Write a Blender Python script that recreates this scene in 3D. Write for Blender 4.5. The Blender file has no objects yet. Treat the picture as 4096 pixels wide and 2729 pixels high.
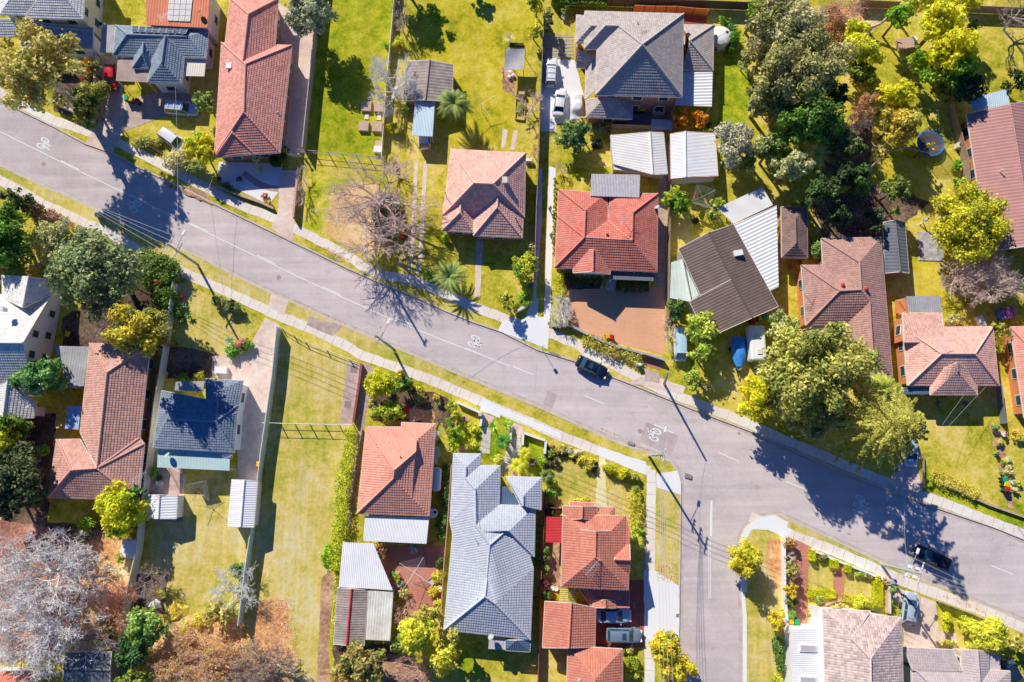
import bpy, math, random
import numpy as np
from mathutils import Vector, Matrix
R = random.Random(11); NR = np.random.default_rng(5)
SC = bpy.context.scene; COL = SC.collection
rad = math.radians
# ---------------------------------------------------------------- camera (solved from the verticals and shadows of the photograph)
FPX, NAD, DIST = 2800.0, (2010 - 2048.0, 1880 - 1364.5), 100.0
_d = Vector((NAD[0], -NAD[1], -FPX)).normalized()
_Z = -_d
_Y = Vector((0, 1, 0)); _Y = (_Y - _Z * _Y.dot(_Z)).normalized()
_X = _Y.cross(_Z)
ROT = Matrix((_X, _Y, _Z))                       # world = ROT @ camera
_c = ROT @ Vector((0, 0, -1))
CAM = Vector((-_c.x * DIST, -_c.y * DIST, -_c.z * DIST))
TILE = {'N': (0, 0, 1.0), 'O': (0, 0, .57446), 'Z1': (1750, 1780, 1.844), 'Z2': (2150, 1980, 2.094), 'Z3': (3596, 300, .896),
        'Z4': (0, 1050, 1.3785), 'Z5': (3150, 2400, 1.4218), 'Z6': (2640, 700, 1.12)}
for r_, oy in zip('ABCD', (0, 700, 1400, 2029)):
    for k_, ox in enumerate((0, 1000, 2000, 3000 if r_ == 'A' else 3096)):
        TILE[r_ + str(k_ + 1)] = (ox, oy, 2.24)
def nat(t, x, y):
    o = TILE[t]; return o[0] + x / o[2], o[1] + y / o[2]
def at(t, x, y, z=0.0):
    """survey point on the photograph -> place in the world at height z"""
    px, py = nat(t, x, y)
    r = ROT @ Vector((px - 2048, -(py - 1364.5), -FPX))
    return CAM + r * ((z - CAM.z) / r.z)
def pts(t, s, z=0.0):
    """'x,y x,y tile:x,y ...' -> points"""
    out = []
    for w in s.split():
        tt = t
        if ':' in w: tt, w = w.split(':')
        q = [float(a) for a in w.split(',')]
        out.append(at(tt, q[0], q[1], q[2] if len(q) > 2 else z))
    return out
# ---------------------------------------------------------------- objects
WL = {}
def setp(o, label=None, cat=None, group=None, kind=None):
    if label: o['label'] = label
    if cat: o['category'] = cat
    if group: o['group'] = group
    if kind: o['kind'] = kind
    return o
def thing(name, label, cat, loc, group=None, rz=0):
    o = bpy.data.objects.new(name, None); COL.objects.link(o)
    o.empty_display_size = .3
    o.location = loc; o.rotation_euler.z = rz; WL[o.name] = Vector(loc)
    return setp(o, label, cat, group)
class MB:
    def __init__(s): s.v = []; s.f = []; s.uv = {}; s.mi = []
    def poly(s, ps, uv=None, m=0):
        b = len(s.v); s.v += [tuple(p) for p in ps]; s.f.append(tuple(range(b, b + len(ps)))); s.mi.append(m)
        if uv: s.uv[len(s.f) - 1] = uv
    def box(s, c, d, rz=0, m=0, mat=None):
        cs, sn = math.cos(rz), math.sin(rz); b = len(s.v)
        for dx, dy, dz in ((-1,-1,-1),(1,-1,-1),(1,1,-1),(-1,1,-1),(-1,-1,1),(1,-1,1),(1,1,1),(-1,1,1)):
            x, y, z = dx * d[0] / 2, dy * d[1] / 2, dz * d[2] / 2
            p = Vector((x * cs - y * sn, x * sn + y * cs, z))
            if mat: p = mat @ p
            s.v.append((p.x + c[0], p.y + c[1], p.z + c[2]))
        for q in ((3,2,1,0),(4,5,6,7),(0,1,5,4),(1,2,6,5),(2,3,7,6),(3,0,4,7)):
            s.f.append(tuple(b + i for i in q)); s.mi.append(m)
    def bar(s, p, q, w, h, m=0):
        """box beam from p to q (top edge line at p,q), w wide and h deep"""
        p, q = Vector(p), Vector(q); d = q - p
        n = Vector((-d.y, d.x, 0)); n = n.normalized() * w / 2 if n.length > 1e-6 else Vector((w / 2, 0, 0))
        u = Vector((0, 0, h)); b = len(s.v)
        s.v += [tuple(a) for a in (p - n - u, p + n - u, q + n - u, q - n - u, p - n, p + n, q + n, q - n)]
        for f in ((0,1,2,3),(7,6,5,4),(4,5,1,0),(5,6,2,1),(6,7,3,2),(7,4,0,3)):
            s.f.append(tuple(b + i for i in f)); s.mi.append(m)
    def tube(s, p, q, r0, r1=None, n=6, m=0, cap=True):
        r1 = r0 if r1 is None else r1
        p, q = Vector(p), Vector(q); d = q - p
        if d.length < 1e-6: return
        d.normalize(); a = d.orthogonal().normalized(); c = d.cross(a); b = len(s.v)
        for k in range(n):
            e = 2 * math.pi * k / n; o = a * math.cos(e) + c * math.sin(e)
            s.v.append(tuple(p + o * r0)); s.v.append(tuple(q + o * r1))
        for k in range(n):
            j = (k + 1) % n; s.f.append((b + 2*k, b + 2*j, b + 2*j + 1, b + 2*k + 1)); s.mi.append(m)
        if cap:
            s.f.append(tuple(b + 2*k + 1 for k in range(n))); s.mi.append(m)
            s.f.append(tuple(b + 2*k for k in reversed(range(n)))); s.mi.append(m)
    def path(s, ps, r, n=5, m=0):
        for a, b in zip(ps, ps[1:]): s.tube(a, b, r, r, n, m)
    def lathe(s, c, prof, n=16, m=0):
        b = len(s.v)
        for r, z in prof:
            for k in range(n):
                e = 2 * math.pi * k / n; s.v.append((c[0] + r * math.cos(e), c[1] + r * math.sin(e), c[2] + z))
        for i in range(len(prof) - 1):
            for k in range(n):
                j = (k + 1) % n
                s.f.append((b + i*n + k, b + i*n + j, b + (i+1)*n + j, b + (i+1)*n + k)); s.mi.append(m)
        s.f.append(tuple(b + (len(prof)-1)*n + k for k in range(n))); s.mi.append(m)
    def prism(s, ps, h, m=0):
        """ps: top outline; sides go h down"""
        n = len(ps); b = len(s.v)
        s.v += [tuple(p) for p in ps] + [(p[0], p[1], p[2] - h) for p in ps]
        s.f.append(tuple(range(b, b + n))); s.mi.append(m)
        s.f.append(tuple(b + n + i for i in reversed(range(n)))); s.mi.append(m)
        for i in range(n):
            j = (i + 1) % n; s.f.append((b + i, b + n + i, b + n + j, b + j)); s.mi.append(m)
    def build(s, name, mats, parent=None, loc=None, smooth=False, bevel=0):
        me = bpy.data.meshes.new(name)
        o = bpy.data.objects.new(name, me); COL.objects.link(o)
        org = Vector((0, 0, 0))
        if parent is not None:
            o.parent = parent; org = WL.get(parent.name, Vector((0, 0, 0))); WL[o.name] = org
        elif loc is not None:
            org = Vector(loc); o.location = org; WL[o.name] = org
        me.from_pydata([(v[0] - org.x, v[1] - org.y, v[2] - org.z) for v in s.v], [], s.f)
        for m_ in (mats if isinstance(mats, (list, tuple)) else [mats]): me.materials.append(m_)
        if any(s.mi): me.polygons.foreach_set('material_index', s.mi)
        if s.uv:
            ul = me.uv_layers.new(name='UVMap')
            for fi, uv in s.uv.items():
                for k, li in enumerate(me.polygons[fi].loop_indices): ul.data[li].uv = uv[k]
        if smooth: me.polygons.foreach_set('use_smooth', [True] * len(me.polygons))
        me.update()
        if bevel:
            bv = o.modifiers.new('bevel', 'BEVEL'); bv.width = bevel; bv.segments = 2; bv.limit_method = 'ANGLE'
        return o
def kids(o): return [c for c in COL.objects if c.parent == o]
def copy_tree(o, parent=None):
    c = o.copy(); COL.objects.link(c); WL[c.name] = WL.get(o.name, Vector())
    if parent is not None: c.parent = parent
    for ch in kids(o): copy_tree(ch, c)
    return c
def dup(root, loc, rz, label, group=None):
    c = copy_tree(root); c.location = loc; c.rotation_euler.z = rz; c['label'] = label
    if group: c['group'] = group
    return c
ZC = [0.0]; LAWNS = []
def flat(name, polys, mat, z, kind='structure', h=0):
    m = MB(); ragged = .3 if name in ('lawn', 'litter', 'garden_bed') else .07 if name in ('footpath', 'driveway', 'verge', 'garden_path') else 0
    for p in polys:
        ZC[0] += .00031; zz = z + ZC[0] % .0037
        if ragged:
            q = []
            for a, b in zip(p, p[1:] + p[:1]):
                k = max(1, int((b - a).length / .7))
                for i in range(k): f = i / k; w = ragged * min(1, 4 * f * (1 - f) + .2); q.append(a.lerp(b, f) + Vector((R.uniform(-w, w), R.uniform(-w, w), 0)))
            p = q
            if name == 'lawn': LAWNS.append((mat.name, p))
        p = [Vector((a.x, a.y, zz)) for a in p]
        if sum(a.x * b.y - b.x * a.y for a, b in zip(p, p[1:] + p[:1])) < 0: p.reverse()
        if h: m.prism(p, h)
        else: m.poly(p)
    o = m.build(name, mat); o['kind'] = kind
    return o
def resample(ps, step):
    out = [ps[0]]
    for a, b in zip(ps, ps[1:]):
        n = max(1, round((b - a).length / step))
        out += [a.lerp(b, k / n) for k in range(1, n + 1)]
    return out
def smooth_line(ps, it=2):
    for _ in range(it):
        q = [ps[0]]
        for a, b in zip(ps, ps[1:]): q += [a.lerp(b, .25), a.lerp(b, .75)]
        q.append(ps[-1]); ps = q
    return ps
def offset(ps, d):
    """shift an open polyline sideways (left is +)"""
    out = []
    for i, p in enumerate(ps):
        a, b = ps[max(i - 1, 0)], ps[min(i + 1, len(ps) - 1)]
        t = (b - a); t.z = 0; t.normalize()
        out.append(p + Vector((-t.y, t.x, 0)) * d)
    return out
def ribbon(ps, w, sh=0):
    a, b = offset(ps, sh + w / 2), offset(ps, sh - w / 2)
    return a + b[::-1]
def inset(poly, d):
    n = len(poly); ar = sum(poly[i].x * poly[(i+1) % n].y - poly[(i+1) % n].x * poly[i].y for i in range(n))
    sg = 1 if ar > 0 else -1; out = []
    for i in range(n):
        p0, p1, p2 = poly[i-1], poly[i], poly[(i+1) % n]
        a = Vector((p1.x - p0.x, p1.y - p0.y)).normalized(); b = Vector((p2.x - p1.x, p2.y - p1.y)).normalized()
        na, nb = Vector((-a.y, a.x)) * sg, Vector((-b.y, b.x)) * sg
        k = 1 + na.dot(nb)
        q = (na + nb) * (d / max(k, .35))
        out.append(Vector((p1.x + q.x, p1.y + q.y, p1.z)))
    return out
# ---------------------------------------------------------------- materials
def newmat(name):
    m = bpy.data.materials.new(name); m.use_nodes = True; nt = m.node_tree
    b = nt.nodes['Principled BSDF']; b.inputs['Specular IOR Level'].default_value = .25
    return m, nt, nt.nodes, nt.links, b
def rgb(c): return (c[0], c[1], c[2], 1)
def ramp(nd, lk, src, stops):
    r = nd.new('ShaderNodeValToRGB'); lk.new(src, r.inputs[0]); e = r.color_ramp.elements
    while len(e) < len(stops): e.new(.5)
    for el, (p, c) in zip(e, stops): el.position = p; el.color = rgb(c)
    return r.outputs[0]
def noise(nd, lk, vec, scale, detail=4, rough=.6):
    n = nd.new('ShaderNodeTexNoise'); n.inputs['Scale'].default_value = scale; n.inputs['Detail'].default_value = detail
    n.inputs['Roughness'].default_value = rough
    if vec is not None: lk.new(vec, n.inputs['Vector'])
    return n.outputs['Fac']
def mixc(nd, lk, fac, a, b, mode='MIX'):
    m = nd.new('ShaderNodeMix'); m.data_type = 'RGBA'; m.blend_type = mode
    for s, v in ((0, fac), (6, a), (7, b)):
        if isinstance(v, (int, float)): m.inputs[s].default_value = v
        elif isinstance(v, tuple): m.inputs[s].default_value = rgb(v)
        else: lk.new(v, m.inputs[s])
    return m.outputs[2]
def bump(nd, lk, b, h, strength, dist):
    u = nd.new('ShaderNodeBump'); u.inputs['Strength'].default_value = strength; u.inputs['Distance'].default_value = dist
    lk.new(h, u.inputs['Height']); lk.new(u.outputs[0], b.inputs['Normal'])
def geo_pos(nd): return nd.new('ShaderNodeNewGeometry').outputs['Position']
MATS = {}
def plain(name, c, rough=.6, var=.12, scale=1.5, bmp=0, metal=0, spec=.25):
    """a lightly weathered surface"""
    if name in MATS: return MATS[name]
    c = gain(c, 1.12)
    m, nt, nd, lk, b = newmat(name); p = geo_pos(nd)
    f = noise(nd, lk, p, scale, 6, .65)
    lo = tuple(x * (1 - var) for x in c); hi = tuple(min(1, x * (1 + var)) for x in c)
    lk.new(ramp(nd, lk, f, [(.3, lo), (.7, hi)]), b.inputs['Base Color'])
    b.inputs['Roughness'].default_value = rough; b.inputs['Metallic'].default_value = metal; b.inputs['Specular IOR Level'].default_value = spec
    if bmp: bump(nd, lk, b, noise(nd, lk, p, scale * 12, 3), bmp, .02)
    MATS[name] = m; return m
def gain(c, k): return tuple(min(.94, x * k) for x in c)
def ground_mat(name, stops, big=.09, fine=5.0, spec=.05, bmp=.6, k=1.6, streak=None):
    """mottled ground: large patches, clumps and fine grain"""
    stops = [(q, gain(c, k)) for q, c in stops]
    m, nt, nd, lk, b = newmat(name); p = geo_pos(nd)
    a = noise(nd, lk, p, big, 3, .55); c = noise(nd, lk, p, big * 8, 6, .7); d = noise(nd, lk, p, fine * .45, 4, .8)
    s = nd.new('ShaderNodeMath'); s.operation = 'MULTIPLY_ADD'; lk.new(c, s.inputs[0]); s.inputs[1].default_value = .8; lk.new(a, s.inputs[2])
    s2 = nd.new('ShaderNodeMath'); s2.operation = 'MULTIPLY_ADD'; lk.new(d, s2.inputs[0]); s2.inputs[1].default_value = .75; lk.new(s.outputs[0], s2.inputs[2])
    s3 = nd.new('ShaderNodeMath'); s3.operation = 'SUBTRACT'; lk.new(s2.outputs[0], s3.inputs[0]); s3.inputs[1].default_value = .775
    col = ramp(nd, lk, s3.outputs[0], stops)
    if streak:
        ang, long_, wide, amt = streak; mp = nd.new('ShaderNodeMapping'); mp.inputs['Rotation'].default_value = (0, 0, ang); mp.inputs['Scale'].default_value = (long_, wide, 1); lk.new(p, mp.inputs[0])
        st = noise(nd, lk, mp.outputs[0], 1, 5, .7); col = mixc(nd, lk, 1.0, col, ramp(nd, lk, st, [(.32, (1 - amt,) * 3), (.68, (1, 1, 1))]), 'MULTIPLY')
        if name == 'asphalt':
            vo = nd.new('ShaderNodeTexVoronoi'); vo.feature = 'DISTANCE_TO_EDGE'; vo.inputs['Scale'].default_value = .16; lk.new(mixc(nd, lk, .12, p, nd.new('ShaderNodeTexNoise').outputs['Color'], 'ADD'), vo.inputs['Vector'])
            ck = ramp(nd, lk, vo.outputs['Distance'], [(0, (.86, .85, .85)), (.009, (1, 1, 1))]); col = mixc(nd, lk, ramp(nd, lk, noise(nd, lk, p, .06, 2), [(.54, (0, 0, 0)), (.62, (1, 1, 1))]), col, mixc(nd, lk, 1.0, col, ck, 'MULTIPLY'))
            sp = noise(nd, lk, p, .55, 3, .6); col = mixc(nd, lk, 1.0, col, ramp(nd, lk, sp, [(.26, (.84, .83, .83)), (.36, (1, 1, 1))]), 'MULTIPLY')
    lk.new(col, b.inputs['Base Color']); b.inputs['Roughness'].default_value = .95; b.inputs['Specular IOR Level'].default_value = spec
    e = noise(nd, lk, p, fine * 2.2, 4, .7)
    if bmp: bump(nd, lk, b, e, bmp, .12)
    MATS[name] = m; return m
def tile_mat(name, c, var=.22, stain=(.5, .5, .5), samt=.25, colw=.32, course=.33, bmp=1.0):
    """roof tiles: UV in metres, u along the eave, v up the slope"""
    c, stain = gain(c, 1.45), gain(stain, 1.4)
    m, nt, nd, lk, b = newmat(name)
    uv = nd.new('ShaderNodeUVMap').outputs[0]; sp = nd.new('ShaderNodeSeparateXYZ'); lk.new(uv, sp.inputs[0])
    def mth(op, x, y=None):
        n = nd.new('ShaderNodeMath'); n.operation = op
        for i, q in enumerate((x, y)):
            if q is None: continue
            if isinstance(q, (int, float)): n.inputs[i].default_value = q
            else: lk.new(q, n.inputs[i])
        return n.outputs[0]
    u = mth('DIVIDE', sp.outputs[0], colw); v = mth('DIVIDE', sp.outputs[1], course)
    fl = nd.new('ShaderNodeCombineXYZ'); lk.new(mth('FLOOR', u), fl.inputs[0]); lk.new(mth('FLOOR', v), fl.inputs[1])
    w = nd.new('ShaderNodeTexWhiteNoise'); w.noise_dimensions = '2D'; lk.new(fl.outputs[0], w.inputs['Vector'])
    base = ramp(nd, lk, w.outputs['Value'], [(0, tuple(x * (1 - var) for x in c)), (.5, c), (1, tuple(min(1, x * (1 + var)) for x in c))])
    p = geo_pos(nd); n = noise(nd, lk, p, .35, 6, .7)
    nf = mth('MULTIPLY', mth('SUBTRACT', n, .38), samt * 3.0)
    cl = nd.new('ShaderNodeClamp'); lk.new(nf, cl.inputs[0]); cl.inputs[2].default_value = .85
    col = mixc(nd, lk, cl.outputs[0], base, stain)
    lk.new(col, b.inputs['Base Color']); b.inputs['Roughness'].default_value = .7
    h = mth('ABSOLUTE', mth('SINE', mth('MULTIPLY', u, math.pi)))
    gr = mth('POWER', h, .5)
    bump(nd, lk, b, mth('ADD', gr, mth('MULTIPLY', noise(nd, lk, p, 6), .4)), bmp, .035)
    MATS[name] = m; return m
def brick_mat(name, c1, c2, mortar, sx=1.0):
    m, nt, nd, lk, b = newmat(name)
    t = nd.new('ShaderNodeTexBrick'); t.inputs['Color1'].default_value = rgb(c1); t.inputs['Color2'].default_value = rgb(c2); t.inputs['Mortar'].default_value = rgb(mortar)
    t.inputs['Scale'].default_value = sx; t.inputs['Brick Width'].default_value = .46; t.inputs['Row Height'].default_value = .17; t.inputs['Mortar Size'].default_value = .02
    p = geo_pos(nd); sp = nd.new('ShaderNodeSeparateXYZ'); lk.new(p, sp.inputs[0]); cb = nd.new('ShaderNodeCombineXYZ')
    ad = nd.new('ShaderNodeMath'); lk.new(sp.outputs[0], ad.inputs[0]); lk.new(sp.outputs[1], ad.inputs[1]); lk.new(ad.outputs[0], cb.inputs[0]); lk.new(sp.outputs[2], cb.inputs[1])
    lk.new(cb.outputs[0], t.inputs['Vector']); lk.new(t.outputs[0], b.inputs['Base Color']); b.inputs['Roughness'].default_value = .85
    bump(nd, lk, b, t.outputs['Fac'], -.5, .02)
    MATS[name] = m; return m
def paver_mat(name, c1, c2, mortar, bw=.4, bh=.2, big=.3):
    c1, c2, mortar = (gain(q, 1.5) for q in (c1, c2, mortar))
    m, nt, nd, lk, b = newmat(name)
    t = nd.new('ShaderNodeTexBrick'); t.inputs['Color1'].default_value = rgb(c1); t.inputs['Color2'].default_value = rgb(c2); t.inputs['Mortar'].default_value = rgb(mortar)
    t.inputs['Scale'].default_value = 1; t.inputs['Brick Width'].default_value = bw; t.inputs['Row Height'].default_value = bh; t.inputs['Mortar Size'].default_value = .025
    p = geo_pos(nd); lk.new(p, t.inputs['Vector'])
    f = noise(nd, lk, p, big, 6, .7)
    col = mixc(nd, lk, 1.0, t.outputs[0], ramp(nd, lk, f, [(.3, (.84, .82, .81)), (.7, (1, 1, 1))]), 'MULTIPLY')
    lk.new(col, b.inputs['Base Color']); b.inputs['Roughness'].default_value = .85
    MATS[name] = m; return m
def leaf_mat(name='leaves'):
    m, nt, nd, lk, b = newmat(name)
    a = nd.new('ShaderNodeVertexColor'); a.layer_name = 'col'
    lk.new(a.outputs[0], b.inputs['Base Color']); b.inputs['Roughness'].default_value = .55; b.inputs['Specular IOR Level'].default_value = .3
    tr = nd.new('ShaderNodeBsdfTranslucent'); lk.new(a.outputs[0], tr.inputs[0])
    mx = nd.new('ShaderNodeMixShader'); mx.inputs[0].default_value = .28
    lk.new(b.outputs[0], mx.inputs[1]); lk.new(tr.outputs[0], mx.inputs[2]); lk.new(mx.outputs[0], nd['Material Output'].inputs[0])
    return m
LEAF = leaf_mat()
def paint(name, c, rough=.22):
    if name in MATS: return MATS[name]
    m, nt, nd, lk, b = newmat(name); b.inputs['Base Color'].default_value = rgb(c); b.inputs['Roughness'].default_value = rough
    b.inputs['Specular IOR Level'].default_value = .5; b.inputs['Coat Weight'].default_value = .6; b.inputs['Coat Roughness'].default_value = .06
    n = noise(nd, lk, geo_pos(nd), 2.5, 4); lk.new(ramp(nd, lk, n, [(.3, tuple(x * .92 for x in c)), (.7, c)]), b.inputs['Base Color'])
    MATS[name] = m; return m
GLASS, _nt, _nd, _lk, _b = newmat('dark_glass'); _b.inputs['Base Color'].default_value = (.035, .08, .12, 1); _b.inputs['Roughness'].default_value = .1; _b.inputs['Specular IOR Level'].default_value = .8
TYRE = plain('tyre_rubber', (.02, .02, .022), .8)
CHROME = plain('bright_metal', (.62, .62, .64), .55, .05, metal=.2)
WHITE = plain('white_paint', (.85, .84, .82), .5, .05)
OFFW = plain('cream_paint', (.74, .68, .58), .6, .08)
DARK = plain('dark_metal', (.05, .05, .055), .5)
GREYM = plain('grey_metal', (.42, .44, .45), .45, .08)
TIMBER = plain('weathered_timber', (.34, .27, .21), .85, .3, 3, .3)
CONC = plain('concrete', (.58, .52, .48), .9, .14, .8, .3)
# ---------------------------------------------------------------- roofs, walls, sheds
def clip(poly, f, lo):
    """keep the part of a polygon where f >= lo"""
    out = []
    for a, b in zip(poly, poly[1:] + poly[:1]):
        fa, fb = f(a) - lo, f(b) - lo
        if fa >= -1e-9: out.append(a)
        if (fa > 1e-9) != (fb > 1e-9) and abs(fa - fb) > 1e-9:
            out.append(a.lerp(b, fa / (fa - fb)))
    return out
def face_axes(P):
    u = P[1] - P[0]; u.z = 0; u.normalize(); v = Vector((-u.y, u.x, 0))
    c = sum(P, Vector()) / len(P)
    if (c - P[0]).dot(v) < 0: v = -v
    return u, v
def upward(ps):
    n = Vector((0, 0, 0))
    for a, b in zip(ps, ps[1:] + ps[:1]): n += a.cross(b)
    return ps if n.z >= 0 else ps[::-1]
def lay_tiles(mb, P, course=.33, t=.047, base=.03):
    u, v = face_axes(P); o = P[0].copy(); fv = lambda p: (p - o).dot(v); fu = lambda p: (p - o).dot(u)
    vs = [fv(p) for p in P]; v0, v1 = min(vs), max(vs); k = 0
    while v0 + k * course < v1 - 1e-3:
        a, b = v0 + k * course, v0 + (k + 1) * course; k += 1
        q = clip(P, fv, a); q = clip(q, lambda p: -fv(p), -b) if len(q) > 2 else q
        if len(q) < 3: continue
        q = upward(q)
        up = [p + Vector((0, 0, base + t * (1 - (fv(p) - a) / course))) for p in q]
        mb.poly(up, [(fu(p), fv(p)) for p in q])
        low = [p for p in q if abs(fv(p) - a) < 1e-4]
        if len(low) >= 2:
            p, r = min(low, key=fu), max(low, key=fu)
            if (r - p).length > .05:
                z = Vector((0, 0, base + t)); w = Vector((0, 0, base - .002))
                mb.poly([p + w, r + w, r + z, p + z], [(fu(p), a), (fu(r), a), (fu(r), a), (fu(p), a)])
def lay_ribs(mb, P, rib=.3, h=.035, base=.03, along=None):
    """ribbed sheet; ribs run up the slope (or along a given pair of corners)"""
    u, v = face_axes(P)
    if along is not None:
        v = (along[1] - along[0]).copy(); v.z = 0; v.normalize(); u = Vector((v.y, -v.x, 0))
    o = P[0].copy(); fu = lambda p: (p - o).dot(u); fv = lambda p: (p - o).dot(v)
    us = [fu(p) for p in P]; a0, a1 = min(us), max(us); st = rib / 2; k = 0
    while a0 + k * st < a1 - 1e-3:
        a, b = a0 + k * st, a0 + (k + 1) * st
        q = clip(P, fu, a); q = clip(q, lambda p: -fu(p), -b) if len(q) > 2 else q
        if len(q) > 2:
            q = upward(q); hi = k % 2
            mb.poly([p + Vector((0, 0, base + h * ((fu(p) - a) / st if hi == 0 else 1 - (fu(p) - a) / st))) for p in q], [(fu(p), fv(p)) for p in q])
        k += 1
def parse(t, s):
    V = {}
    for w in s.split(';'):
        a = w.split()
        if not a: continue
        tt, x = t, a[1]
        if ':' in x: tt, x = x.split(':')
        V[a[0]] = (tt, float(x), float(a[2]), float(a[3]) if len(a) > 3 else None)
    return V
def solve(t, s, faces, ze, pitch):
    V = parse(t, s); Z = {}
    eave = set(c for f in faces for c in f[:2])
    for k, (tt, x, y, z) in V.items():
        Z[k] = z if z is not None else (ze if k in eave else None)
    P = {k: at(V[k][0], V[k][1], V[k][2], Z[k] if Z[k] is not None else ze + 1) for k in V}
    tp = math.tan(rad(pitch + 3))
    for _ in range(14):
        for k in V:
            if Z[k] is None:
                for f in faces:
                    if k in f[2:]:
                        A, B = P[f[0]], P[f[1]]; u = B - A; u.z = 0; u.normalize()
                        d = abs((P[k] - A).cross(u).z); z = (A.z + B.z) / 2 + d * tp
                        P[k] = at(V[k][0], V[k][1], V[k][2], z); break
    return P
def add_roof(root, t, s, faces, mat, ze=2.9, pitch=24, kind='tile', out=None, wall=None, over=.45, cap=None, gut=None, zb=0, course=.33, wins=True, rib=.3, label=None, name='roof', along=None):
    faces = faces.split(); P = solve(t, s, faces, ze, pitch); mb = MB()
    for f in faces:
        q = [P[c] for c in f]
        if kind == 'tile': lay_tiles(mb, q, course)
        else: lay_ribs(mb, q, rib, along=along and [P[c] for c in along])
    ro = mb.build(name, mat, root)
    if label: ro['label'] = label
    E = {}
    for f in faces:
        for a, b in zip(f, f[1:] + f[0]): E.setdefault(frozenset(a + b), []).append(f)
    gm = MB(); caps = []
    for e, fs in E.items():
        a, b = sorted(e); a, b = P[a], P[b]
        if len(fs) == 2:
            cs = [sum((P[c] for c in f), Vector()) / len(f) for f in fs]; mid = (a + b) / 2
            if (cs[0].z + cs[1].z) / 2 < mid.z - .12 and (b - a).length > .3:      # ridge or hip
                d = (b - a); n = max(1, int(d.length / .42)); cm = MB(); caps.append(cm)
                for k in range(n):
                    p, q = a.lerp(b, k / n), a.lerp(b, (k + 1) / n)
                    if p.z > q.z: p, q = q, p
                    cm.tube(p + Vector((0,0,.05)), q + Vector((0,0,.05)), .16, .13, 6, cap=False)
        elif len(fs) == 1:
            if abs(a.z - b.z) < .25: gm.bar(a + Vector((0,0,.03)), b + Vector((0,0,.03)), .13, .2)
            else: gm.bar(a + Vector((0,0,.06)), b + Vector((0,0,.06)), .1, .22)
    for cm in caps: cm.build('ridge_cap', cap or mat, ro, smooth=True)
    if gm.v: gm.build('gutter', gut or OFFW, root)
    if out and wall: add_walls(root, [P[c] for c in out], wall, over, zb, wins)
    return P
def add_walls(root, top, mat, over=.45, zb=0, wins=True, drop=.06, name='wall'):
    q = inset(top, over) if over else top
    ar = sum(a.x * b.y - b.x * a.y for a, b in zip(q, q[1:] + q[:1]))
    if ar < 0: q = q[::-1]
    m = MB(); n = len(q)
    for a, b in zip(q, q[1:] + q[:1]):
        m.poly([Vector((a.x, a.y, zb)), Vector((b.x, b.y, zb)), Vector((b.x, b.y, b.z - drop)), Vector((a.x, a.y, a.z - drop))])
    w = m.build(name, mat, root)
    if not wins: return w
    for a, b in zip(q, q[1:] + q[:1]):
        d = Vector((b.x - a.x, b.y - a.y, 0)); L = d.length
        if L < 2.2: continue
        d.normalize(); nn = Vector((d.y, -d.x, 0)); mid = (a + b) / 2
        tc = Vector((CAM.x - mid.x, CAM.y - mid.y, 0))
        if nn.dot(tc) < 6: continue
        k = max(1, int(L / 3.3)); ang = math.atan2(d.y, d.x)
        for i in range(k):
            c = a.lerp(b, (i + .5) / k)
            for z in ([1.45] if a.z - zb < 4.6 else [1.45, 4.2]):
                if z + zb + .6 > a.z - .2: continue
                f = MB(); f.box((c.x + nn.x * .03, c.y + nn.y * .03, zb + z), (1.5, .1, 1.2), ang)
                fo = f.build('window', WHITE, root)
                g = MB(); g.box((c.x + nn.x * .05, c.y + nn.y * .05, zb + z), (1.3, .1, 1.0), ang); g.build('pane', GLASS, fo)
    return w
def house(name, label, cat, t, s, faces, mat, group=None, **k):
    V = parse(t, s); c = Vector()
    for v in V.values(): c += at(v[0], v[1], v[2], 3)
    c /= len(V); c.z = 0
    root = thing(name, label, cat, c, group)
    P = add_roof(root, t, s, faces, mat, **k)
    return root, P
def gable(root, a, b, c, mat):
    m = MB(); m.poly([a, b, c]); return m.build('gable_wall', mat, root)
def sheet(root, name, t, s, mat, rib=.3, h=.03, along=None, thick=.06, posts=True, z=2.5, label=None, post_mat=None):
    """single slope sheet roof on posts"""
    P = pts(t, s, z); m = MB()
    if rib: lay_ribs(m, P, rib, h, along=[P[i] for i in along] if along else None)
    m.prism([p for p in upward(P)], thick)
    o = m.build(name, mat, root)
    if label: o['label'] = label
    if posts:
        q = inset(P, .15)
        for p in q:
            pm = MB(); pm.tube((p.x, p.y, 0), (p.x, p.y, p.z - thick), .05, .05, 6); pm.build('post', post_mat or WHITE, root)
    return o, P
def on_roof_box(root, name, c, d, mat, rz=0, tilt=None, label=None):
    m = MB(); m.box(c, d, rz, mat=tilt); o = m.build(name, mat, root)
    if label: o['label'] = label
    return o
def chimney(root, t, x, y, z, d=(.6, .6), h=1.4, mat=None):
    p = at(t, x, y, z + h); m = MB(); m.box((p.x, p.y, z + h / 2), (d[0], d[1], h)); m.box((p.x, p.y, z + h + .05), (d[0] + .15, d[1] + .15, .1))
    return m.build('chimney', mat or BRICK, root)
def antenna(root, t, x, y, z, ang=.6, s=1.0):
    """TV aerial: mast, boom and cross rods"""
    p = at(t, x, y, z + 1.6); m = MB(); top = Vector((p.x, p.y, z + 1.6))
    m.tube((p.x, p.y, z), top, .03, .025, 5)
    d = Vector((math.cos(ang), math.sin(ang), 0)); n = Vector((-d.y, d.x, 0))
    m.tube(top - d * s * .9, top + d * s * .9, .025, .025, 5)
    for k in range(8):
        q = top + d * s * (-.85 + k * .24); w = s * (.75 - .07 * k); m.tube(q - n * w, q + n * w, .016, .016, 4)
    return m.build('antenna', CHROME, root)
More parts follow.
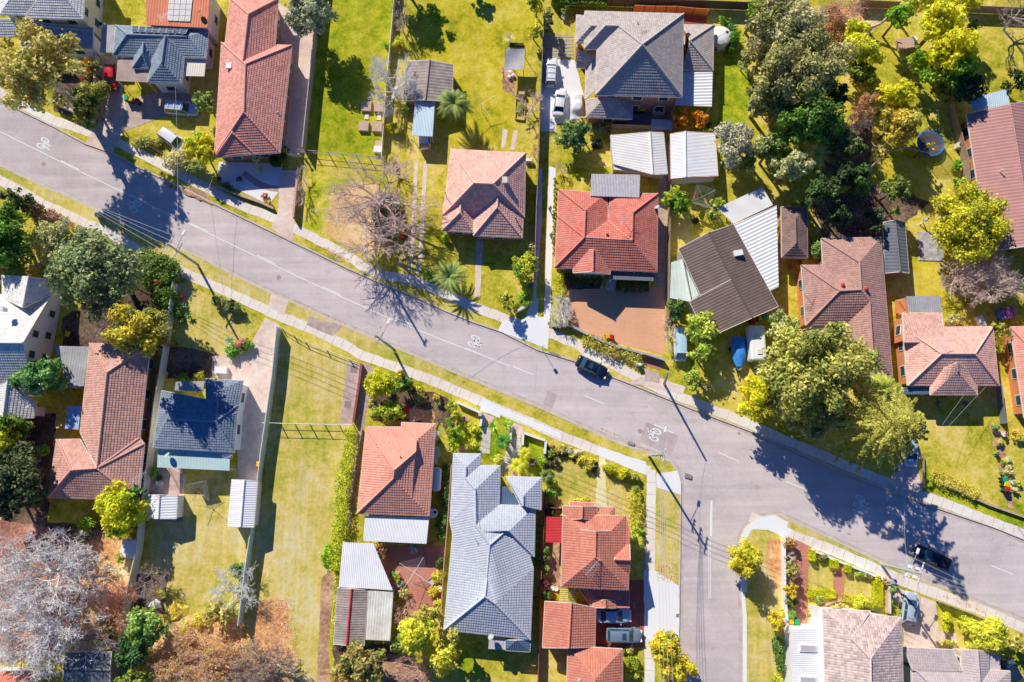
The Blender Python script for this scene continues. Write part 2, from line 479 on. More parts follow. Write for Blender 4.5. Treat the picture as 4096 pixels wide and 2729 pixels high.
def vent(root, t, x, y, z, r=.14, h=.5, mat=None):
    p = at(t, x, y, z + h); m = MB(); m.tube((p.x, p.y, z - .3), (p.x, p.y, z + h), r * .6, r * .6, 8); m.lathe((p.x, p.y, z + h), [(r * .7, -.05), (r, 0), (r * .95, .12), (r * .5, .2)], 10)
    return m.build('roof_vent', mat or GREYM, root)
def dish(root, t, x, y, z, ang=2.2):
    p = at(t, x, y, z + .7); m = MB(); m.tube((p.x, p.y, z), (p.x, p.y, z + .6), .03, .03, 5)
    q = Matrix.Rotation(ang, 4, 'Z') @ Matrix.Rotation(rad(50), 4, 'Y')
    prof = [(.02, 0), (.2, .02), (.34, .07), (.42, .12)]; b = len(m.v)
    for r, h in prof:
        for k in range(14):
            e = 2 * math.pi * k / 14; v = q @ Vector((r * math.cos(e), r * math.sin(e), h)); m.v.append((p.x + v.x, p.y + v.y, z + .7 + v.z))
    for i in range(3):
        for k in range(14):
            j = (k + 1) % 14; m.f.append((b+i*14+k, b+i*14+j, b+(i+1)*14+j, b+(i+1)*14+k)); m.mi.append(0)
    return m.build('satellite_dish', GREYM, root)
# ---------------------------------------------------------------- fences
POSTS = {}
def fence(label, t, s, h=1.8, mat=None, kind='board', cat='fence', name='boundary_fence', post_mat=None, group=None, thick=.06, step=2.4, cope=None, capm=None):
    ps = pts(t, s, 0); ps = resample(ps, step); c = ps[len(ps) // 2]
    root = thing(name, label, cat, c, group)
    if kind == 'board':
        m = MB()
        for a, b in zip(ps, ps[1:]):
            n = max(1, int((b - a).length / .4))
            for k in range(n):
                p, q = a.lerp(b, k / n), a.lerp(b, (k + .96) / n); w = R.uniform(-.025, .025)
                m.bar(p + Vector((0, 0, h + w)), q + Vector((0, 0, h + w)), thick, h - .05 + w)
        m.build('panel', mat, root)
        m = MB()
        for a, b in zip(ps, ps[1:]): m.bar(a + Vector((0,0,h + .045)), b + Vector((0,0,h + .045)), .1, .05)
        m.build('top_rail', capm or mat, root)
    elif kind == 'wall':
        m = MB(); k = MB(); w = max(thick, .22)
        for a, b in zip(ps, ps[1:]):
            m.bar(a + Vector((0,0,h)), b + Vector((0,0,h)), w, h); k.bar(a + Vector((0,0,h + .06)), b + Vector((0,0,h + .06)), w + .08, .058)
        m.build('wall', mat, root); k.build('coping', cope or mat, root); return root
    elif kind == 'rail':
        m = MB()
        for a, b in zip(ps, ps[1:]):
            for z in (h, h * .45): m.tube(a + Vector((0,0,z)), b + Vector((0,0,z)), .035, .035, 5)
        m.build('rail', mat, root)
    elif kind == 'slat':
        m = MB()
        for a, b in zip(ps, ps[1:]):
            for k in range(int(h / .2)): m.bar(a + Vector((0,0,.2 * k + .2)), b + Vector((0,0,.2 * k + .2)), .03, .14)
        m.build('slat_panel', mat, root)
    for p in ps:
        m = MB(); m.box((p.x, p.y, h / 2 + .03), (.1, .1, h + .06)); m.build('post', post_mat or mat, root)
    return root
# ---------------------------------------------------------------- plants
def mesh_np(name, V, F, col, mat, parent=None, loc=None):
    """quad mesh from arrays; col is one colour per face"""
    me = bpy.data.meshes.new(name); n = len(F)
    o = bpy.data.objects.new(name, me); COL.objects.link(o); org = np.zeros(3)
    if parent is not None: o.parent = parent; org = np.array(WL[parent.name]); WL[o.name] = WL[parent.name]
    elif loc is not None: o.location = loc; org = np.array(loc); WL[o.name] = Vector(loc)
    me.vertices.add(len(V)); me.vertices.foreach_set('co', (V - org).astype(np.float32).ravel())
    k = F.shape[1]
    me.loops.add(n * k); me.loops.foreach_set('vertex_index', F.astype(np.int32).ravel())
    me.polygons.add(n); me.polygons.foreach_set('loop_start', np.arange(0, n * k, k, dtype=np.int32)); me.polygons.foreach_set('loop_total', np.full(n, k, dtype=np.int32))
    if col is not None:
        a = me.color_attributes.new('col', 'FLOAT_COLOR', 'CORNER')
        c = np.ones((n, k, 4), np.float32); c[:, :, :3] = np.clip(np.asarray(col) * 2.1, 0.004, .95)[:, None, :]
        a.data.foreach_set('color', c.ravel())
    me.materials.append(mat); me.update(calc_edges=True); return o
def unit(n, up=0.0):
    d = NR.normal(size=(n, 3)); d[:, 2] += up; return d / np.linalg.norm(d, axis=1)[:, None]
def leaf_quads(pos, nrm, size, aspect=.55):
    n = len(pos); r = unit(n); a = np.cross(nrm, r); a /= np.linalg.norm(a, axis=1)[:, None] + 1e-9; b = np.cross(nrm, a)
    s = size[:, None]; h = nrm * s * .18
    V = np.stack([pos - a * s, pos - b * s * aspect + h, pos + a * s, pos + b * s * aspect + h], 1).reshape(-1, 3)
    return V, np.arange(n * 4).reshape(n, 4)
def crown_leaves(c, r, nl, leaf, dens, col, var=.22, second=None, mix=0.0, lob=(.15, .31), flatb=-.35, lobpos=None):
    """lobed crown: clumps of leaves around lobes spread through an ellipsoid"""
    r = np.array(r); c = np.array(c); d = unit(nl, .25); d[:, 2] = np.maximum(d[:, 2], flatb)
    fr = NR.uniform(.3, .92, nl); ctr = c + d * r * fr[:, None]; rm = .6 * (r[0] * r[1]) ** .5 + .4 * (r[0] * r[1] * r[2]) ** (1 / 3)
    lr = NR.uniform(lob[0], lob[1], nl) * rm
    P, N, C = [], [], []
    for k in range(nl):
        n = int(dens * lr[k] ** 2 * 12.6 * .8 / (leaf * leaf))
        n = min(n, 4200)
        q = unit(n, .35); rr = lr[k] * (NR.uniform(.5, 1.1, n) + .35 * (NR.random(n) > .93)) * (1 + .22 * np.sin(q[:, 0] * 5 + k) * np.cos(q[:, 1] * 6 + 2 * k))
        p = ctr[k] + q * rr[:, None] * np.array([1, 1, .8])
        base = np.array(col if (second is None or NR.random() > mix) else second) * NR.uniform(1 - var, 1 + var)
        cc = base[None, :] * NR.uniform(.5, 1.4, n)[:, None] * NR.uniform(.86, 1.14, (n, 3))
        P.append(p); N.append(q * .8 + unit(n) * .75 + np.array([0, 0, .35])); C.append(cc)
    P, N, C = np.concatenate(P), np.concatenate(N), np.concatenate(C); N /= np.linalg.norm(N, axis=1)[:, None]
    V, F = leaf_quads(P, N, leaf * NR.uniform(.6, 1.3, len(P)))
    return V, F, C, ctr
BARK = plain('brown_bark', (.20, .145, .11), .9, .3, 4, .4); PALE = plain('pale_bark', (.62, .55, .50), .85, .2, 3, .3)
TWIG = plain('grey_twigs', (.76, .58, .51), .9, .22, 1.2); PINKTWIG = plain('pinkish_twigs', (.72, .45, .37), .9, .25, 1.0); DARKTWIG = plain('dark_twigs', (.42, .34, .32), .9, .25, 1.0)
PINKW = plain('mauve_twigs', (.88, .75, .73), .9, .2, 1.0); WHITETWIG = plain('white_twigs', (.90, .79, .75), .9, .18, 1.2)
def limbs(base, top, targets, r0, mat, root):
    m = MB(); base, top = Vector(base), Vector(top); mid = base.lerp(top, .55) + Vector((R.uniform(-.2, .2), R.uniform(-.2, .2), 0))
    m.tube(base, mid, r0, r0 * .75, 8); m.tube(mid, top, r0 * .75, r0 * .45, 8)
    for q in targets:
        q = Vector(q); s = mid.lerp(top, R.uniform(.1, .8)); k = s.lerp(q, .5) + Vector((0, 0, R.uniform(.1, .5)))
        m.tube(s, k, r0 * .42, r0 * .28, 6); m.tube(k, q, r0 * .28, r0 * .08, 5)
    return m.build('trunk', mat, root, smooth=True)
def radii(t, x, y, rx, ry, z):
    c = at(t, x, y, z); return c, (at(t, x + rx, y, z) - c).length, (at(t, x, y + ry, z) - c).length
def tree(t, x, y, rx, ry, h, col, label, name='leafy_tree', cat='tree', leaf=.26, second=None, mix=.3, nl=None, dens=1.0, group=None, bark=None, zc=None, rz=None, var=.22, lob=(.15, .31)):
    rz = rz or min(h * .42, (rx + ry) / 2 / TILE[t][2] / 28 * .95); zc = zc or h - rz * .9
    c, a, b = radii(t, x, y, rx, ry, zc)
    base = Vector((c.x, c.y, 0)); root = thing(name, label, cat, base, group)
    nl = int(nl * 2.1) if nl else int(min(110, 20 + a * b * 2.4))
    V, F, C, ctr = crown_leaves(c, (a * 1.04, b * 1.04, rz * 1.1), nl, leaf, dens, col, var, second, mix, lob)
    mesh_np('crown', V, F, C, LEAF, root)
    k = min(nl, 9); limbs(base, (c.x, c.y, c.z + rz * .2), [tuple(q) for q in ctr[:k]], max(.06, .035 * h), bark or BARK, root)
    return root
def shrub(t, x, y, rx, ry, h, col, label, name='shrub', cat='shrub', leaf=.16, second=None, mix=.3, group=None, dens=1.0, nl=None, zb=0, var=.22):
    zc = h * .5; c, a, b = radii(t, x, y, rx, ry, zc + zb); base = Vector((c.x, c.y, zb))
    V, F, C, ctr = crown_leaves(c, (a * .92, b * .92, h * .5), nl or int(min(30, 7 + a * b * 3)), leaf, dens, col, var, second, mix, (.38, .6), -.8)
    V[:, 2] = np.maximum(V[:, 2], zb)
    o = mesh_np(name, V, F, C, LEAF, None, base)
    return setp(o, label, cat, group)
def bare_tree(t, x, y, rx, ry, h, mat, label, name='bare_tree', group=None, zc=None, depth=6, nmain=7, trunk=.3, leaves=None, cat='tree', rmin=.014, droop=0, seg=3, lean=(0, 0), r0=None):
    zc = zc or h * .6; c, a, b = radii(t, x, y, rx, ry, zc); base = Vector((c.x + lean[0], c.y + lean[1], 0))
    root = thing(name, label, cat, base, group); S = []
    def grow(p, d, L, r, k):
        q = p
        for i in range(seg):
            d = (d + Vector((R.gauss(0, .17), R.gauss(0, .17), R.gauss(.02 - droop * .1, .12)))).normalized(); n = q + d * L / seg
            S.append((q, n, r * (1 - .12 * i), r * (1 - .12 * (i + 1)), k)); q = n
            if k < depth and i > 0 and R.random() < .75:
                sd = (d + Vector((R.gauss(0, .7), R.gauss(0, .7), R.gauss(.1, .4)))).normalized(); grow(q, sd, L * R.uniform(.45, .7), r * .45, k + 1)
        if k < depth:
            for _ in range(2):
                sd = (d + Vector((R.gauss(0, .45), R.gauss(0, .45), R.gauss(.08, .3)))).normalized(); grow(q, sd, L * R.uniform(.6, .8), r * .6, k + 1)
    r0 = r0 or .03 * h; T = Vector((R.gauss(0, .03), R.gauss(0, .03), trunk)); S.append((Vector((0, 0, 0)), T, r0, r0 * .8, 0))
    for i in range(nmain):
        e = 2 * math.pi * (i + R.uniform(-.3, .3)) / nmain; el = R.uniform(.25, 1.0)
        grow(T * R.uniform(.75, 1), Vector((math.cos(e), math.sin(e), el)).normalized(), .25, r0 * .72, 1)
    E = np.array([[s[1].x, s[1].y, s[1].z] for s in S]); ex = np.percentile(np.abs(E[:, :2]), 97, axis=0); ez = E[:, 2].max()
    f = (a / ex[0], b / ex[1], h / ez); V, F = [], []
    for p, q, ra, rb, k in S:
        p = np.array([p.x * f[0], p.y * f[1], p.z * f[2]]); q = np.array([q.x * f[0], q.y * f[1], q.z * f[2]])
        p[:2] -= np.array(lean) * (p[2] / h); q[:2] -= np.array(lean) * (q[2] / h)
        d = q - p; L = np.linalg.norm(d)
        if L < 1e-6: continue
        d /= L; u = np.cross(d, [.3, .5, .81]); u /= np.linalg.norm(u) + 1e-9; w = np.cross(d, u); o = len(V); n = 4
        ra, rb = max(ra, rmin), max(rb, rmin * .8)
        for j in range(n):
            e = 2 * math.pi * j / n; g = u * math.cos(e) + w * math.sin(e); V.append(p + g * ra); V.append(q + g * rb)
        for j in range(n): m_ = (j + 1) % n; F.append((o + 2*j, o + 2*m_, o + 2*m_ + 1, o + 2*j + 1))
    V = np.array(V) + np.array(base); F = np.array(F); nt = 4 * (1 + nmain * 2)
    mesh_np('trunk', V[:8], F[:4], None, mat, root)
    mesh_np('branches', V, F[4:], None, mat, root)
    if leaves:
        n, col, sz = leaves; tips = np.array([[s[1].x * f[0], s[1].y * f[1], s[1].z * f[2]] for s in S if s[4] >= depth - 1]) + np.array(base)
        pk = tips[NR.integers(0, len(tips), n)] + NR.normal(0, .12, (n, 3)); V2, F2 = leaf_quads(pk, unit(n, .4), NR.uniform(.6, 1.2, n) * sz)
        mesh_np('leaves', V2, F2, np.array(col)[None, :] * NR.uniform(.6, 1.4, (n, 1)), LEAF, root)
    return root
def frond_mesh(base, top, n, L, arch, col, w=.5, spread=(.1, 1.1), nleaf=14):
    """feather fronds from one heart"""
    V, F, C = [], [], []
    for i in range(n):
        e = 2 * math.pi * i / n * 2.4 + R.uniform(-.2, .2); el = spread[1] - (spread[1] - spread[0]) * (i / max(1, n - 1)); el += R.uniform(-.1, .1)
        d = np.array([math.cos(e), math.sin(e), 0]); sd = np.array([-d[1], d[0], 0]); l = L * R.uniform(.8, 1.1); P = []
        for k in range(nleaf + 1):
            s = k / nleaf; P.append(np.array(top) + d * l * s * math.cos(el * (1 - s * .3)) + np.array([0, 0, 1]) * (l * s * math.sin(el) - arch * l * s * s))
        tint = np.array(col) * R.uniform(.7, 1.3)
        for k in range(nleaf):
            p, q = P[k], P[k + 1]; ww = w * math.sin(math.pi * min(1, (k + 1.2) / (nleaf + 1.2)) ** .8) + .04
            for sg in (-1, 1):
                tip = (p + q) / 2 + sd * sg * ww + (q - p) * 1.3 + np.array([0, 0, -.25 * ww]); o = len(V)
                V += [p, q, tip + (q - p) * .15, tip]; F.append((o, o + 1, o + 2, o + 3)); C.append(tint * R.uniform(.75, 1.25))
    return np.array(V), np.array(F), np.array(C)
def palm(t, x, y, rx, h, col, label, n=26, name='palm_tree', cat='palm tree', w=.45, arch=.55, spread=(-.15, 1.15), group=None):
    n = int(n * 1.7); w = w * 1.15
    c, a, b = radii(t, x, y, rx, rx, h); base = Vector((c.x, c.y, 0)); root = thing(name, label, cat, base, group)
    m = MB(); k = max(3, int(h / .5))
    for i in range(k): m.tube((c.x, c.y, h * i / k), (c.x, c.y, h * (i + 1) / k), .24 if i else .3, .2, 8)
    m.build('trunk', BARK, root)
    V, F, C = frond_mesh(base, (c.x, c.y, h), n, a * 1.12, arch, col, w, spread); V[:, 2] = np.maximum(V[:, 2], .05); mesh_np('crown', V, F, C, LEAF, root); return root
def rosette(t, x, y, rx, h, col, label, n=18, name='yucca', cat='yucca', w=.09, group=None):
    """spiky rosette plant on a short stem"""
    c, a, b = radii(t, x, y, rx, rx, h * .6); V, F, C = [], [], []
    for i in range(n):
        e = 2 * math.pi * (i * .382) + R.uniform(-.1, .1); el = R.uniform(.05, 1.2); d = np.array([math.cos(e) * math.cos(el), math.sin(e) * math.cos(el), math.sin(el)]); sd = np.array([-math.sin(e), math.cos(e), 0])
        p = np.array([c.x, c.y, h * .55]); q = p + d * a * .6; r = p + d * a * 1.05 + np.array([0, 0, -.12 * a]); o = len(V); ww = w * R.uniform(.8, 1.2)
        V += [p - sd * ww * .6, p + sd * ww * .6, q + sd * ww, q - sd * ww, r + sd * .01, r - sd * .01]; F += [(o, o+1, o+2, o+3), (o+3, o+2, o+4, o+5)]; cc = np.array(col) * R.uniform(.65, 1.3); C += [cc, cc]
    for k in range(6):
        e, e2 = k * math.pi / 3, (k + 1) * math.pi / 3; o = len(V); rr = .07
        V += [np.array([c.x + rr * math.cos(e), c.y + rr * math.sin(e), 0]), np.array([c.x + rr * math.cos(e2), c.y + rr * math.sin(e2), 0]), np.array([c.x + rr * math.cos(e2), c.y + rr * math.sin(e2), h * .55]), np.array([c.x + rr * math.cos(e), c.y + rr * math.sin(e), h * .55])]; F.append((o, o+1, o+2, o+3)); C.append(np.array((.12, .09, .06)))
    V = np.array(V); V[:, 2] = np.maximum(V[:, 2], 0); o = mesh_np(name, V, np.array(F), np.array(C), LEAF, None, (c.x, c.y, 0)); return setp(o, label, cat, group)
def conifer(t, x, y, h, r, col, label, zlow=4, tiers=15):
    """araucaria: whorls of drooping feathered branches, shorter towards the top"""
    c = at(t, x, y, h * .72); base = Vector((c.x, c.y, 0)); root = thing('araucaria_tree', label, 'conifer', base)
    m = MB(); m.tube(base, (c.x, c.y, h * .5), .32, .2, 8); m.tube((c.x, c.y, h * .5), (c.x, c.y, h), .2, .03, 8); m.build('trunk', BARK, root)
    P, N, C, S = [], [], [], []
    for k in range(tiers):
        s = k / (tiers - 1); z = zlow + (h - zlow) * s; L = r * (1 - s ** 1.6) * R.uniform(.9, 1.06) + .5; n = 9 if s < .6 else 7
        for i in range(n):
            e = 2 * math.pi * (i + .5 * (k % 2)) / n + R.uniform(-.15, .15); d = np.array([math.cos(e), math.sin(e), 0]); sd = np.array([-d[1], d[0], 0]); LL = L * R.uniform(.75, 1.08); tint = np.array(col) * R.uniform(.7, 1.25)
            ns = int(LL * 26); q = NR.uniform(.12, 1, ns) ** .7; wd = .42 * np.sin(np.pi * np.minimum(1, q * .85 + .12)) + .05
            off = NR.uniform(-1, 1, ns) * wd
            p = np.array([c.x, c.y, z]) + d * (q * LL)[:, None] + sd * off[:, None] + np.array([0, 0, 1]) * (.25 * q * LL * (1 - q) - .06 * LL * q + .22 * (wd - np.abs(off)))[:, None]
            P.append(p); N.append(np.array([0, 0, 1]) + sd * (off * 1.2)[:, None] + NR.normal(0, .35, (ns, 3)))
            C.append(tint[None, :] * NR.uniform(.7, 1.3, (ns, 1)) * (1 + .5 * np.maximum(0, q - .75))[:, None]); S.append(np.full(ns, .19))
    P, N, C = np.concatenate(P), np.concatenate(N), np.concatenate(C); N /= np.linalg.norm(N, axis=1)[:, None]
    V, F = leaf_quads(P, N, np.concatenate(S) * NR.uniform(.7, 1.2, len(P)), .5); mesh_np('crown', V, F, C, LEAF, root); return root
def hedge(t, s, w, h, col, label, leaf=.12, name='hedge', cat='hedge', dens=1.3, rough=.06, group=None, zb=0, bulge=.12):
    """clipped hedge along a line"""
    ps = resample(pts(t, s, h * .8 + zb), .25); P, N = [], []; c0 = ps[len(ps) // 2]
    for a, b in zip(ps, ps[1:]):
        d = b - a; L = d.length; d.normalize(); n = np.array([-d.y, d.x, 0]); a_, d_ = np.array([a.x, a.y, 0]), np.array([d.x, d.y, 0]); ww = w * (1 + R.uniform(-bulge, bulge)); hh = h * (1 + R.uniform(-bulge, bulge) * .5)
        k = int(dens * L * ww / (leaf * leaf) * .8) + 1; q = a_ + d_ * NR.uniform(0, L, k)[:, None] + n * NR.uniform(-ww / 2, ww / 2, k)[:, None]; q[:, 2] = zb + hh + NR.normal(0, rough, k); P.append(q); N.append(np.array([0, 0, 1.]) + NR.normal(0, .5, (k, 3)))
        for sg in (-1, 1):
            k = int(dens * L * hh / (leaf * leaf) * .6) + 1; q = a_ + d_ * NR.uniform(0, L, k)[:, None] + n * sg * ww / 2 + NR.normal(0, rough, (k, 3)); q[:, 2] = zb + NR.uniform(0, hh, k); P.append(q); N.append(n * sg + NR.normal(0, .5, (k, 3)))
    for p, d in ((ps[0], ps[0] - ps[1]), (ps[-1], ps[-1] - ps[-2])):
        d = d.normalized(); n = np.array([-d.y, d.x, 0]); k = int(dens * w * h / (leaf * leaf)) + 1
        q = np.array([p.x, p.y, 0]) + n * NR.uniform(-w / 2, w / 2, k)[:, None] + NR.normal(0, rough, (k, 3)); q[:, 2] = zb + NR.uniform(0, h, k); P.append(q); N.append(np.array([d.x, d.y, 0]) + NR.normal(0, .5, (k, 3)))
    P, N = np.concatenate(P), np.concatenate(N); P[:, 2] = np.maximum(P[:, 2], zb); N /= np.linalg.norm(N, axis=1)[:, None]; n = len(P)
    lump = (1 + .25 * np.sin(P[:, 0] * 2.1) * np.cos(P[:, 1] * 2.7))[:, None]
    V, F = leaf_quads(P, N, leaf * NR.uniform(.6, 1.2, n)); o = mesh_np(name, V, F, np.array(col)[None, :] * NR.uniform(.6, 1.35, (n, 1)) * lump, LEAF, None, (c0.x, c0.y, zb))
    return setp(o, label, cat, group)
# ---------------------------------------------------------------- vehicles
CARS = {  # L, W, belt, roof, glass base rear/front, roof rear/front
 'sedan': (4.75, 1.82, .95, 1.45, -1.75, 1.15, -1.05, .3), 'wagon': (4.8, 1.86, 1.02, 1.62, -2.2, 1.2, -1.9, .45), 'hatch': (4.25, 1.78, .98, 1.5, -1.98, 1.15, -1.5, .35),
 'suv': (4.9, 1.92, 1.08, 1.78, -2.25, 1.15, -2.05, .45), 'ute': (5.2, 1.88, 1.05, 1.66, -.75, 1.15, -.5, .4), 'van': (4.8, 1.8, 1.1, 1.95, -2.3, 1.95, -2.2, 1.35)}
LAMPC = plain('lamp_glass', (.85, .86, .9), .15, .03); LAMPR = plain('red_lamp', (.45, .01, .015), .25, .05)
def vehicle(kind, label, t, x, y, dx, dy, pm, name='parked_car', cat='car', rack=False, sunroof=False, group=None, zb=0):
    """dx,dy: direction of the nose on the photograph"""
    L, W, zb_, zr, gr, gf, rr, rf = CARS[kind]
    p = at(t, x, y, .8 + zb); q = at(t, x + dx, y + dy, .8 + zb); rz = math.atan2(q.y - p.y, q.x - p.x)
    root = thing(name, label, cat, (0, 0, 0), group); a = L / 2; w = W / 2
    st = [(-a, .80, .42, -.2), (-a + .1, .9, .35, -.05), (-a + .4, .96, .3, 0), (-a * .5, 1, .28, .0), (0, 1, .27, .0), (a * .42, 1, .28, -.02), (a * .7, .97, .3, -.08), (a * .88, .9, .33, -.17), (a - .06, .74, .38, -.28), (a, .6, .42, -.36)]
    m = MB()
    for X, fw, z0, dz in st:
        ww = w * fw; zt = zb_ + dz
        for Y, Z in ((-.9*ww, z0), (-ww, z0 + .18), (-ww, zt - .16), (-.93*ww, zt - .03), (-.6*ww, zt + .02), (0, zt + .035), (.6*ww, zt + .02), (.93*ww, zt - .03), (ww, zt - .16), (ww, z0 + .18), (.9*ww, z0)): m.v.append((X, Y, Z))
    n = 11
    for i in range(len(st) - 1):
        for j in range(n):
            k = (j + 1) % n; m.f.append((i*n + j, (i+1)*n + j, (i+1)*n + k, i*n + k)); m.mi.append(0)
    m.f.append(tuple(range(n))); m.mi.append(0); m.f.append(tuple(reversed(range((len(st)-1)*n, len(st)*n)))); m.mi.append(0)
    m.build('body', pm, root, smooth=True)
    bw, tw, zb2 = w * .9, w * .7, zb_ - .02; z2 = zr - .05
    B = [Vector((gr, -bw, zb2)), Vector((gf, -bw * .96, zb2)), Vector((gf, bw * .96, zb2)), Vector((gr, bw, zb2))]; T = [Vector((rr, -tw, z2)), Vector((rf, -tw, z2)), Vector((rf, tw, z2)), Vector((rr, tw, z2))]
    def pane(nm, ps):
        m = MB(); c = sum(ps, Vector()) / 4; m.poly([c + (p - c) * .97 for p in ps]); return m.build(nm, GLASS, root)
    pane('windscreen', [B[1], B[2], T[2], T[1]]); pane('rear_window', [B[3], B[0], T[0], T[3]])
    if kind != 'van': pane('side_window', [B[0], B[1], T[1], T[0]]); pane('side_window', [B[2], B[3], T[3], T[2]])
    else:
        m = MB(); m.poly([B[0], B[1], T[1], T[0]]); m.poly([B[2], B[3], T[3], T[2]]); m.build('side_panel', pm, root)
    m = MB()
    for i in range(4): m.tube(B[i], T[i], .055, .05, 6)
    for sg in (-1, 1): m.tube((-.35, sg * bw, zb2), (-.35, sg * tw, z2), .045, .04, 5)
    m.build('pillar', pm, root)
    m = MB(); k = 6
    for i in range(k + 1):
        X = rr - .05 + (rf + .08 - rr + .05) * i / k; c = math.sin(math.pi * i / k) * .03
        for Y, Z in ((-tw - .03, -.03), (-tw * .85, .02), (0, .05), (tw * .85, .02), (tw + .03, -.03)): m.v.append((X, Y, zr + Z + c - .04))
    for i in range(k):
        for j in range(4): m.f.append((i*5 + j, (i+1)*5 + j, (i+1)*5 + j + 1, i*5 + j + 1)); m.mi.append(0)
    m.build('roof_panel', pm, root, smooth=True)
    if sunroof: m = MB(); m.box((rf - .55, 0, zr + .03), (.55, .8, .02)); m.build('sunroof', GLASS, root)
    if rack:
        m = MB()
        for X in (rr + .4, (rr + rf) / 2 + .1, rf - .2): m.bar((X, -tw, zr + .12), (X, tw, zr + .12), .07, .05)
        for sg in (-1, 1): m.bar((rr + .15, sg * tw * .95, zr + .08), (rf - .1, sg * tw * .95, zr + .08), .05, .05)
        m.build('roof_rack', CHROME if rack != 'dark' else DARK, root)
    if kind == 'ute':
        m = MB(); m.box((-1.65, 0, zb_ + .03), (1.65, W * .86, .06)); m.build('tray_cover', DARK, root)
    for X in (-a * .58, a * .6):
        for sg in (-1, 1):
            m = MB(); m.tube((X, sg * (w - .2), .33), (X, sg * (w + .015), .33), .33, .33, 16); wh = m.build('wheel', TYRE, root)
            m = MB(); m.tube((X, sg * (w - .05), .33), (X, sg * (w + .025), .33), .21, .2, 10); m.build('rim', CHROME, wh)
    for sg in (-1, 1):
        m = MB(); m.box((a - .16, sg * w * .62, zb_ - .25), (.26, .34, .12), -sg * .35); m.build('headlight', LAMPC, root)
        m = MB(); m.box((-a + .07, sg * w * .72, zb_ - .15), (.12, .26, .2), sg * .2); m.build('taillight', LAMPR, root)
        m = MB(); m.box((gf - .25, sg * (w + .1), zb_ + .04), (.14, .24, .14)); m.build('wing_mirror', pm, root)
    m = MB(); m.box((-a - .005, 0, .62), (.03, .45, .13)); m.build('number_plate', OFFW, root)
    root.location = (p.x, p.y, zb); root.rotation_euler.z = rz
    return root
PW, PS, PBK = paint('white_car_paint', (.93, .93, .94)), paint('silver_car_paint', (.5, .58, .68)), paint('black_car_paint', (.012, .02, .045))
PVAN = paint('white_van_blue_shade', (.55, .78, .95)); PRED, PGR, PDB, PSB = paint('red_car_paint', (.72, .012, .02)), paint('grey_car_paint', (.20, .28, .38)), paint('dark_blue_car_paint', (.02, .035, .07)), paint('pale_blue_car_paint', (.5, .64, .82))  # PVAN: a white van with blue shade mixed into its colour
# ---------------------------------------------------------------- small things, made once and copied
LIDS = {'green': plain('green_plastic', (.01, .42, .16), .45), 'yellow': plain('yellow_plastic', (.88, .55, .01), .45), 'red': plain('red_plastic', (.62, .02, .02), .45)}
BINB = plain('dark_green_plastic', (.02, .07, .045), .5); BINS = {}
def wheelie_bin(t, x, y, col, label, rz=0.0, zb=0, group='wheelie bins'):
    p = at(t, x, y, 1.0 + zb); loc = (p.x, p.y, zb)
    if col in BINS: return dup(BINS[col], loc, rz, label, group)
    root = thing('wheelie_bin', label, 'wheelie bin', (0, 0, 0), group); m = MB(); b = [(-.22, -.24), (.22, -.24), (.22, .26), (-.22, .26)]; t_ = [(-.29, -.31), (.29, -.31), (.29, .36), (-.29, .36)]
    m.v = [(x_, y_, .06) for x_, y_ in b] + [(x_, y_, .96) for x_, y_ in t_]; m.f = [(3,2,1,0)] + [(i, (i+1) % 4, 4 + (i+1) % 4, 4 + i) for i in range(4)]; m.mi = [0] * 5; m.build('body', BINB, root)
    m = MB(); m.v = [(-.31, -.36, .97), (.31, -.36, .97), (.31, .38, .99), (-.31, .38, .99), (-.25, -.28, 1.04), (.25, -.28, 1.04), (.25, .3, 1.08), (-.25, .3, 1.08)]; m.f = [(3,2,1,0),(4,5,6,7),(0,1,5,4),(1,2,6,5),(2,3,7,6),(3,0,4,7)]; m.mi = [0] * 6; m.build('lid', LIDS[col], root)
    m = MB(); m.tube((-.25, .42, 1.0), (.25, .42, 1.0), .025, .025, 6); m.build('handle', BINB, root)
    for sg in (-1, 1): m = MB(); m.tube((sg * .22, .3, .12), (sg * .28, .3, .12), .12, .12, 10); m.build('wheel', TYRE, root)
    root.location = loc; root.rotation_euler.z = rz; BINS[col] = root; return root
GREENP = plain('green_arm_paint', (.25, .55, .35), .5); RUSTP = plain('rusty_arm_paint', (.5, .2, .12), .6)
def clothesline(t, x, y, ang, mat, label, arm=1.9, h=1.9, n=5):
    p = at(t, x, y, h); root = thing('rotary_clothesline', label, 'clothesline', (p.x, p.y, 0)); m = MB(); m.tube((p.x, p.y, 0), (p.x, p.y, h + .2), .035, .03, 6); m.build('pole', mat, root)
    tips = []
    for k in range(4):
        e = ang + k * math.pi / 2; q = Vector((p.x + arm * math.cos(e), p.y + arm * math.sin(e), h + .35)); tips.append(q); m = MB(); m.tube((p.x, p.y, h - .1), q, .03, .025, 5); m.build('arm', mat, root)
    m = MB(); o = Vector((p.x, p.y, h - .1))
    for i in range(n):
        f = 1 - i * .13
        for a, b in zip(tips, tips[1:] + tips[:1]): m.tube(o.lerp(a, f), o.lerp(b, f), .009, .009, 4)
    m.build('line', CHROME, root); return root, tips, o
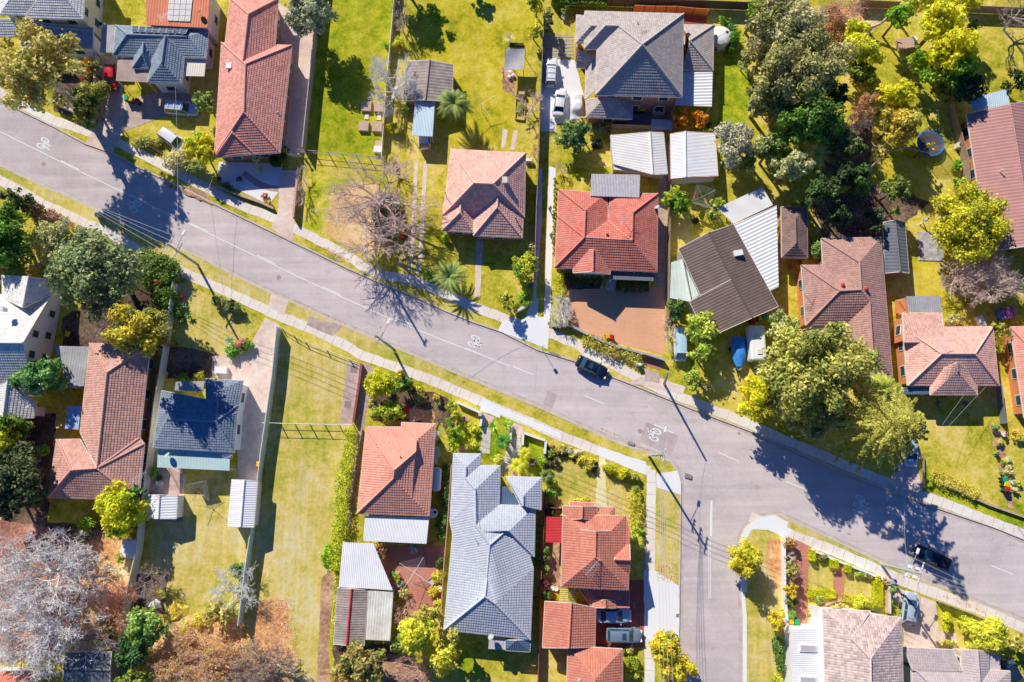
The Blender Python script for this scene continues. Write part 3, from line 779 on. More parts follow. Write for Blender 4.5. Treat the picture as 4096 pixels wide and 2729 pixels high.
def garment(p, q, h, mat, label, cat='laundry', name='hanging_garment'):
    """cloth pegged between p and q"""
    m = MB(); n = 5; p, q = Vector(p), Vector(q); s = Vector((-(q - p).y, (q - p).x, 0)).normalized()
    for i in range(n):
        for j in range(n):
            a = p.lerp(q, .1 + .8 * i / (n - 1)); m.v.append(tuple(a + s * .09 * math.sin(i * 2.1 + j) * j / n - Vector((0, 0, h * j / (n - 1)))))
    for i in range(n - 1):
        for j in range(n - 1): m.f.append((i*n + j, (i+1)*n + j, (i+1)*n + j + 1, i*n + j + 1)); m.mi.append(0)
    return setp(m.build(name, mat, None, p), label, cat)
POLEM = plain('grey_green_timber', (.40, .42, .33), .85, .18, 3, .3)
def power_pole(label, t, x, y, h=9.5, ang=.5, arms=((.2, 2.2), (2.3, 1.6)), lamp=True, group='power poles along the street', lean=(0, 0), lamplen=2.3, trans=False):
    b = at(t, x, y, 0); root = thing('power_pole', label, 'power pole', b, group); ax = Vector((math.cos(ang), math.sin(ang), 0)); top = b + Vector((lean[0], lean[1], h))
    m = MB(); mid = b.lerp(top, .5); m.tube(b, mid, .19, .16, 10); m.tube(mid, top, .16, .13, 10); m.build('pole', POLEM, root)
    att = []
    for dz, w in arms:
        c = b.lerp(top, 1 - dz / h); m = MB(); m.bar(c - ax * w / 2 + Vector((.14, .1, 0)), c + ax * w / 2 + Vector((.14, .1, 0)), .12, .12); a = m.build('crossarm', OFFW if dz < 1 else GREYM, root)
        for k in range(4):
            q = c + ax * w * (-.46 + .92 * k / 3) + Vector((.14, .1, 0)); m = MB(); m.lathe(q, [(.03, 0), (.07, .05), (.07, .16), (.03, .2)], 8); m.build('insulator', GREYM, a); att.append(q + Vector((0, 0, .2)))
    if lamp:
        c = b.lerp(top, .72); q = c + ax * lamplen + Vector((0, 0, .55)); m = MB(); m.tube(c, q, .04, .035, 6); la = m.build('lamp_arm', GREYM, root)
        m = MB(); m.box((q.x + ax.x * .3, q.y + ax.y * .3, q.z), (.75, .34, .16), ang); m.build('lamp_head', WHITE, la, bevel=.05)
    if trans:
        for sg in (-1, 1):
            for dz in (.9, 2.6): c = top - Vector((0, 0, dz)) + ax * sg * .55; m = MB(); m.box(c, (.35, .35, .5), ang); m.build('switch_box', WHITE, root)
    return root, att, top
WIREM = plain('wire_grey', (.62, .62, .58), .9, .05)
def wire(label, p, q, sag=.6, r=.022, mat=None, group='power lines along the street'):
    m = MB(); p, q = Vector(p), Vector(q); n = 14; ps = [p.lerp(q, k / n) - Vector((0, 0, sag * 4 * (k / n) * (1 - k / n))) for k in range(n + 1)]; m.path(ps, r, 4, 0)
    return setp(m.build('power_line', mat or WIREM, None, p), label, 'power line', group)
# ---------------------------------------------------------------- people
def skin_mesh(J, E, name, mat, root, sub=1):
    me = bpy.data.meshes.new(name); o = bpy.data.objects.new(name, me); COL.objects.link(o); keys = list(J); me.from_pydata([J[k][0] for k in keys], [(keys.index(a), keys.index(b)) for a, b in E], [])
    sk = o.modifiers.new('skin', 'SKIN'); sk.use_smooth_shade = True
    for i, k in enumerate(keys): me.skin_vertices[0].data[i].radius = J[k][1] if isinstance(J[k][1], tuple) else (J[k][1], J[k][1])
    me.skin_vertices[0].data[0].use_root = True
    ss = o.modifiers.new('sub', 'SUBSURF'); ss.levels = sub; ss.render_levels = sub
    bpy.context.view_layer.update(); dg = bpy.context.evaluated_depsgraph_get(); m2 = bpy.data.meshes.new_from_object(o.evaluated_get(dg)); o.modifiers.clear(); o.data = m2; m2.materials.clear(); m2.materials.append(mat)
    o.parent = root; return o
SKIN = plain('skin', (.55, .32, .22), .6, .08); SHOE = plain('white_shoes', (.8, .8, .8), .6); HAIRD = plain('dark_hair', (.015, .012, .01), .6); HAIRB = plain('brown_hair', (.2, .09, .04), .6)
def person(t, x, y, rz, label, shirt, trousers, hair, stride=.3, bend=0.0, armf=.25):
    p = at(t, x, y, 0); root = thing('person', label, 'person', (0, 0, 0)); s = stride; f = bend
    J = {'pel': ((0, 0, .93), (.13, .15)), 'bel': ((.02 + f * .1, 0, 1.1), (.1, .14)), 'che': ((.03 + f * .22, 0, 1.3), (.11, .165)), 'nec': ((.05 + f * .35, 0, 1.5), .055), 'hed': ((.07 + f * .42, 0, 1.6), (.085, .075)), 'top': ((.07 + f * .46, 0, 1.72), (.085, .075)), 'nos': ((.19 + f * .42, 0, 1.62), .018)}
    E = [('pel', 'bel'), ('bel', 'che'), ('che', 'nec'), ('nec', 'hed'), ('hed', 'top'), ('hed', 'nos')]; hx = .05 + f * .25
    for sg, n in ((-1, 'l'), (1, 'r')):
        q = s * sg; J.update({n + 'hip': ((0, .1 * sg, .88), .095), n + 'kne': ((q * .55 + .05, .1 * sg, .5), .062), n + 'ank': ((q - (.05 if q < 0 else 0), .1 * sg, .1 + (.05 if q < 0 else 0)), .042), n + 'toe': ((q + .2, .11 * sg, .04), .035)})
        E += [('pel', n + 'hip'), (n + 'hip', n + 'kne'), (n + 'kne', n + 'ank'), (n + 'ank', n + 'toe')]
        w = -q * armf * 2 + hx; J.update({n + 'sho': ((hx, .19 * sg, 1.43), .062), n + 'elb': ((w * .5 + hx * .3 - .03, .26 * sg, 1.15), .043), n + 'wri': ((w + .1, .27 * sg, .92), .03), n + 'pal': ((w + .14, .27 * sg, .84), (.018, .038))})
        E += [('che', n + 'sho'), (n + 'sho', n + 'elb'), (n + 'elb', n + 'wri'), (n + 'wri', n + 'pal')]
        for i, (dy, l) in enumerate(((-.03, .075), (-.01, .09), (.01, .085), (.03, .065))): J[n + 'f%d' % i] = ((w + .17, .27 * sg + dy, .84 - l), .009); E.append((n + 'pal', n + 'f%d' % i))
        J[n + 'th'] = ((w + .2, .27 * sg - sg * .05, .86), .01); E.append((n + 'pal', n + 'th'))
    skin_mesh(J, E, 'body', SKIN, root)
    g = lambda ks, d: {k: (J[k][0], tuple(a + d for a in J[k][1]) if isinstance(J[k][1], tuple) else J[k][1] + d) for k in ks}
    skin_mesh(g(['pel', 'bel', 'che', 'lsho', 'lelb', 'rsho', 'relb'], .025), [('pel', 'bel'), ('bel', 'che'), ('che', 'lsho'), ('lsho', 'lelb'), ('che', 'rsho'), ('rsho', 'relb')], 'shirt', shirt, root)
    skin_mesh(g(['pel', 'lhip', 'lkne', 'lank', 'rhip', 'rkne', 'rank'], .02), [('pel', 'lhip'), ('lhip', 'lkne'), ('lkne', 'lank'), ('pel', 'rhip'), ('rhip', 'rkne'), ('rkne', 'rank')], 'trousers', trousers, root)
    c = J['top'][0]; m = MB(); m.lathe((c[0] - .015, 0, c[2] - .05), [(.098, -.06), (.108, 0), (.1, .06), (.06, .105), (.01, .115)], 12); m.build('hair', hair, root, smooth=True)
    for n in 'lr':
        a, b = J[n + 'ank'][0], J[n + 'toe'][0]; m = MB(); m.box(((a[0] + b[0]) / 2, a[1], max(.055, a[2] - .045)), (.3, .11, .1)); m.build('shoe', SHOE, root, bevel=.03)
    m = MB()
    for sg in (-1, 1): m.box((c[0] + .075, .033 * sg, 1.63), (.02, .028, .014)); m.box((c[0] - .01, .085 * sg, 1.61), (.05, .02, .06))
    m.build('eye', HAIRD, root)
    root.location = p; root.rotation_euler.z = rz; return root
# ---------------------------------------------------------------- other garden things
def pot(t, x, y, r, h, mat, col, label, group=None):
    p = at(t, x, y, h); root = thing('plant_pot', label, 'plant pot', (p.x, p.y, 0), group); m = MB(); m.lathe((p.x, p.y, 0), [(r * .7, 0), (r, h * .9), (r * 1.1, h * .9), (r * 1.1, h), (r * .9, h), (r * .85, h * .85)], 14); m.build('pot', mat, root)
    if col is not None:
        V, F, C, _ = crown_leaves((p.x, p.y, h + r * .5), (r * .9, r * .9, r * .8), 5, .1, 1.2, col, .2, None, 0, (.4, .6)); mesh_np('plant', V, F, C, LEAF, root)
    return root
def simple_box(name, label, cat, t, x, y, d, z, mat, rz=0, group=None, bevel=.02, zb=0, ztop=True):
    p = at(t, x, y, zb + z); m = MB(); m.box((p.x, p.y, zb + z / 2), (d[0], d[1], z), rz); return setp(m.build(name, mat, None, (p.x, p.y, zb), bevel=bevel), label, cat, group)
def ac_unit(t, x, y, label, fans=2, rz=0, zb=0):
    p = at(t, x, y, zb + .9); root = thing('air_conditioner', label, 'air conditioner', (p.x, p.y, zb)); m = MB(); m.box((p.x, p.y, zb + .45), (.95 * fans * .8 + .3, .75, .9), rz); m.build('casing', OFFW, root, bevel=.03)
    for k in range(fans):
        q = (k - (fans - 1) / 2) * .72; m = MB(); m.lathe((p.x + q * math.cos(rz), p.y + q * math.sin(rz), zb + .9), [(.3, 0), (.3, .03), (.05, .04)], 16); m.build('fan_grille', DARK, root)
    return root
def tank(t, x, y, r, h, mat, label, name='water_tank'):
    p = at(t, x, y, h); root = thing(name, label, 'water tank', (p.x, p.y, 0)); m = MB(); m.lathe((p.x, p.y, 0), [(r, 0), (r, h * .9), (r * .95, h * .95), (r * .3, h), (.02, h + .03)], 28); m.build('shell', mat, root, smooth=True)
    m = MB(); m.lathe((p.x + r * .55, p.y + r * .3, h * .96), [(.22, 0), (.22, .08), (.02, .1)], 14); m.build('lid', DARK, root)
    m = MB()
    for k in range(4): e = k * math.pi / 2 + .5; m.bar((p.x, p.y, h + .05), (p.x + r * .93 * math.cos(e), p.y + r * .93 * math.sin(e), h * .98), .07, .05)
    m.build('rib', mat, root); return root
# ---------------------------------------------------------------- surfaces
GR = ground_mat('garden_grass', [(.18, (.09, .14, .01)), (.36, (.28, .27, .02)), (.54, (.46, .38, .05)), (.74, (.60, .46, .16))])
GR_G = ground_mat('green_grass', [(.2, (.07, .14, .006)), (.42, (.20, .27, .012)), (.6, (.38, .38, .022)), (.78, (.56, .46, .09))])
GR_Y = ground_mat('yellow_grass', [(.2, (.16, .22, .01)), (.38, (.38, .345, .02)), (.55, (.54, .43, .035)), (.76, (.66, .50, .13))], streak=(.6, .5, .12, .25))
GR_T = ground_mat('dry_grass', [(.2, (.24, .29, .03)), (.38, (.42, .38, .065)), (.55, (.57, .44, .13)), (.72, (.68, .51, .27))], streak=(0, 1.1, .07, .22))
LITTER = ground_mat('leaf_litter', [(.25, (.30, .13, .05)), (.45, (.56, .27, .12)), (.6, (.66, .40, .18)), (.75, (.76, .58, .36))], .2, 6)
LITTERP = ground_mat('pale_litter', [(.2, (.40, .30, .07)), (.4, (.52, .36, .14)), (.6, (.62, .40, .22)), (.8, (.70, .54, .38))], .2, 6)
SOIL_SHADE = ground_mat('soil_with_shade', [(.25, (.04, .03, .022)), (.5, (.11, .07, .05)), (.75, (.22, .15, .10))], .25, 6)  # soil, darkened so its colour also holds deep tree shade
BARKS = ground_mat('bark_mulch', [(.25, (.16, .09, .06)), (.5, (.36, .21, .13)), (.75, (.55, .36, .23))], .25, 6)
ASPH = ground_mat('asphalt', [(.25, (.40, .345, .345)), (.5, (.475, .41, .40)), (.75, (.54, .465, .45))], .035, 9, .1, .15, streak=(rad(25), .035, .75, .2))
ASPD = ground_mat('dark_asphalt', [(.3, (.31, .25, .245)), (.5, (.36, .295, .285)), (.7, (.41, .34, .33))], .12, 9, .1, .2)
PATH = ground_mat('path_concrete', [(.3, (.55, .46, .41)), (.5, (.61, .52, .46)), (.7, (.67, .58, .52))], .12, 4, .1, .15)
PATHW = ground_mat('fresh_concrete', [(.3, (.82, .78, .74)), (.7, (.92, .90, .87))], .12, 4, .1, .1)
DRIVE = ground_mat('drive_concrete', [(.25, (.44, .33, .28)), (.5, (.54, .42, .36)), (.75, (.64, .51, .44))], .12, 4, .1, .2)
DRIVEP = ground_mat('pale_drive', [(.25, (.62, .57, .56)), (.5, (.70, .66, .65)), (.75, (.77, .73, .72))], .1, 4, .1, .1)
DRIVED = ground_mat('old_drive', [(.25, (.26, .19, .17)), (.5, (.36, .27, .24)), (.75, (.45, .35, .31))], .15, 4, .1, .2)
GRAVEL = ground_mat('white_gravel', [(.3, (.60, .60, .60)), (.7, (.85, .84, .83))], .3, 9, .1, .4)
ORPAVE = paver_mat('orange_pavers', (.63, .33, .19), (.66, .37, .22), (.56, .29, .17), .5, .24, .12)
REDPAVE = paver_mat('red_pavers', (.46, .18, .125), (.52, .235, .165), (.37, .155, .115), .4, .2)
MAROON = paver_mat('maroon_pavers', (.34, .09, .07), (.40, .12, .09), (.26, .08, .07), .4, .2)
GREYPAVE = paver_mat('grey_pavers', (.50, .46, .43), (.66, .61, .57), (.30, .27, .25), .42, .22)
CREAMPAVE = paver_mat('cream_pavers', (.78, .60, .34), (.84, .66, .40), (.66, .50, .28), .4, .2)
LINE, nt, nd, lk, b = newmat('road_paint'); lk.new(ramp(nd, lk, noise(nd, lk, geo_pos(nd), 7, 5, .75), [(.27, (.70, .65, .63)), (.38, (.93, .92, .90))]), b.inputs['Base Color']); b.inputs['Roughness'].default_value = .75
KERB = plain('kerb_concrete', (.62, .53, .47), .9, .14, 1.2, .2)
GUT = plain('gutter_concrete', (.55, .46, .41), .9, .2, .8, .2)
# ---------------------------------------------------------------- road, kerbs, paths
NE = pts('N', '0,404 89,446 214,507 339,574 451,614 554,670 696,736 804,789 866,821 1000,885 1170,968 1232,997 1384,1071 1513,1129 1670,1193 1777,1242 1893,1289 2000,1325 2152,1400 2241,1427 2313,1449 2442,1505 2536,1541 2759,1632 2875,1677 3000,1724 3096,1766 3230,1826 3373,1887 3551,1958 3690,2012 3792,2047 3989,2114 4096,2158 4400,2280')
SW = pts('N', '0,661 147,733 277,789 402,847 571,932 670,972 804,1030 1000,1131 1089,1173 1161,1204 1370,1300 1482,1347 1536,1374 1616,1403 1759,1464 2000,1565 2170,1634 2312,1699 2491,1779 2594,1808 2630,1822 2683,1846 2708,1880 2721,1927 2723,1980 2723,2029 2719,2341 2715,2565 2716,2729 2716,2950')
SE = pts('N', '2973,2950 2973,2729 2973,2466 2965,2370 2958,2297 2959,2200 2966,2145 2982,2112 3005,2088 3040,2072 3080,2063 3118,2060 3283,2134 3475,2225 3596,2279 3721,2333 3828,2370 3944,2426 4096,2484 4400,2600')
ext = lambda a, b, d=700: a + (a - b).normalized() * d
nl, nr = ext(NE[0], NE[1]), ext(NE[-1], NE[-2]); sl, sd = ext(SW[0], SW[1]), ext(SW[-1], SW[-2]); ed, er = ext(SE[0], SE[1]), ext(SE[-1], SE[-2])
B_ = 900
flat('road', [[Vector((-B_, -B_, 0)), Vector((B_, -B_, 0)), Vector((B_, B_, 0)), Vector((-B_, B_, 0))]], ASPH, -.13)
m = MB()
for poly in ([nl] + NE + [nr, Vector((B_, B_, 0)), Vector((-B_, B_, 0))], [sl] + SW + [sd, Vector((-B_, -B_, 0))], [ed] + SE + [er, Vector((B_, -B_, 0))]):
    poly = [Vector((p.x, p.y, 0)) for p in poly]
    if sum(a.x * b.y - b.x * a.y for a, b in zip(poly, poly[1:] + poly[:1])) < 0: poly.reverse()
    m.poly(poly)
g = m.build('ground', GR); g['kind'] = 'structure'
flat('kerb', [ribbon(NE, .22, .04)], KERB, .012, h=.2); flat('kerb', [ribbon(SW, .22, -.04)], KERB, .012, h=.2); flat('kerb', [ribbon(SE, .22, -.04)], KERB, .012, h=.2)
flat('gutter', [ribbon(NE, .42, -.28)], GUT, -.122); flat('gutter', [ribbon(SW, .42, .28)], GUT, -.122); flat('gutter', [ribbon(SE, .42, .28)], GUT, -.122)
flat('kerb', [SE[3:11] + offset(SE[3:11], -.8)[::-1]], PATHW, .02)
flat('kerb', [ribbon(SE[1:4], .5, -.22)], PATHW, .018, h=.15)
def path_joints(ps, w, z, mat=None):
    q = resample(ps, 1.5); m = MB()
    for i, p in enumerate(q[1:-1]):
        t = (q[i + 2] - q[i]).normalized(); n = Vector((-t.y, t.x, 0)) * w / 2; m.poly([Vector((v.x, v.y, z)) for v in (p - n - t * .018, p + n - t * .018, p + n + t * .018, p - n + t * .018)])
    o = m.build('path_joint', plain('joint_dark', (.34, .28, .25), .9)); o['kind'] = 'structure'
NP = pts('N', '-60,335 45,398 130,440 214,482 330,520 446,560 580,623 728,700 804,740 911,798 1000,838 1045,852 1188,919 1313,981 1402,1030 1455,1072 1513,1098 1640,1118 1737,1155 1871,1218 2000,1267 2090,1300')
NP2 = pts('N', '2090,1300 2201,1334 2313,1379 2339,1404 2446,1454 2558,1516 2670,1570 2781,1610 3000,1697 3096,1742 3230,1797 3382,1862 3551,1932 3690,1983 3810,2026 4096,2138 4300,2215')
SP = pts('N', '-60,690 0,722 89,767 170,816 312,879 446,937 625,1039 759,1102 893,1160 1000,1211 1112,1262 1179,1289 1268,1325 1402,1392 1446,1422 1580,1467 1759,1534 2000,1640 2134,1695 2250,1748 2402,1806 2600,1886')
SP2 = pts('N', '2604,1880 2604,2029 2602,2200 2600,2400 2598,2729 2598,2900')
SP3 = pts('N', '3000,2068 3096,2109 3176,2145 3288,2185 3462,2257 3632,2333 3788,2390 3944,2448 4096,2513 4300,2600')
for p, w in ((NP, 1.35), (NP2, 1.35), (SP, 1.35), (SP2, 1.3), (SP3, 1.4)): flat('footpath', [ribbon(p, w)], PATH, .014); path_joints(p, w, .018)
WP = lambda t, s: pts(t, s, 0)
flat('footpath', [WP('C3', '880,862 1310,1005 1310,1120 1210,1085 865,930'), WP('C3', '1400,1110 1592,1080 1622,1190 1622,1300 1500,1262 1405,1232'), WP('D4', '0,140 160,200 145,268 0,222'), WP('C2', '2090,440 2240,505 2240,610 2060,540'), WP('C3', '-20,500 540,742 545,800 300,690 -20,560'), WP('O', '1708,1218 1740,1190 1782,1184 1812,1200 1800,1232 1770,1218 1740,1216')], PATHW, .02)
# verges, lawns and beds
flat('verge', [SW[:15] + SP[:18][::-1], SE[7:] + SP3[1:][::-1]], GR_T, .003); flat('verge', [WP('C3', '1400,1100 1615,1200 1620,1560 1400,1560'), WP('D3', '1400,-20 1600,-20 1590,690 1400,650'), WP('D4', '-262,330 -240,230 -190,150 -60,215 62,300 70,700 85,1040 130,1600 -270,1600')], GR_T, .0032)
flat('lawn', [WP('A2', '600,320 640,-40 1300,-40 1250,700 1195,1430 480,1370')], ground_mat('fresh_grass', [(.2, (.09, .165, .006)), (.4, (.25, .295, .012)), (.6, (.43, .39, .03)), (.8, (.58, .46, .10))], streak=(.3, .45, .13, .25)), .0035)
flat('lawn', [WP('O', '975,0 1235,0 1180,330 1040,330 1010,260 960,140'), WP('B4', '1240,760 1660,140 1700,880 1560,1220 1280,1240'), WP('O', '2030,300 2180,330 2150,430 2030,520')], GR_Y, .004)
flat('lawn', [WP('B2', '520,20 900,40 700,260 640,530 480,480'), WP('O', '1670,70 1725,60 1718,330 1655,400 1650,250'), WP('B3', '520,-60 990,-70 1000,15 620,30'), WP('C3', '-30,570 140,640 130,700 -30,640'), WP('C2', '1860,560 2060,690 2050,920 1840,880'), WP('C2', '2160,640 2240,680 2240,1010 2150,960'), WP('D4', '1690,0 2240,-30 2240,110 2040,80'), WP('A1', '440,800 760,790 700,960 500,910'), WP('D2', '1880,1180 2060,1480 2040,1560 1860,1400'), WP('C3', '210,760 400,820 350,1130 230,1080'), WP('C4', '1310,900 1400,1120 1830,1330 2240,1530 2240,1650 1560,1330 1340,1240')], GR_G, .004)
flat('lawn', [WP('N', '1128,1330 1440,1460 1400,1690 1360,1900 1290,2729 1000,2729 990,2480 1016,2260 1068,1800'), WP('O', '400,640 600,735 560,790 530,850 400,860'), WP('C3', '480,960 860,1060 850,1400 560,1400 420,1300'), WP('C3', '960,1110 1180,1210 1180,1568 960,1420'), WP('O', '420,1090 585,1060 570,1440 340,1440 345,1230'), WP('D3', '1405,-60 1590,-60 1590,690 1400,650'), WP('D4', '305,490 540,560 530,750 305,740'), WP('D4', '640,560 900,680 880,850 620,800')], GR_T, .004)
flat('litter', [WP('B2', '720,170 980,60 1140,80 1110,690 900,670 680,520')], LITTERP, .0075)
flat('litter', [WP('D1', '640,190 760,120 1110,300 1200,560 1160,960 800,1060 560,700'), WP('D1', '1400,1080 1700,960 2180,1010 2240,1568 1300,1568'), WP('D2', '60,830 330,820 430,1568 0,1568 20,1050'), WP('A4', '600,60 1230,60 1000,420 840,480 680,420'), WP('D4', '-60,300 65,300 60,760 -40,700'), WP('C2', '1420,520 1640,530 1640,650 1420,640')], LITTER, .008)
flat('garden_bed', [WP('B4', '330,250 1000,60 1400,250 1010,560 440,560'), WP('O', '0,940 130,950 110,1200 330,1210 220,1240 0,1280'), WP('A4', '700,1150 1100,1100 1060,1568 640,1568'), WP('C1', '1490,0 1640,-30 1990,60 1860,270 1500,260'), WP('B1', '1160,920 1540,1000 1500,1560 560,1560 560,1280'), WP('A1', '480,1000 870,1110 880,600 500,560'), WP('C2', '1060,290 1500,330 1780,440 1860,500 1800,900 1720,650 1430,640 1100,640'), WP('B3', '570,920 920,930 900,1020 800,1120 600,1060'), WP('C3', '410,870 880,1000 860,1110 720,1010 520,950 500,1060 400,1060'), WP('D1', '1230,600 1500,600 1480,960 1200,960'), WP('D2', '1260,560 1330,560 1450,830 1330,840'), WP('D2', '750,1230 1330,1230 1300,1400 750,1420')], SOIL_SHADE, .006)  # some of these beds paint deep tree shade onto the ground
flat('garden_bed', [WP('C4', '560,270 680,420 700,700 330,700'), WP('C4', '1930,660 2030,680 2140,1330 2180,1450 2090,1420 2030,1120'), WP('D4', '70,300 190,300 215,620 100,1000 85,1000'), WP('A3', '20,600 150,640 120,870 20,800'), WP('B1', '1440,60 1900,270 1850,150'), WP('D3', '400,330 540,330 540,720 400,720')], BARKS, .007)
flat('garden_bed', [WP('D1', '-60,120 300,140 620,240 720,1060 500,1300 -60,1400')], ground_mat('leafy_mulch', [(.25, (.13, .06, .05)), (.45, (.28, .13, .10)), (.65, (.45, .22, .15)), (.8, (.6, .36, .26))], .3, 6), .0091)
# drives and yards
flat('driveway', [WP('A1', '905,500 1060,500 1110,870 1130,960 1100,1190 1010,1375 755,1290 870,1150 900,1000'), WP('A2', '250,20 590,250 495,1370 290,1370'), WP('B2', '275,-40 440,-40 400,400 380,592 190,478 250,330'), WP('N', '1062,1270 1118,1302 1105,1420 1066,1680 1025,1980 985,2000 955,1960 940,1560 880,1500 880,1445 985,1410'), WP('B2', '190,1065 345,1130 305,1262 160,1185'), WP('C4', '1130,960 1265,950 1330,1235 1300,1345 1010,1225'), WP('C3', '1150,295 1340,215 1660,330 1640,400 1320,330')], DRIVE, .02)
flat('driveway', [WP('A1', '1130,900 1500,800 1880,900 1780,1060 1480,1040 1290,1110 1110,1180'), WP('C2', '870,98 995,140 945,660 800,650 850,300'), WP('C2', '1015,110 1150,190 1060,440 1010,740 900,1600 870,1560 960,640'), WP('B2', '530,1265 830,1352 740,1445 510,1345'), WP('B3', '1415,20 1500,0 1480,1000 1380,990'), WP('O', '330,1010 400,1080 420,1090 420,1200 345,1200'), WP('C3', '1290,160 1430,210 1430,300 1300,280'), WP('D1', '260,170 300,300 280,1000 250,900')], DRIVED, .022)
flat('driveway', [WP('A3', '370,530 665,540 745,830 755,1060 505,1115 500,1185 350,1180'), WP('B3', '345,-60 380,-60 375,420 320,1120 300,1090 325,400'), WP('B3', '440,-80 500,-60 470,700 450,1290 400,1290 410,700'), WP('B3', '300,1090 345,1110 340,1270 390,1275 395,1100 455,1110 435,1420 430,1560 -20,1395 30,1300 220,1290'), WP('D3', '1290,560 1400,575 1600,700 1605,1165 1290,1200')], DRIVEP, .021)
flat('driveway', [WP('D4', '1100,720 1450,850 1475,1110 1640,1130 1650,1260 1160,1255 1150,900 1050,790'), WP('C1', '1900,60 2240,0 2240,420 2190,330 1900,230')], DRIVE, .0225)
flat('driveway', [WP('N', '2262,1160 2661,1145 2656,1420 2600,1405 2440,1365 2330,1325 2285,1300')], ORPAVE, .02)
flat('paved_yard', [WP('C3', '1150,0 1330,40 1470,110 1430,180 1300,140 1270,60')], REDPAVE, .021)
flat('paved_yard', [WP('D4', '190,290 335,355 305,600 300,1040 130,1050 100,900 200,600'), WP('D4', '545,480 640,515 620,830 575,835 530,750'), WP('D2', '1090,340 1750,350 1720,900 1460,930 1300,800')], REDPAVE, .018)
flat('paved_yard', [WP('A3', '770,1050 1190,890 1570,900 1560,1168 990,1152 780,1120')], paver_mat('slate_pavers', (.22, .20, .21), (.28, .26, .27), (.14, .13, .13), .5, .25), .018)
flat('paved_yard', [WP('D3', '860,650 1300,655 1290,1255 860,1260')], MAROON, .018)
flat('paved_yard', [WP('D2', '1150,1310 1450,1330 1560,1568 1150,1568'), WP('D2', '640,640 720,560 760,640 700,1240 720,1568 600,1568')], BARKS, .012)
flat('garden_path', [WP('C2', '2085,690 2160,690 2150,930 2060,930'), WP('C3', '100,800 165,760 190,870 90,1080 10,1100 20,1000')], GREYPAVE, .02)
flat('garden_path', [WP('C3', '888,950 942,965 960,1420 850,1420')], CREAMPAVE, .02)
flat('garden_path', [WP('B2', '2030,560 2090,560 2060,1100 2010,1090'), WP('A3', '25,1150 70,1170 40,1330 10,1320'), WP('C1', '1480,1060 1620,1060 1660,1160 1640,1370 1600,1370 1590,1180 1490,1180'), WP('O', '1180,300 1190,300 1182,345 1172,345')], DRIVE, .016)
flat('garden_path', [WP('C2', '2075,570 2190,600 2160,690 2070,680'), WP('C3', '120,650 210,690 180,790 110,740')], DRIVE, .016)
flat('gravel_garden', [WP('O', '503,372 650,376 642,440 618,470 500,415')], GRAVEL, .012)
flat('garden_path', [ribbon(smooth_line(pts('B2', '-60,-20 40,60 140,110 260,130')), .9)], DRIVED, .02)
flat('wheel_track', [ribbon(pts('B2', '1490,-120 1470,330 1445,740 1430,870'), .55), ribbon(pts('B2', '1575,-120 1545,350 1530,700 1500,880'), .6)], DRIVE, .012)
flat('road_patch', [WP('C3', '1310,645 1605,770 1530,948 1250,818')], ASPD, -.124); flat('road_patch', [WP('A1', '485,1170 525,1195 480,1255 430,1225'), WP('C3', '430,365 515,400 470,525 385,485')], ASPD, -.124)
# ---------------------------------------------------------------- road markings
def zr(ps): return [Vector((p.x, p.y, -.118)) for p in ps]
RT = lambda s, t='N': pts(t, s, -.118)
mk = [ribbon(RT('-80,490 0,527 174,613 348,700 510,778 670,854 830,931 1000,1014 1201,1111 1357,1184 1558,1274 1759,1356 2000,1449 2038,1464'), .13)]
for t, a in (('A1', '545,1440 710,1520'), ('B1', '1155,170 1315,245'), ('B1', '1710,437 1868,510'), ('B2', '65,720 230,800'), ('B2', '650,1000 815,1078'), ('B2', '1285,1275 1455,1347'), ('C2', '1925,-20 2080,45'), ('C3', '118,150 298,222'), ('C3', '760,410 930,482'), ('C3', '1382,670 1555,745'), ('C3', '1962,920 2140,998'), ('C4', '110,1180 270,1245'), ('C4', '705,1425 862,1497'), ('D4', '1315,272 1490,345'), ('D4', '1950,525 2142,603')): mk.append(ribbon(RT(a, t), .15))
mk += [ribbon(RT('1894,5 1890,262', 'D3'), .3), ribbon(RT('1895,-60 1894,5', 'D3'), .3), ribbon(RT('1868,262 1872,560 1873,818', 'D3'), .09), ribbon(RT('1881,262 1887,560 1887,818', 'D3'), .09)]
flat('road_marking', mk, LINE, -.118)
def bike(t, x, y, ux, uy):
    """painted bicycle: two wheels, frame, bars and saddle; (ux,uy) points up the symbol"""
    c = at(t, x, y, -.118); q = at(t, x + ux, y + uy, -.118); u = (q - c).normalized(); r = Vector((u.y, -u.x, 0)); m = MB(); W = lambda a, b: Vector((c.x, c.y, -.118)) + r * a + u * b
    st = 1.9
    def seg(a, b, w=.14):
        p, q = W(a[0], a[1] * st), W(b[0], b[1] * st); d = (q - p).normalized(); n = Vector((-d.y, d.x, 0)) * w / 2; m.poly(upward([p - n - d * w * .3, q - n + d * w * .3, q + n + d * w * .3, p + n - d * w * .3]))
    for s in (-1, 1):
        k = 20
        for i in range(k):
            e, f = 2 * math.pi * i / k, 2 * math.pi * (i + 1) / k; P = lambda a, R_: W(s * .52 + R_ * math.cos(a), (-.3 + R_ * math.sin(a)) * st); m.poly(upward([P(e, .24), P(f, .24), P(f, .38), P(e, .38)]))
    A, B, Cc, D, E_ = (-.52, -.3), (-.05, -.3), (-.22, .25), (.36, .25), (.52, -.3)
    for a, b in ((A, B), (A, Cc), (B, Cc), (B, D), (Cc, D), (E_, D), (D, (.32, .48)), ((.32, .48), (.5, .5)), (Cc, (-.24, .36)), ((-.36, .37), (-.12, .37))): seg(a, b)
    o = m.build('bicycle_marking', LINE); o['kind'] = 'structure'
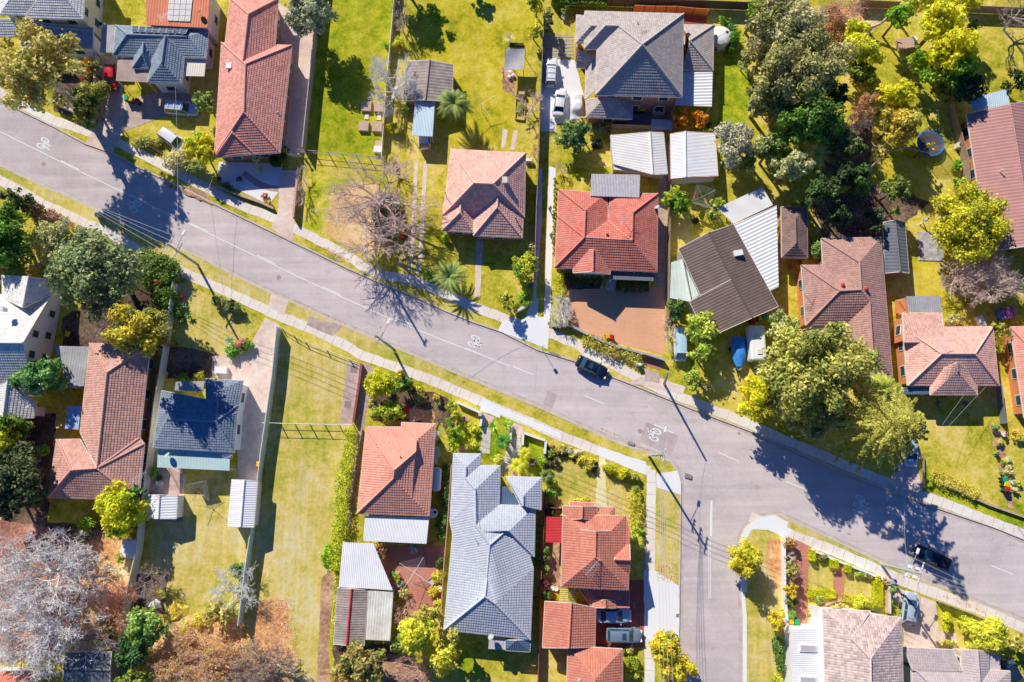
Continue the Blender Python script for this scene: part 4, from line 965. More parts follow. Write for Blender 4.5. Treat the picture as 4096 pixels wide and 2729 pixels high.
bike('A1', 412, 1300, .5, .3); bike('B1', 1183, 268, -.9, -.42); bike('B2', 2038, 1507, .8, .38); bike('C3', 1357, 747, -.9, -.38); bike('C4', 797, 1377, .85, .38)
def cover(t, x, y, r, z=-.12):
    p = at(t, x, y, z); m = MB(); m.lathe((p.x, p.y, z), [(r, 0), (r * .9, .006), (r * .86, .002), (.02, .004)], 20); o = m.build('manhole_cover', plain('cover_metal', (.40, .31, .30), .7, .3, 6)); o['kind'] = 'structure'
cover('C3', 1255, 728, .33); cover('B2', 257, 918, .33); cover('A1', 390, 1470, .35); cover('C3', 2142, 748, .2)
flat('drain_grate', [WP('C2', '905,142 962,142 962,207 902,205'), WP('C2', '850,457 910,460 907,522 845,518'), WP('C3', '1150,815 1210,835 1200,860 1140,840'), WP('B3', '428,1318 455,1318 452,1345 426,1345'), WP('D3', '1577,955 1605,955 1605,988 1577,988'), WP('D3', '1190,845 1218,845 1216,912 1190,912'), WP('C3', '1660,1100 1725,1125 1715,1160 1650,1140'), WP('C3', '445,10 540,45 535,65 440,30')], plain('grate', (.30, .24, .23), .7, .3, 8), .03)
# ---------------------------------------------------------------- buildings
BRICK = brick_mat('red_brick', (.42, .15, .09), (.50, .20, .12), (.45, .36, .30)); BRICKO = brick_mat('orange_brick', (.74, .25, .08), (.80, .30, .11), (.66, .36, .20))
WALLW = plain('white_render', (.78, .78, .80), .7, .06, .8); WALLC = plain('cream_render', (.66, .60, .52), .7, .08, .8); WALLB = plain('brown_boards', (.30, .22, .18), .8, .15, 1)
T_PINK = tile_mat('pink_tiles', (.56, .235, .185), .2, (.70, .42, .34), .3); T_PALE = tile_mat('pale_pink_tiles', (.60, .33, .265), .2, (.74, .52, .44), .35); T_RED = tile_mat('red_tiles', (.50, .145, .105), .16, (.62, .33, .26), .4)
T_TERR = tile_mat('terracotta_tiles', (.50, .185, .125), .12, (.60, .25, .17), .2); T_SALM = tile_mat('salmon_tiles', (.62, .27, .19), .12, (.70, .40, .30), .3)
T_RUST = tile_mat('rusty_pink_tiles', (.46, .25, .20), .2, (.66, .40, .31), .35); T_GREY = tile_mat('grey_brown_tiles', (.38, .325, .30), .18, (.52, .46, .43), .3); T_BLUE = tile_mat('blue_grey_tiles', (.17, .22, .275), .2, (.34, .38, .42), .3); T_SLATE = tile_mat('slate_blue_tiles', (.15, .19, .25), .2, (.36, .40, .45), .3)
T_BROWN = tile_mat('brown_tiles', (.36, .20, .165), .18, (.50, .34, .29), .3); T_DARK = tile_mat('dark_brown_tiles', (.20, .125, .11), .2, (.34, .22, .19), .3); T_SILV = tile_mat('silver_grey_tiles', (.41, .43, .475), .08, (.50, .52, .56), .2)
T_MOSS = tile_mat('weathered_tiles', (.50, .375, .34), .3, (.62, .50, .46), .35); T_ASH = tile_mat('ash_tiles', (.43, .36, .355), .1, (.50, .43, .42), .25); T_LGREY = tile_mat('pale_grey_tiles', (.56, .53, .51), .2, (.70, .66, .62), .4)
M_WHITE = plain('white_sheet_metal', (.84, .83, .83), .45, .06, .6); M_PINKW = plain('faded_white_sheet', (.85, .79, .75), .6, .1, .5); M_BLUEW = plain('pale_blue_sheet', (.55, .68, .78), .45, .08, .5); M_TEAL = plain('pale_teal_sheet', (.50, .66, .64), .5, .08, .5)
M_GREEN = plain('pale_green_sheet', (.66, .74, .66), .5, .12, .6); M_GREY = plain('grey_sheet', (.40, .40, .41), .5, .2, .7); M_BROWN = plain('brown_corrugated', (.19, .135, .118), .6, .15, .6); M_FIBRO = plain('fibro_sheet', (.36, .30, .27), .85, .3, .9); M_RUSTY = plain('rusty_white_sheet', (.76, .68, .62), .6, .3, .5)
M_TERR = plain('terracotta_sheet', (.66, .18, .075), .5, .14, .8); M_RED = plain('crimson_sheet', (.62, .05, .055), .45, .08, .8); M_REDR = plain('red_corrugated', (.50, .26, .23), .5, .1, .5); M_NAVY = plain('navy_sheet', (.10, .16, .26), .5, .12, .6); M_CHAR = plain('charcoal_sheet', (.16, .17, .19), .5, .12, .6)
M_POLY = plain('polycarbonate', (.52, .49, .50), .3, .15, 2.5); M_FLATB = plain('stained_flat_roof', (.42, .32, .28), .85, .25, .7); M_TARP = plain('blue_tarpaulin', (.36, .52, .78), .6, .25, 2)
SOLAR, nt, nd, lk, b = newmat('solar_cells'); b.inputs['Roughness'].default_value = .12; b.inputs['Specular IOR Level'].default_value = .6; lk.new(ramp(nd, lk, noise(nd, lk, geo_pos(nd), 3), [(.3, (.08, .10, .13)), (.7, (.13, .15, .18))]), b.inputs['Base Color'])
SOLARW = plain('pale_panel', (.66, .64, .60), .25, .08, 1)
def panels(root, t, q, z, nx, ny, mat):
    c = [at(t, x, y, zz) for (x, y), zz in zip(q, z)]
    for i in range(nx):
        for j in range(ny):
            f = lambda u, v: c[0].lerp(c[1], u).lerp(c[3].lerp(c[2], u), v); e = .04
            ps = [f((i + a) / nx, (j + b_) / ny) + Vector((0, 0, .12)) for a, b_ in ((e, e), (1 - e, e), (1 - e, 1 - e), (e, 1 - e))]
            m = MB(); m.prism(upward(ps), .05); fr = m.build('solar_panel', CHROME, root); ctr = sum(ps, Vector()) / 4; m = MB(); m.poly(upward([ctr + (p - ctr) * .94 + Vector((0, 0, .008)) for p in ps])); m.build('panel_face', mat, fr)
h, _ = house('brick_house', 'blue-grey two-storey house with lower hip roofs in shade behind the olive tree', 'house', 'A1', "a 0 130; b 225 135; c 225 160; d 745 175; e 785 -420; f 0 -420; r 420 -115; s 515 -110; q 150 -110", "abrq cdsr des efqrs faq", T_LGREY, ze=5.4, pitch=22, wall=WALLC, out='abcdef')
add_roof(h, 'A1', "f -300 335; g 190 330; h 122 170; i -300 170", "fghi", T_LGREY, ze=2.9, pitch=22)
add_roof(h, 'A1', "f 190 432; g 832 438; h 835 250; i 190 190", "fghi", T_BLUE, ze=2.9, pitch=20, out='fghi', wall=WALLW)  # darker bluish tiles put the upper floor's shade into the roof colour
ac_unit('A1', 900, 215, 'white air conditioner box beside the blue-grey two-storey house', 1)
h, P = house('brick_house', 'white walled house with dark blue tiles and an orange metal rear roof', 'house', 'A1', "a 1015 495; b 1040 228; c 1868 275; d 1845 525; r 1140 312; s 1680 332", "abr bcsr cds dars", T_BLUE, ze=3.6, pitch=23, wall=WALLW, out='abcd')
add_roof(h, 'A1', "e 1320 740; f 1625 750; h 1655 470; g 1380 470; q 1450 565; p 1482 330", "efq fhpq geqp", T_BLUE, ze=3.6, pitch=26, wall=WALLW, out='efhg')
add_roof(h, 'A1', "i 1190 612; j 1330 616; k 1362 470; l 1210 480; t 1278 484; u 1285 380", "ijt jkut litu", T_BLUE, ze=3.62, pitch=26)
sheet(h, 'balcony_roof', 'A1', '1055,520 1195,512 1190,608 1335,618 1322,738 1038,726', M_FLATB, rib=0, z=3.3)
sheet(h, 'awning_roof', 'A1', '1660,525 1848,530 1832,686 1642,682', OFFW, rib=.35, z=3.2, along=(1, 2), posts=False)
o, q = sheet(h, 'rear_roof', 'A1', '1310,-120 1892,-120 1862,252 1310,226', M_TERR, rib=.4, z=4.5, along=(1, 2), posts=False); add_walls(h, q, WALLW, .3)
panels(h, 'A1', [(1188, 236), (1690, 262), (1668, 308), (1178, 288)], (4.15, 4.2, 4.75, 4.7), 8, 2, SOLAR)
panels(h, 'A1', [(1520, -60), (1735, -60), (1708, 200), (1500, 192)], (4.55, 4.55, 4.55, 4.55), 4, 5, SOLARW)
dish(h, 'A1', 1785, 110, 4.5); antenna(h, 'A1', 1475, 140, 4.5)
sheet(h, 'carport_roof', 'A1', '922,225 1042,225 1012,475 893,474', M_GREY, rib=.3, z=2.7)
h, P = house('brick_house', 'long house of pink tiles with its hip roof running down towards the road', 'house', 'A1', "a 1985 385; b A2:375 408; c A2:268 1368; d 1922 1400; r 2200 578; s 2185 1005", "abr bcsr cds dars", T_PINK, ze=3, pitch=24, wall=BRICK, out='abcd')
add_roof(h, 'A1', "e 2062 -15; f A2:252 -8; g A2:222 440; h 2012 440; p 2225 130; q 2178 540", "efp fgqp hepq", T_PINK, ze=3.2, pitch=24, wall=BRICK, out='efgh')
add_roof(h, 'A1', "i 1927 1412; j A2:38 1380; m A2:5 1200; n 1960 1200; k 2082 1190; l 2088 1080", "ijk jmlk nikl", T_PINK, ze=2.95, pitch=25)
vent(h, 'A2', 250, 1010, 4, .2, .9); on_roof_box(h, 'skylight', at('A1', 2052, 590, 4.2), (.8, .9, .3), WHITE)
h, P = house('garden_shed', 'old grey shed of stained sheets behind the palm with a white carport', 'shed', 'A2', "a 1410 550; b 1610 540 3.1; c 1820 580; d 1810 915; e 1572 895 3.1; f 1372 905", "fabe cdeb", M_FIBRO, ze=2.4, kind='rib', rib=.5, wall=WALLB, out='acdf', over=.25, wins=False)
sheet(h, 'carport_roof', 'A2', '1480,910 1657,916 1637,1225 1450,1216', M_BLUEW, rib=.22, along=(1, 2), z=2.45, label='pale blue carport roof with leaf shadows')
h, P = house('brick_house', 'pale pink tiled house with a chimney standing alone in its wide garden', 'house', 'O', "a 1036 343; b 1208 352; c 1205 500; d 1018 495; r 1089 421; s 1133 423", "absr bcs cdrs dar", T_PALE, ze=3, pitch=24, wall=BRICK, out='abcd')
add_roof(h, 'O', "e 1016 530; f 1087 535; g 1087 478; h 1019 478; k 1058 488; l 1058 432", "efk fglk hekl", T_PALE, ze=3.0, pitch=24.5, wall=BRICK, out='efgh')
add_roof(h, 'O', "e 1088 542; f 1200 547; g 1205 462; h 1090 462; k 1143 476; l 1144 425", "efk fglk hekl", T_PALE, ze=3.02, pitch=24.5, wall=BRICK, out='efgh')
chimney(h, 'B3', 42, 45, 4.2, (.55, .75), 1.5, OFFW); vent(h, 'B2', 1752, 160, 3.4, .07, 1.6, DARK); vent(h, 'B3', 140, 380, 3.6)
T6 = T_GREY
h, P = house('brick_house', 'large two-storey brick house under a broad grey-brown pyramid roof', 'house', 'A3', "a 760 100; b 1645 125; c 1630 870; d 860 850; e 868 440; f 755 440; M 1275 402; g 945 232; h 1065 235", "abMhg bcM cdM dehM fehg afg", T6, ze=5.5, pitch=23, wall=BRICK, out='abcdef')
add_roof(h, 'A3', "i 685 135; j 762 142; k 747 385; l 680 385; m 815 235; n 892 235", "ijnm lknm ilm", T6, ze=5.3, pitch=23, wall=BRICK, out='ijkl')
add_roof(h, 'A3', "a 683 605; b 770 608; c 858 505 4.4; d 700 455 4.4", "abcd", T6, ze=2.9); add_roof(h, 'A3', "e 763 892; f 770 602; g 858 505 4.2; h 860 800 4.2", "efgh", T6, ze=2.9)
add_roof(h, 'A3', "a 770 895; b 1195 890; c 1184 1066; d 775 1050; r 950 868; s 1036 868", "dcsr adr cbs", T6, ze=2.9, wall=BRICK, out='abcd')
add_roof(h, 'A3', "a 1640 222; b 1915 225; c 1910 632; d 1640 632; r 1700 368", "abr bcr cdr", T6, ze=2.9, pitch=20, wall=BRICK, out='abcd')
sheet(h, 'patio_roof', 'A3', '1640,648 1905,640 1897,956 1562,945', M_WHITE, rib=.5, h=.07, along=(0, 1), z=2.75, label='ribbed white patio roof half in shade')
sheet(h, 'glass_canopy', 'A3', '1358,1068 1545,1078 1543,1165 1355,1158', M_POLY, rib=.6, z=2.1)
antenna(h, 'A3', 1280, 235, 6.8, 1.1); vent(h, 'A3', 1405, 650, 6.4); vent(h, 'A3', 1235, 205, 6.6)
m = MB(); m.prism(upward(pts('A3', '1640,130 1855,150 1848,225 1640,215', .5)), .12); m.build('timber_deck', plain('red_deck', (.36, .10, .05), .7, .25, 5), h)
ac_unit('A3', 1425, 985, 'twin fan air conditioner on the shaded patio of the large brick house', 2)
h, P = house('garden_shed', 'faded white double garage with a lean-to south of the timber fence', 'shed', 'A3', "a 990 1215; b 1343 1185 3.1; c 1465 1190; d 1500 1560; e 1368 1565 3.1; f 1018 1470", "fabe cdeb", M_PINKW, ze=2.6, kind='rib', rib=.25, wall=WALLC, out='acdf', over=.2, wins=False)
sheet(h, 'lean_to_roof', 'A3', '1018,1472 1245,1463 1245,1545 1024,1520', M_WHITE, rib=.25, z=2.35, posts=False)
h, P = house('garden_shed', 'bright white metal shed with rust along its lower edge', 'shed', 'A3', "a 1525 1200; b 1660 1178 3.0; c 1928 1195; d 1955 1580; e 1665 1590 3.0; f 1530 1605", "fabe cdeb", M_WHITE, ze=2.5, kind='rib', rib=.22, wall=WALLW, out='acdf', over=.2, wins=False, gut=plain('rusty_trim', (.55, .22, .12), .7, .3, 3))
h, P = house('brick_house', 'bright red tiled house with a brick forecourt and white front gable', 'house', 'B3', "a 525 132; b 955 168; c 985 165; d 1415 168; e 1405 870; f 490 830; g 515 370; i 765 320; j 755 562 4.9; k 1190 340; l 1185 588 4.9; m 968 412 3.35", "abi cdk gaij fgj felj delk bmji cmlk", T_RED, ze=3.1, pitch=23, wall=BRICK, out='adefg')
mb = MB(); q = [at('B3', *a) for a in ((755, 562, 4.92), (1185, 588, 4.92), (968, 412, 3.37))]; lay_tiles(mb, q); mb.build('roof', T_RED, h)
P = add_roof(h, 'B3', "n 655 878; o 987 892; r 655 700; s 985 715; p 832 866; q 835 668", "rnpq osqp", T_RED, ze=3.12, pitch=25, wall=WALLC, out='rnos', wins=False); gable(h, P['n'], P['o'], P['p'], WALLW)
sheet(h, 'pergola_roof', 'B3', '820,-8 1256,0 1250,204 810,190', M_POLY, rib=.22, h=.05, along=(1, 2), z=3.7, label='translucent corrugated pergola roof')
sheet(h, 'awning_roof', 'B3', '990,884 1378,884 1376,952 988,936', M_CHAR, rib=.22, along=(1, 2), z=2.6)
antenna(h, 'B3', 1130, 390, 4.6, .8, 1.2); vent(h, 'B3', 958, 525, 4.5, .25, .4, T_RED); dish(h, 'B3', 1408, 292, 3)
m = MB()
for k in range(4): p, q = at('B3', 948, 955 + 22 * k, 0), at('B3', 1038, 958 + 22 * k, 0); m.bar(p + Vector((0, 0, .72 - .18 * k)), q + Vector((0, 0, .72 - .18 * k)), .34, .7 - .18 * k)
m.build('front_steps', CONC, h)
h, P = house('metal_house', 'brown corrugated roof house set askew with white and pale green side roofs', 'house', 'Z6', "a 83 330; b 328 222; c 530 590; e 183 541; f 215 730; g 132 568; r 220 257; t 322 466; s 414 640", "bcstr eart fgts", M_BROWN, ze=3.0, pitch=13, kind='rib', rib=.42, wall=WALLC, out='abcfg', over=.35)
sheet(h, 'side_roof', 'Z6', '331,222 522,136 531,502 482,526', M_WHITE, rib=.5, h=.06, along=(2, 3), z=2.9, posts=False, label='white ribbed triangular side roof')
sheet(h, 'flat_roof', 'Z6', '256,148 459,54 506,135 330,218', M_PINKW, rib=0, z=2.7); sheet(h, 'carport_roof', 'Z6', '50,392 100,377 186,532 132,568 45,552', M_GREEN, rib=.2, z=2.4, along=(0, 4))
on_roof_box(h, 'skylight', at('Z6', 350, 350, 3.9), (1.3, .8, .35), WHITE, .2)
h, P = house('garage', 'small dark brown tiled outbuilding between the skewed house and the trees', 'garage', 'B4', "a 65 285; b 295 290; c 300 745; d 70 740; r 190 385; s 195 618", "abr bcsr cds dars", T_DARK, ze=2.6, pitch=24, wall=BRICKO, out='abcd')
h, P = house('brick_house', 'brown tiled house with orange brick walls behind the big leafy street tree', 'house', 'B4', "a 425 570; b 955 560; c C4:1062 240; d C4:695 240; e 440 810; f 245 810; g 285 1350; n 637 1345; r 765 785; m 780 1030; p 855 1140; s C4:885 30; q 585 1040", "abr earm bcspmr dnps cds femq gfq gnpmq", T_BROWN, ze=3.1, pitch=22, wall=BRICKO, out='feabcdng')
for x, y in ((617, 985), (830, 1018)): vent(h, 'B4', x, y, 4.6, .3, .4, plain('red_vent', (.62, .06, .04), .5))
antenna(h, 'B4', 300, 1000, 3.6, .9); sheet(h, 'awning_roof', 'B4', '300,1358 640,1362 646,1442 298,1440', OFFW, rib=.5, along=(0, 1), z=2.7)
h, P = house('garden_shed', 'long charcoal shed beside the brown tiled house', 'shed', 'B4', "a 980 425; b 1085 405 3.1; c 1170 425; d 1208 882; e 1132 868 3.1; f 988 882", "fabe cdeb", M_CHAR, ze=2.5, kind='rib', rib=.5, wall=BRICK, out='acdf', over=.25, wins=False)
h, P = house('brick_house', 'salmon tiled house with a small projecting front hip and grey deck roof', 'house', 'B4', "a 1155 1370; b 1960 1358; c C4:2015 320; d C4:1197 320; r C4:1500 35; s C4:1800 35", "absr bcs cdrs dar", T_PALE, ze=3.0, pitch=23, wall=BRICKO, out='abcd')
add_roof(h, 'B4', "i 1150 1240; j 1500 1232; k 1535 1500; l 1165 1500", "ijkl", T_PALE, ze=2.9, pitch=10, wall=BRICKO, out='ijkl')
add_roof(h, 'C4', "e 1403 405; f 1822 405; g 1815 230; h 1400 230; k 1645 190; l 1636 112", "efk fglk hekl", T_PALE, ze=3.0, pitch=25, wall=BRICK, out='efgh')
sheet(h, 'deck_roof', 'B4', '1187,1088 1492,1086 1504,1230 1198,1226', M_GREY, rib=.3, along=(1, 2), z=2.9); sheet(h, 'porch_roof', 'C4', '1160,335 1400,335 1400,398 1160,398', M_NAVY, rib=.3, along=(1, 2), z=2.5)
m = MB(); m.prism(upward(pts('B4', '1090,1120 1190,1100 1190,1240 1085,1240', .6)), .15); m.build('timber_deck', BRICKO, h); antenna(h, 'C4', 1540, -60, 4.2, .4)
h, P = house('brick_house', 'orange brick house cut off by the right edge of the photo', 'house', 'B4', "a 2118 1362; b 2560 1350; c C4:2600 640; d C4:2245 610; r 2345 1600; s C4:2420 380", "abr bcsr cds dars", T_PINK, ze=3, pitch=23, wall=BRICKO, out='abcd', over=.8)
h, P = house('metal_house', 'long house under a red ribbed metal roof at the right edge', 'house', 'Z3', "a 243 140; b 560 75; c 640 590; d 318 633; r 398 105; s 480 611", "dars bcsr", M_REDR, ze=2.9, pitch=18, kind='rib', rib=.5, wall=BRICKO, out='abcd', over=.6)
sheet(h, 'carport_roof', 'Z3', '250,86 390,50 396,104 268,130', M_BLUEW, rib=.3, along=(1, 2), z=2.6); vent(h, 'Z3', 372, 340, 4, .12, .7, WHITE); vent(h, 'Z3', 380, 188, 4, .2, .4, M_REDR); ac_unit('A4', 1893, 1297, 'white air conditioner box beside the red ribbed metal house', 1)
h, P = house('white_house', 'tall white gabled house with small square windows at the left edge', 'house', 'B1', "d 460 1072 2.9; e 205 1505 6.9; f -500 1500 6.9; g -500 1072 2.9; h C1:292 400 2.9; i C1:-500 400 2.9", "dgfe hife", T_LGREY, ze=2.9, wall=WALLW)
add_roof(h, 'B1', "m 20 900 2.9; n 20 1100 2.9; b 258 912 5.4; r 205 1190 5.4; c 487 946 2.9; d 462 1074 2.9", "cdrb nmbr", T_LGREY, ze=2.9, wall=WALLW)
add_roof(h, 'C1', "o 322 472 2.9; p 302 610 2.9; u 68 282 4.9; v 25 615 4.9; w -300 480 2.9; x -300 610 2.9", "opvu xwuv", T_LGREY, ze=2.9, wall=WALLW, out='opxw')
c, d, hh, e = at('B1', 487, 946, 2.9), at('B1', 460, 1072, 2.9), at('C1', 292, 400, 2.9), at('B1', 205, 1505, 6.8)
m = MB(); ix = Vector((-.35, 0, 0)); W_ = [c + ix, d + ix, e + ix, hh + ix]
m.poly([Vector((c.x - .35, c.y, 0)), Vector((hh.x - .35, hh.y, 0)), hh + ix, e + ix, d + ix, c + ix]); m.poly([Vector((c.x - 12, c.y, 0)), Vector((c.x - .35, c.y, 0)), c + ix, c + Vector((-12, 0, 0))]); m.poly([Vector((hh.x - .35, hh.y, 0)), Vector((hh.x - 10, hh.y, 0)), hh + Vector((-10, 0, 0)), hh + ix]); m.build('wall', WALLW, h)
dv = (hh - d); dv.z = 0; L_ = dv.length; dv.normalize(); nn = Vector((-dv.y, dv.x, 0)); nn = nn if nn.x > 0 else -nn
for f_, z in ((.18, 1.6), (.42, 4.2), (.40, 1.6), (.62, 1.5), (.62, 4.2)):
    p = d + dv * L_ * f_ - nn * .3; m = MB(); m.box((p.x, p.y, z), (1.1, .14, 1.3), math.atan2(dv.y, dv.x)); fo = m.build('window', OFFW, h); m = MB(); m.box((p.x + nn.x * .03, p.y + nn.y * .03, z), (.9, .14, 1.1), math.atan2(dv.y, dv.x)); m.build('pane', GLASS, fo)
dish(h, 'C1', 262, 505, 3.2); chimney(h, 'B1', 10, 1200, 6, (.5, .5), .9, T_LGREY)
h, P = house('brick_house', 'long pinkish orange tiled house between the white gabled house and cream fence', 'house', 'C1', "a 805 -58; b 1345 -50; c 1250 790; d 718 735; e 508 803; f 720 800; g 430 1322; i 1240 1352; j 1292 843; r 958 205; w 870 1060; k 640 1076", "abr darw bcwr efwk gek giwk jiw cjw", T_RUST, ze=3, pitch=23, wall=BRICKO, out='abcjigefd')
sheet(h, 'side_roof', 'Z4', '297,460 493,465 463,682 380,690', M_GREY, rib=.35, along=(1, 2), z=2.6); sheet(h, 'shade_cover', 'C1', '610,500 725,506 702,714 580,706', M_TARP, rib=0, z=2.3, label='sagging pale blue shade cover'); antenna(h, 'C1', 1240, 1130, 3.2, .5, 1.2)
h, P = house('brick_house', 'white walled house with slate blue tiles and a pale teal back awning', 'house', 'C1', "a 1450 365; b 2130 500; c 2097 920; d 1372 880; r 1498 620; s 1935 640", "dar absr bcs cdrs", T_SLATE, ze=3.3, pitch=22, wall=WALLW, out='abcd', over=.4)
add_roof(h, 'C1', "e 1845 257; f 2176 277; g 2128 560; h 1850 540; k 1952 362; l 1940 620", "efk fglk hekl", T_SLATE, ze=3.32, pitch=22, wall=WALLW, out='efgh', over=.4)
sheet(h, 'awning_roof', 'C1', '1416,866 2062,895 2057,1082 1410,1052', M_TEAL, rib=.2, along=(1, 2), z=2.65, label='pale teal metal awning with a tree shadow'); sheet(h, 'porch_roof', 'C1', '1575,285 1832,278 1820,372 1565,362', M_GREY, rib=0, z=2.7); dish(h, 'C1', 1500, 945, 2.7); antenna(h, 'C1', 2040, 960, 2.7, .4, .7)
h, P = house('garden_shed', 'narrow white gabled shed on the lawn against the long pale fence', 'shed', 'O', "a 533 1102; b 562 1103 2.8; c 592 1106; d 583 1212; f 523 1210; e 553 1211 2.8", "fabe cdeb", M_WHITE, ze=2.4, kind='rib', rib=.3, wall=WALLW, out='acdf', over=.15, wins=False)
h, P = house('garden_shed', 'small white ribbed shed near the washing line', 'shed', 'C1', "a 1328 1300; b 1432 1298 2.6; c 1592 1302; d 1580 1512; e 1420 1512 2.6; f 1325 1508", "fabe cdeb", M_WHITE, ze=2.2, kind='rib', rib=.35, wall=WALLW, out='acdf', over=.1, wins=False)
h, P = house('brick_house', 'salmon tiled house with a white rear patio roof beside the ivy hedge', 'house', 'C2', "a 1040 690; n 1357 690; b 1357 650; c 1665 662; d 1606 1490; e 960 1466; r 1295 1075; s 1287 1150; p 1490 812; q 1484 912", "anqr ears des cdsrqp bcp nbpq", T_SALM, ze=3, pitch=23, wall=BRICK, out='anbcde')
sheet(h, 'patio_roof', 'D2', '1030,80 1606,94 1582,328 1015,302', M_WHITE, rib=.2, along=(1, 2), z=2.6); vent(h, 'C2', 1350, 960, 4.3, .1, .8, DARK); antenna(h, 'C2', 1690, 740, 3, .8, .9)
h, P = house('garden_shed', 'patchwork shed with white, brown and rust stained sheet roofs', 'shed', 'D2', "a 785 720; b 912 730 2.9; c 1055 742; d 1022 1240; e 868 1238 2.9; f 750 1226", "fabe cdeb", M_FIBRO, ze=2.4, kind='rib', rib=.3, wall=WALLB, out='acdf', over=.15, wins=False, cap=M_RED)
sheet(h, 'front_roof', 'D2', '832,315 1106,325 1280,745 796,712', M_WHITE, rib=.25, along=(3, 0), z=2.65); sheet(h, 'side_roof', 'D2', '1060,748 1285,754 1256,1197 1036,1187', M_RUSTY, rib=.35, along=(1, 2), z=2.45)
h, P = house('brick_house', 'long silver-grey tiled house of many stepped hips', 'house', 'Z1', "a 118 62; b 318 66; k 210 165; c 316 150; l 207 242; d 463 153; e 456 440; m 278 328; n 280 400; p 92 568; o 282 590; q 114 572; t 112 660; h 386 738; v 364 985; T 80 660; u 45 1365; w 350 1118; x 684 1435; y 428 1172; z 707 910; E 680 910; F 680 820; G 532 632; H 507 632; C 722 450; D 713 822; f 446 442", "abk bclk cdml deonm paklmn ptvhon utvw uxyw xzy zFHhvwy fCGHho CDG DFHG", T_SILV, ze=3, pitch=22, wall=WALLC, out='abcdeCDFzxutp', wins=False, course=.34)
add_roof(h, 'Z1', "A 503 232; B 768 240; J 765 480; K 610 442; L 632 375; M 632 450", "ABL BJML KALM", T_SILV, ze=3, pitch=22, wall=WALLC, out='ABJK', course=.34)
sheet(h, 'court_roof', 'Z1', '458,308 508,306 620,440 455,440', M_NAVY, rib=.3, along=(0, 3), z=2.7, posts=False); sheet(h, 'patio_roof', 'Z1', '380,1426 502,1432 498,1510 375,1504', M_POLY, rib=.2, along=(1, 2), z=2.5)
add_roof(h, 'D3', "a 50 1190; b 272 1185; c 266 1296; d 48 1282; r 150 1192", "dcr cbr adr", M_NAVY, ze=2.6, pitch=20, kind='rib'); dish(h, 'D2', 2162, 1165, 3); vent(h, 'Z1', 278, 695, 4.2, .06, .6, DARK); vent(h, 'Z1', 295, 1140, 4.2, .06, .6, DARK)
h, P = house('brick_house', 'terracotta tiled corner house with an aerial above two parked cars', 'house', 'Z2', "a 213 172; d 742 172; e 772 305; c 760 798; b 197 770; R 360 292; S 615 302; k 487 305; l 485 525; m 526 550", "adSR baRkl cblm ecmlkSd", T_TERR, ze=3.9, pitch=22, wall=BRICK, out='adecb')
add_roof(h, 'Z2', "a 213 92; b 505 98; c 500 210; d 213 210; k 376 98; l 372 200", "dakl bclk", T_TERR, ze=3.75, pitch=18, wall=BRICK, out='abcd', wins=False); add_roof(h, 'Z2', "a 480 100; b 648 104; c 648 190; k 597 160; l 450 152", "abkl bck", T_TERR, ze=3.4, pitch=22); add_roof(h, 'Z2', "a 268 56; b 477 66; c 470 100; d 270 94", "abcd", T_TERR, ze=2.9, pitch=20)
add_roof(h, 'Z2', "g 772 410; h 770 662; i 655 415; j 655 650; k 776 546; l 645 541", "gilk jhkl", T_TERR, ze=3.92, pitch=25); antenna(h, 'Z2', 462, 605, 4.3, .8, 1.4); vent(h, 'Z2', 427, 525, 4.4, .25, .35, WHITE); vent(h, 'Z2', 730, 715, 3.4, .2, .3, WHITE)
add_roof(h, 'Z2', "a 455 942; b 768 946; c 768 790; d 345 785", "abcd", T_TERR, ze=2.1, pitch=2, wall=BRICK, out='abcd', wins=False); add_roof(h, 'Z2', "e 460 944; g 470 885; f 655 948; h 650 885; k 570 946; l 566 878", "gekl fhlk", T_TERR, ze=2.3, pitch=22)
sheet(h, 'awning_roof', 'Z2', '75,184 214,186 210,402 68,396', M_RED, rib=.2, along=(0, 1), z=2.5, label='crimson ribbed side awning')
m = MB()
for k in range(6): m.bar(at('Z2', 186, 792 + 17 * k, 2.4), at('Z2', 320, 798 + 17 * k, 2.4), .08, .12)
m.build('pergola_slats', OFFW, h)
h, P = house('garage', 'terracotta tiled garage with a flat parapet wall beside the silver cars', 'garage', 'Z2', "a 62 892; b 282 905; c 487 947; d 480 1274; e 262 1282; f 42 1280", "fabe cdeb", T_TERR, ze=2.8, pitch=19, wall=BRICKO, out='acdf', over=.3, wins=False)
h, P = house('brick_house', 'coral tiled house cut off by the bottom edge near the orange tree', 'house', 'Z2', "a 255 1268; b 712 1292; c 712 1790; d 240 1780; r 480 1545; s 485 1620", "abr bcsr cds dars", T_TERR, ze=3, pitch=23, wall=BRICKO, out='abcd'); vent(h, 'Z2', 352, 1556, 4.2, .25, .3)
h, P = house('brick_house', 'weathered pinkish tiled house with a flat white annexe on the corner block', 'house', 'D4', "a 440 910; n 865 932; g 872 962; c 1140 990; d 1165 1840; e 462 1840; p 695 1178; r 865 1362; s 868 1640", "anp gcrp eaprs cdsr des", T_MOSS, ze=4.4, pitch=22, wall=WALLW, out='ancde')
o, q = sheet(h, 'flat_roof', 'D4', '165,1092 440,1085 462,1840 180,1840', M_WHITE, rib=.25, h=.02, along=(0, 1), z=3.2, posts=False); add_walls(h, q, WALLW, .1, wins=False); o, q = sheet(h, 'flat_roof', 'D4', '400,900 440,912 445,1092 400,1092', M_WHITE, rib=0, z=3.1, posts=False); add_walls(h, q, WALLW, .05, wins=False)
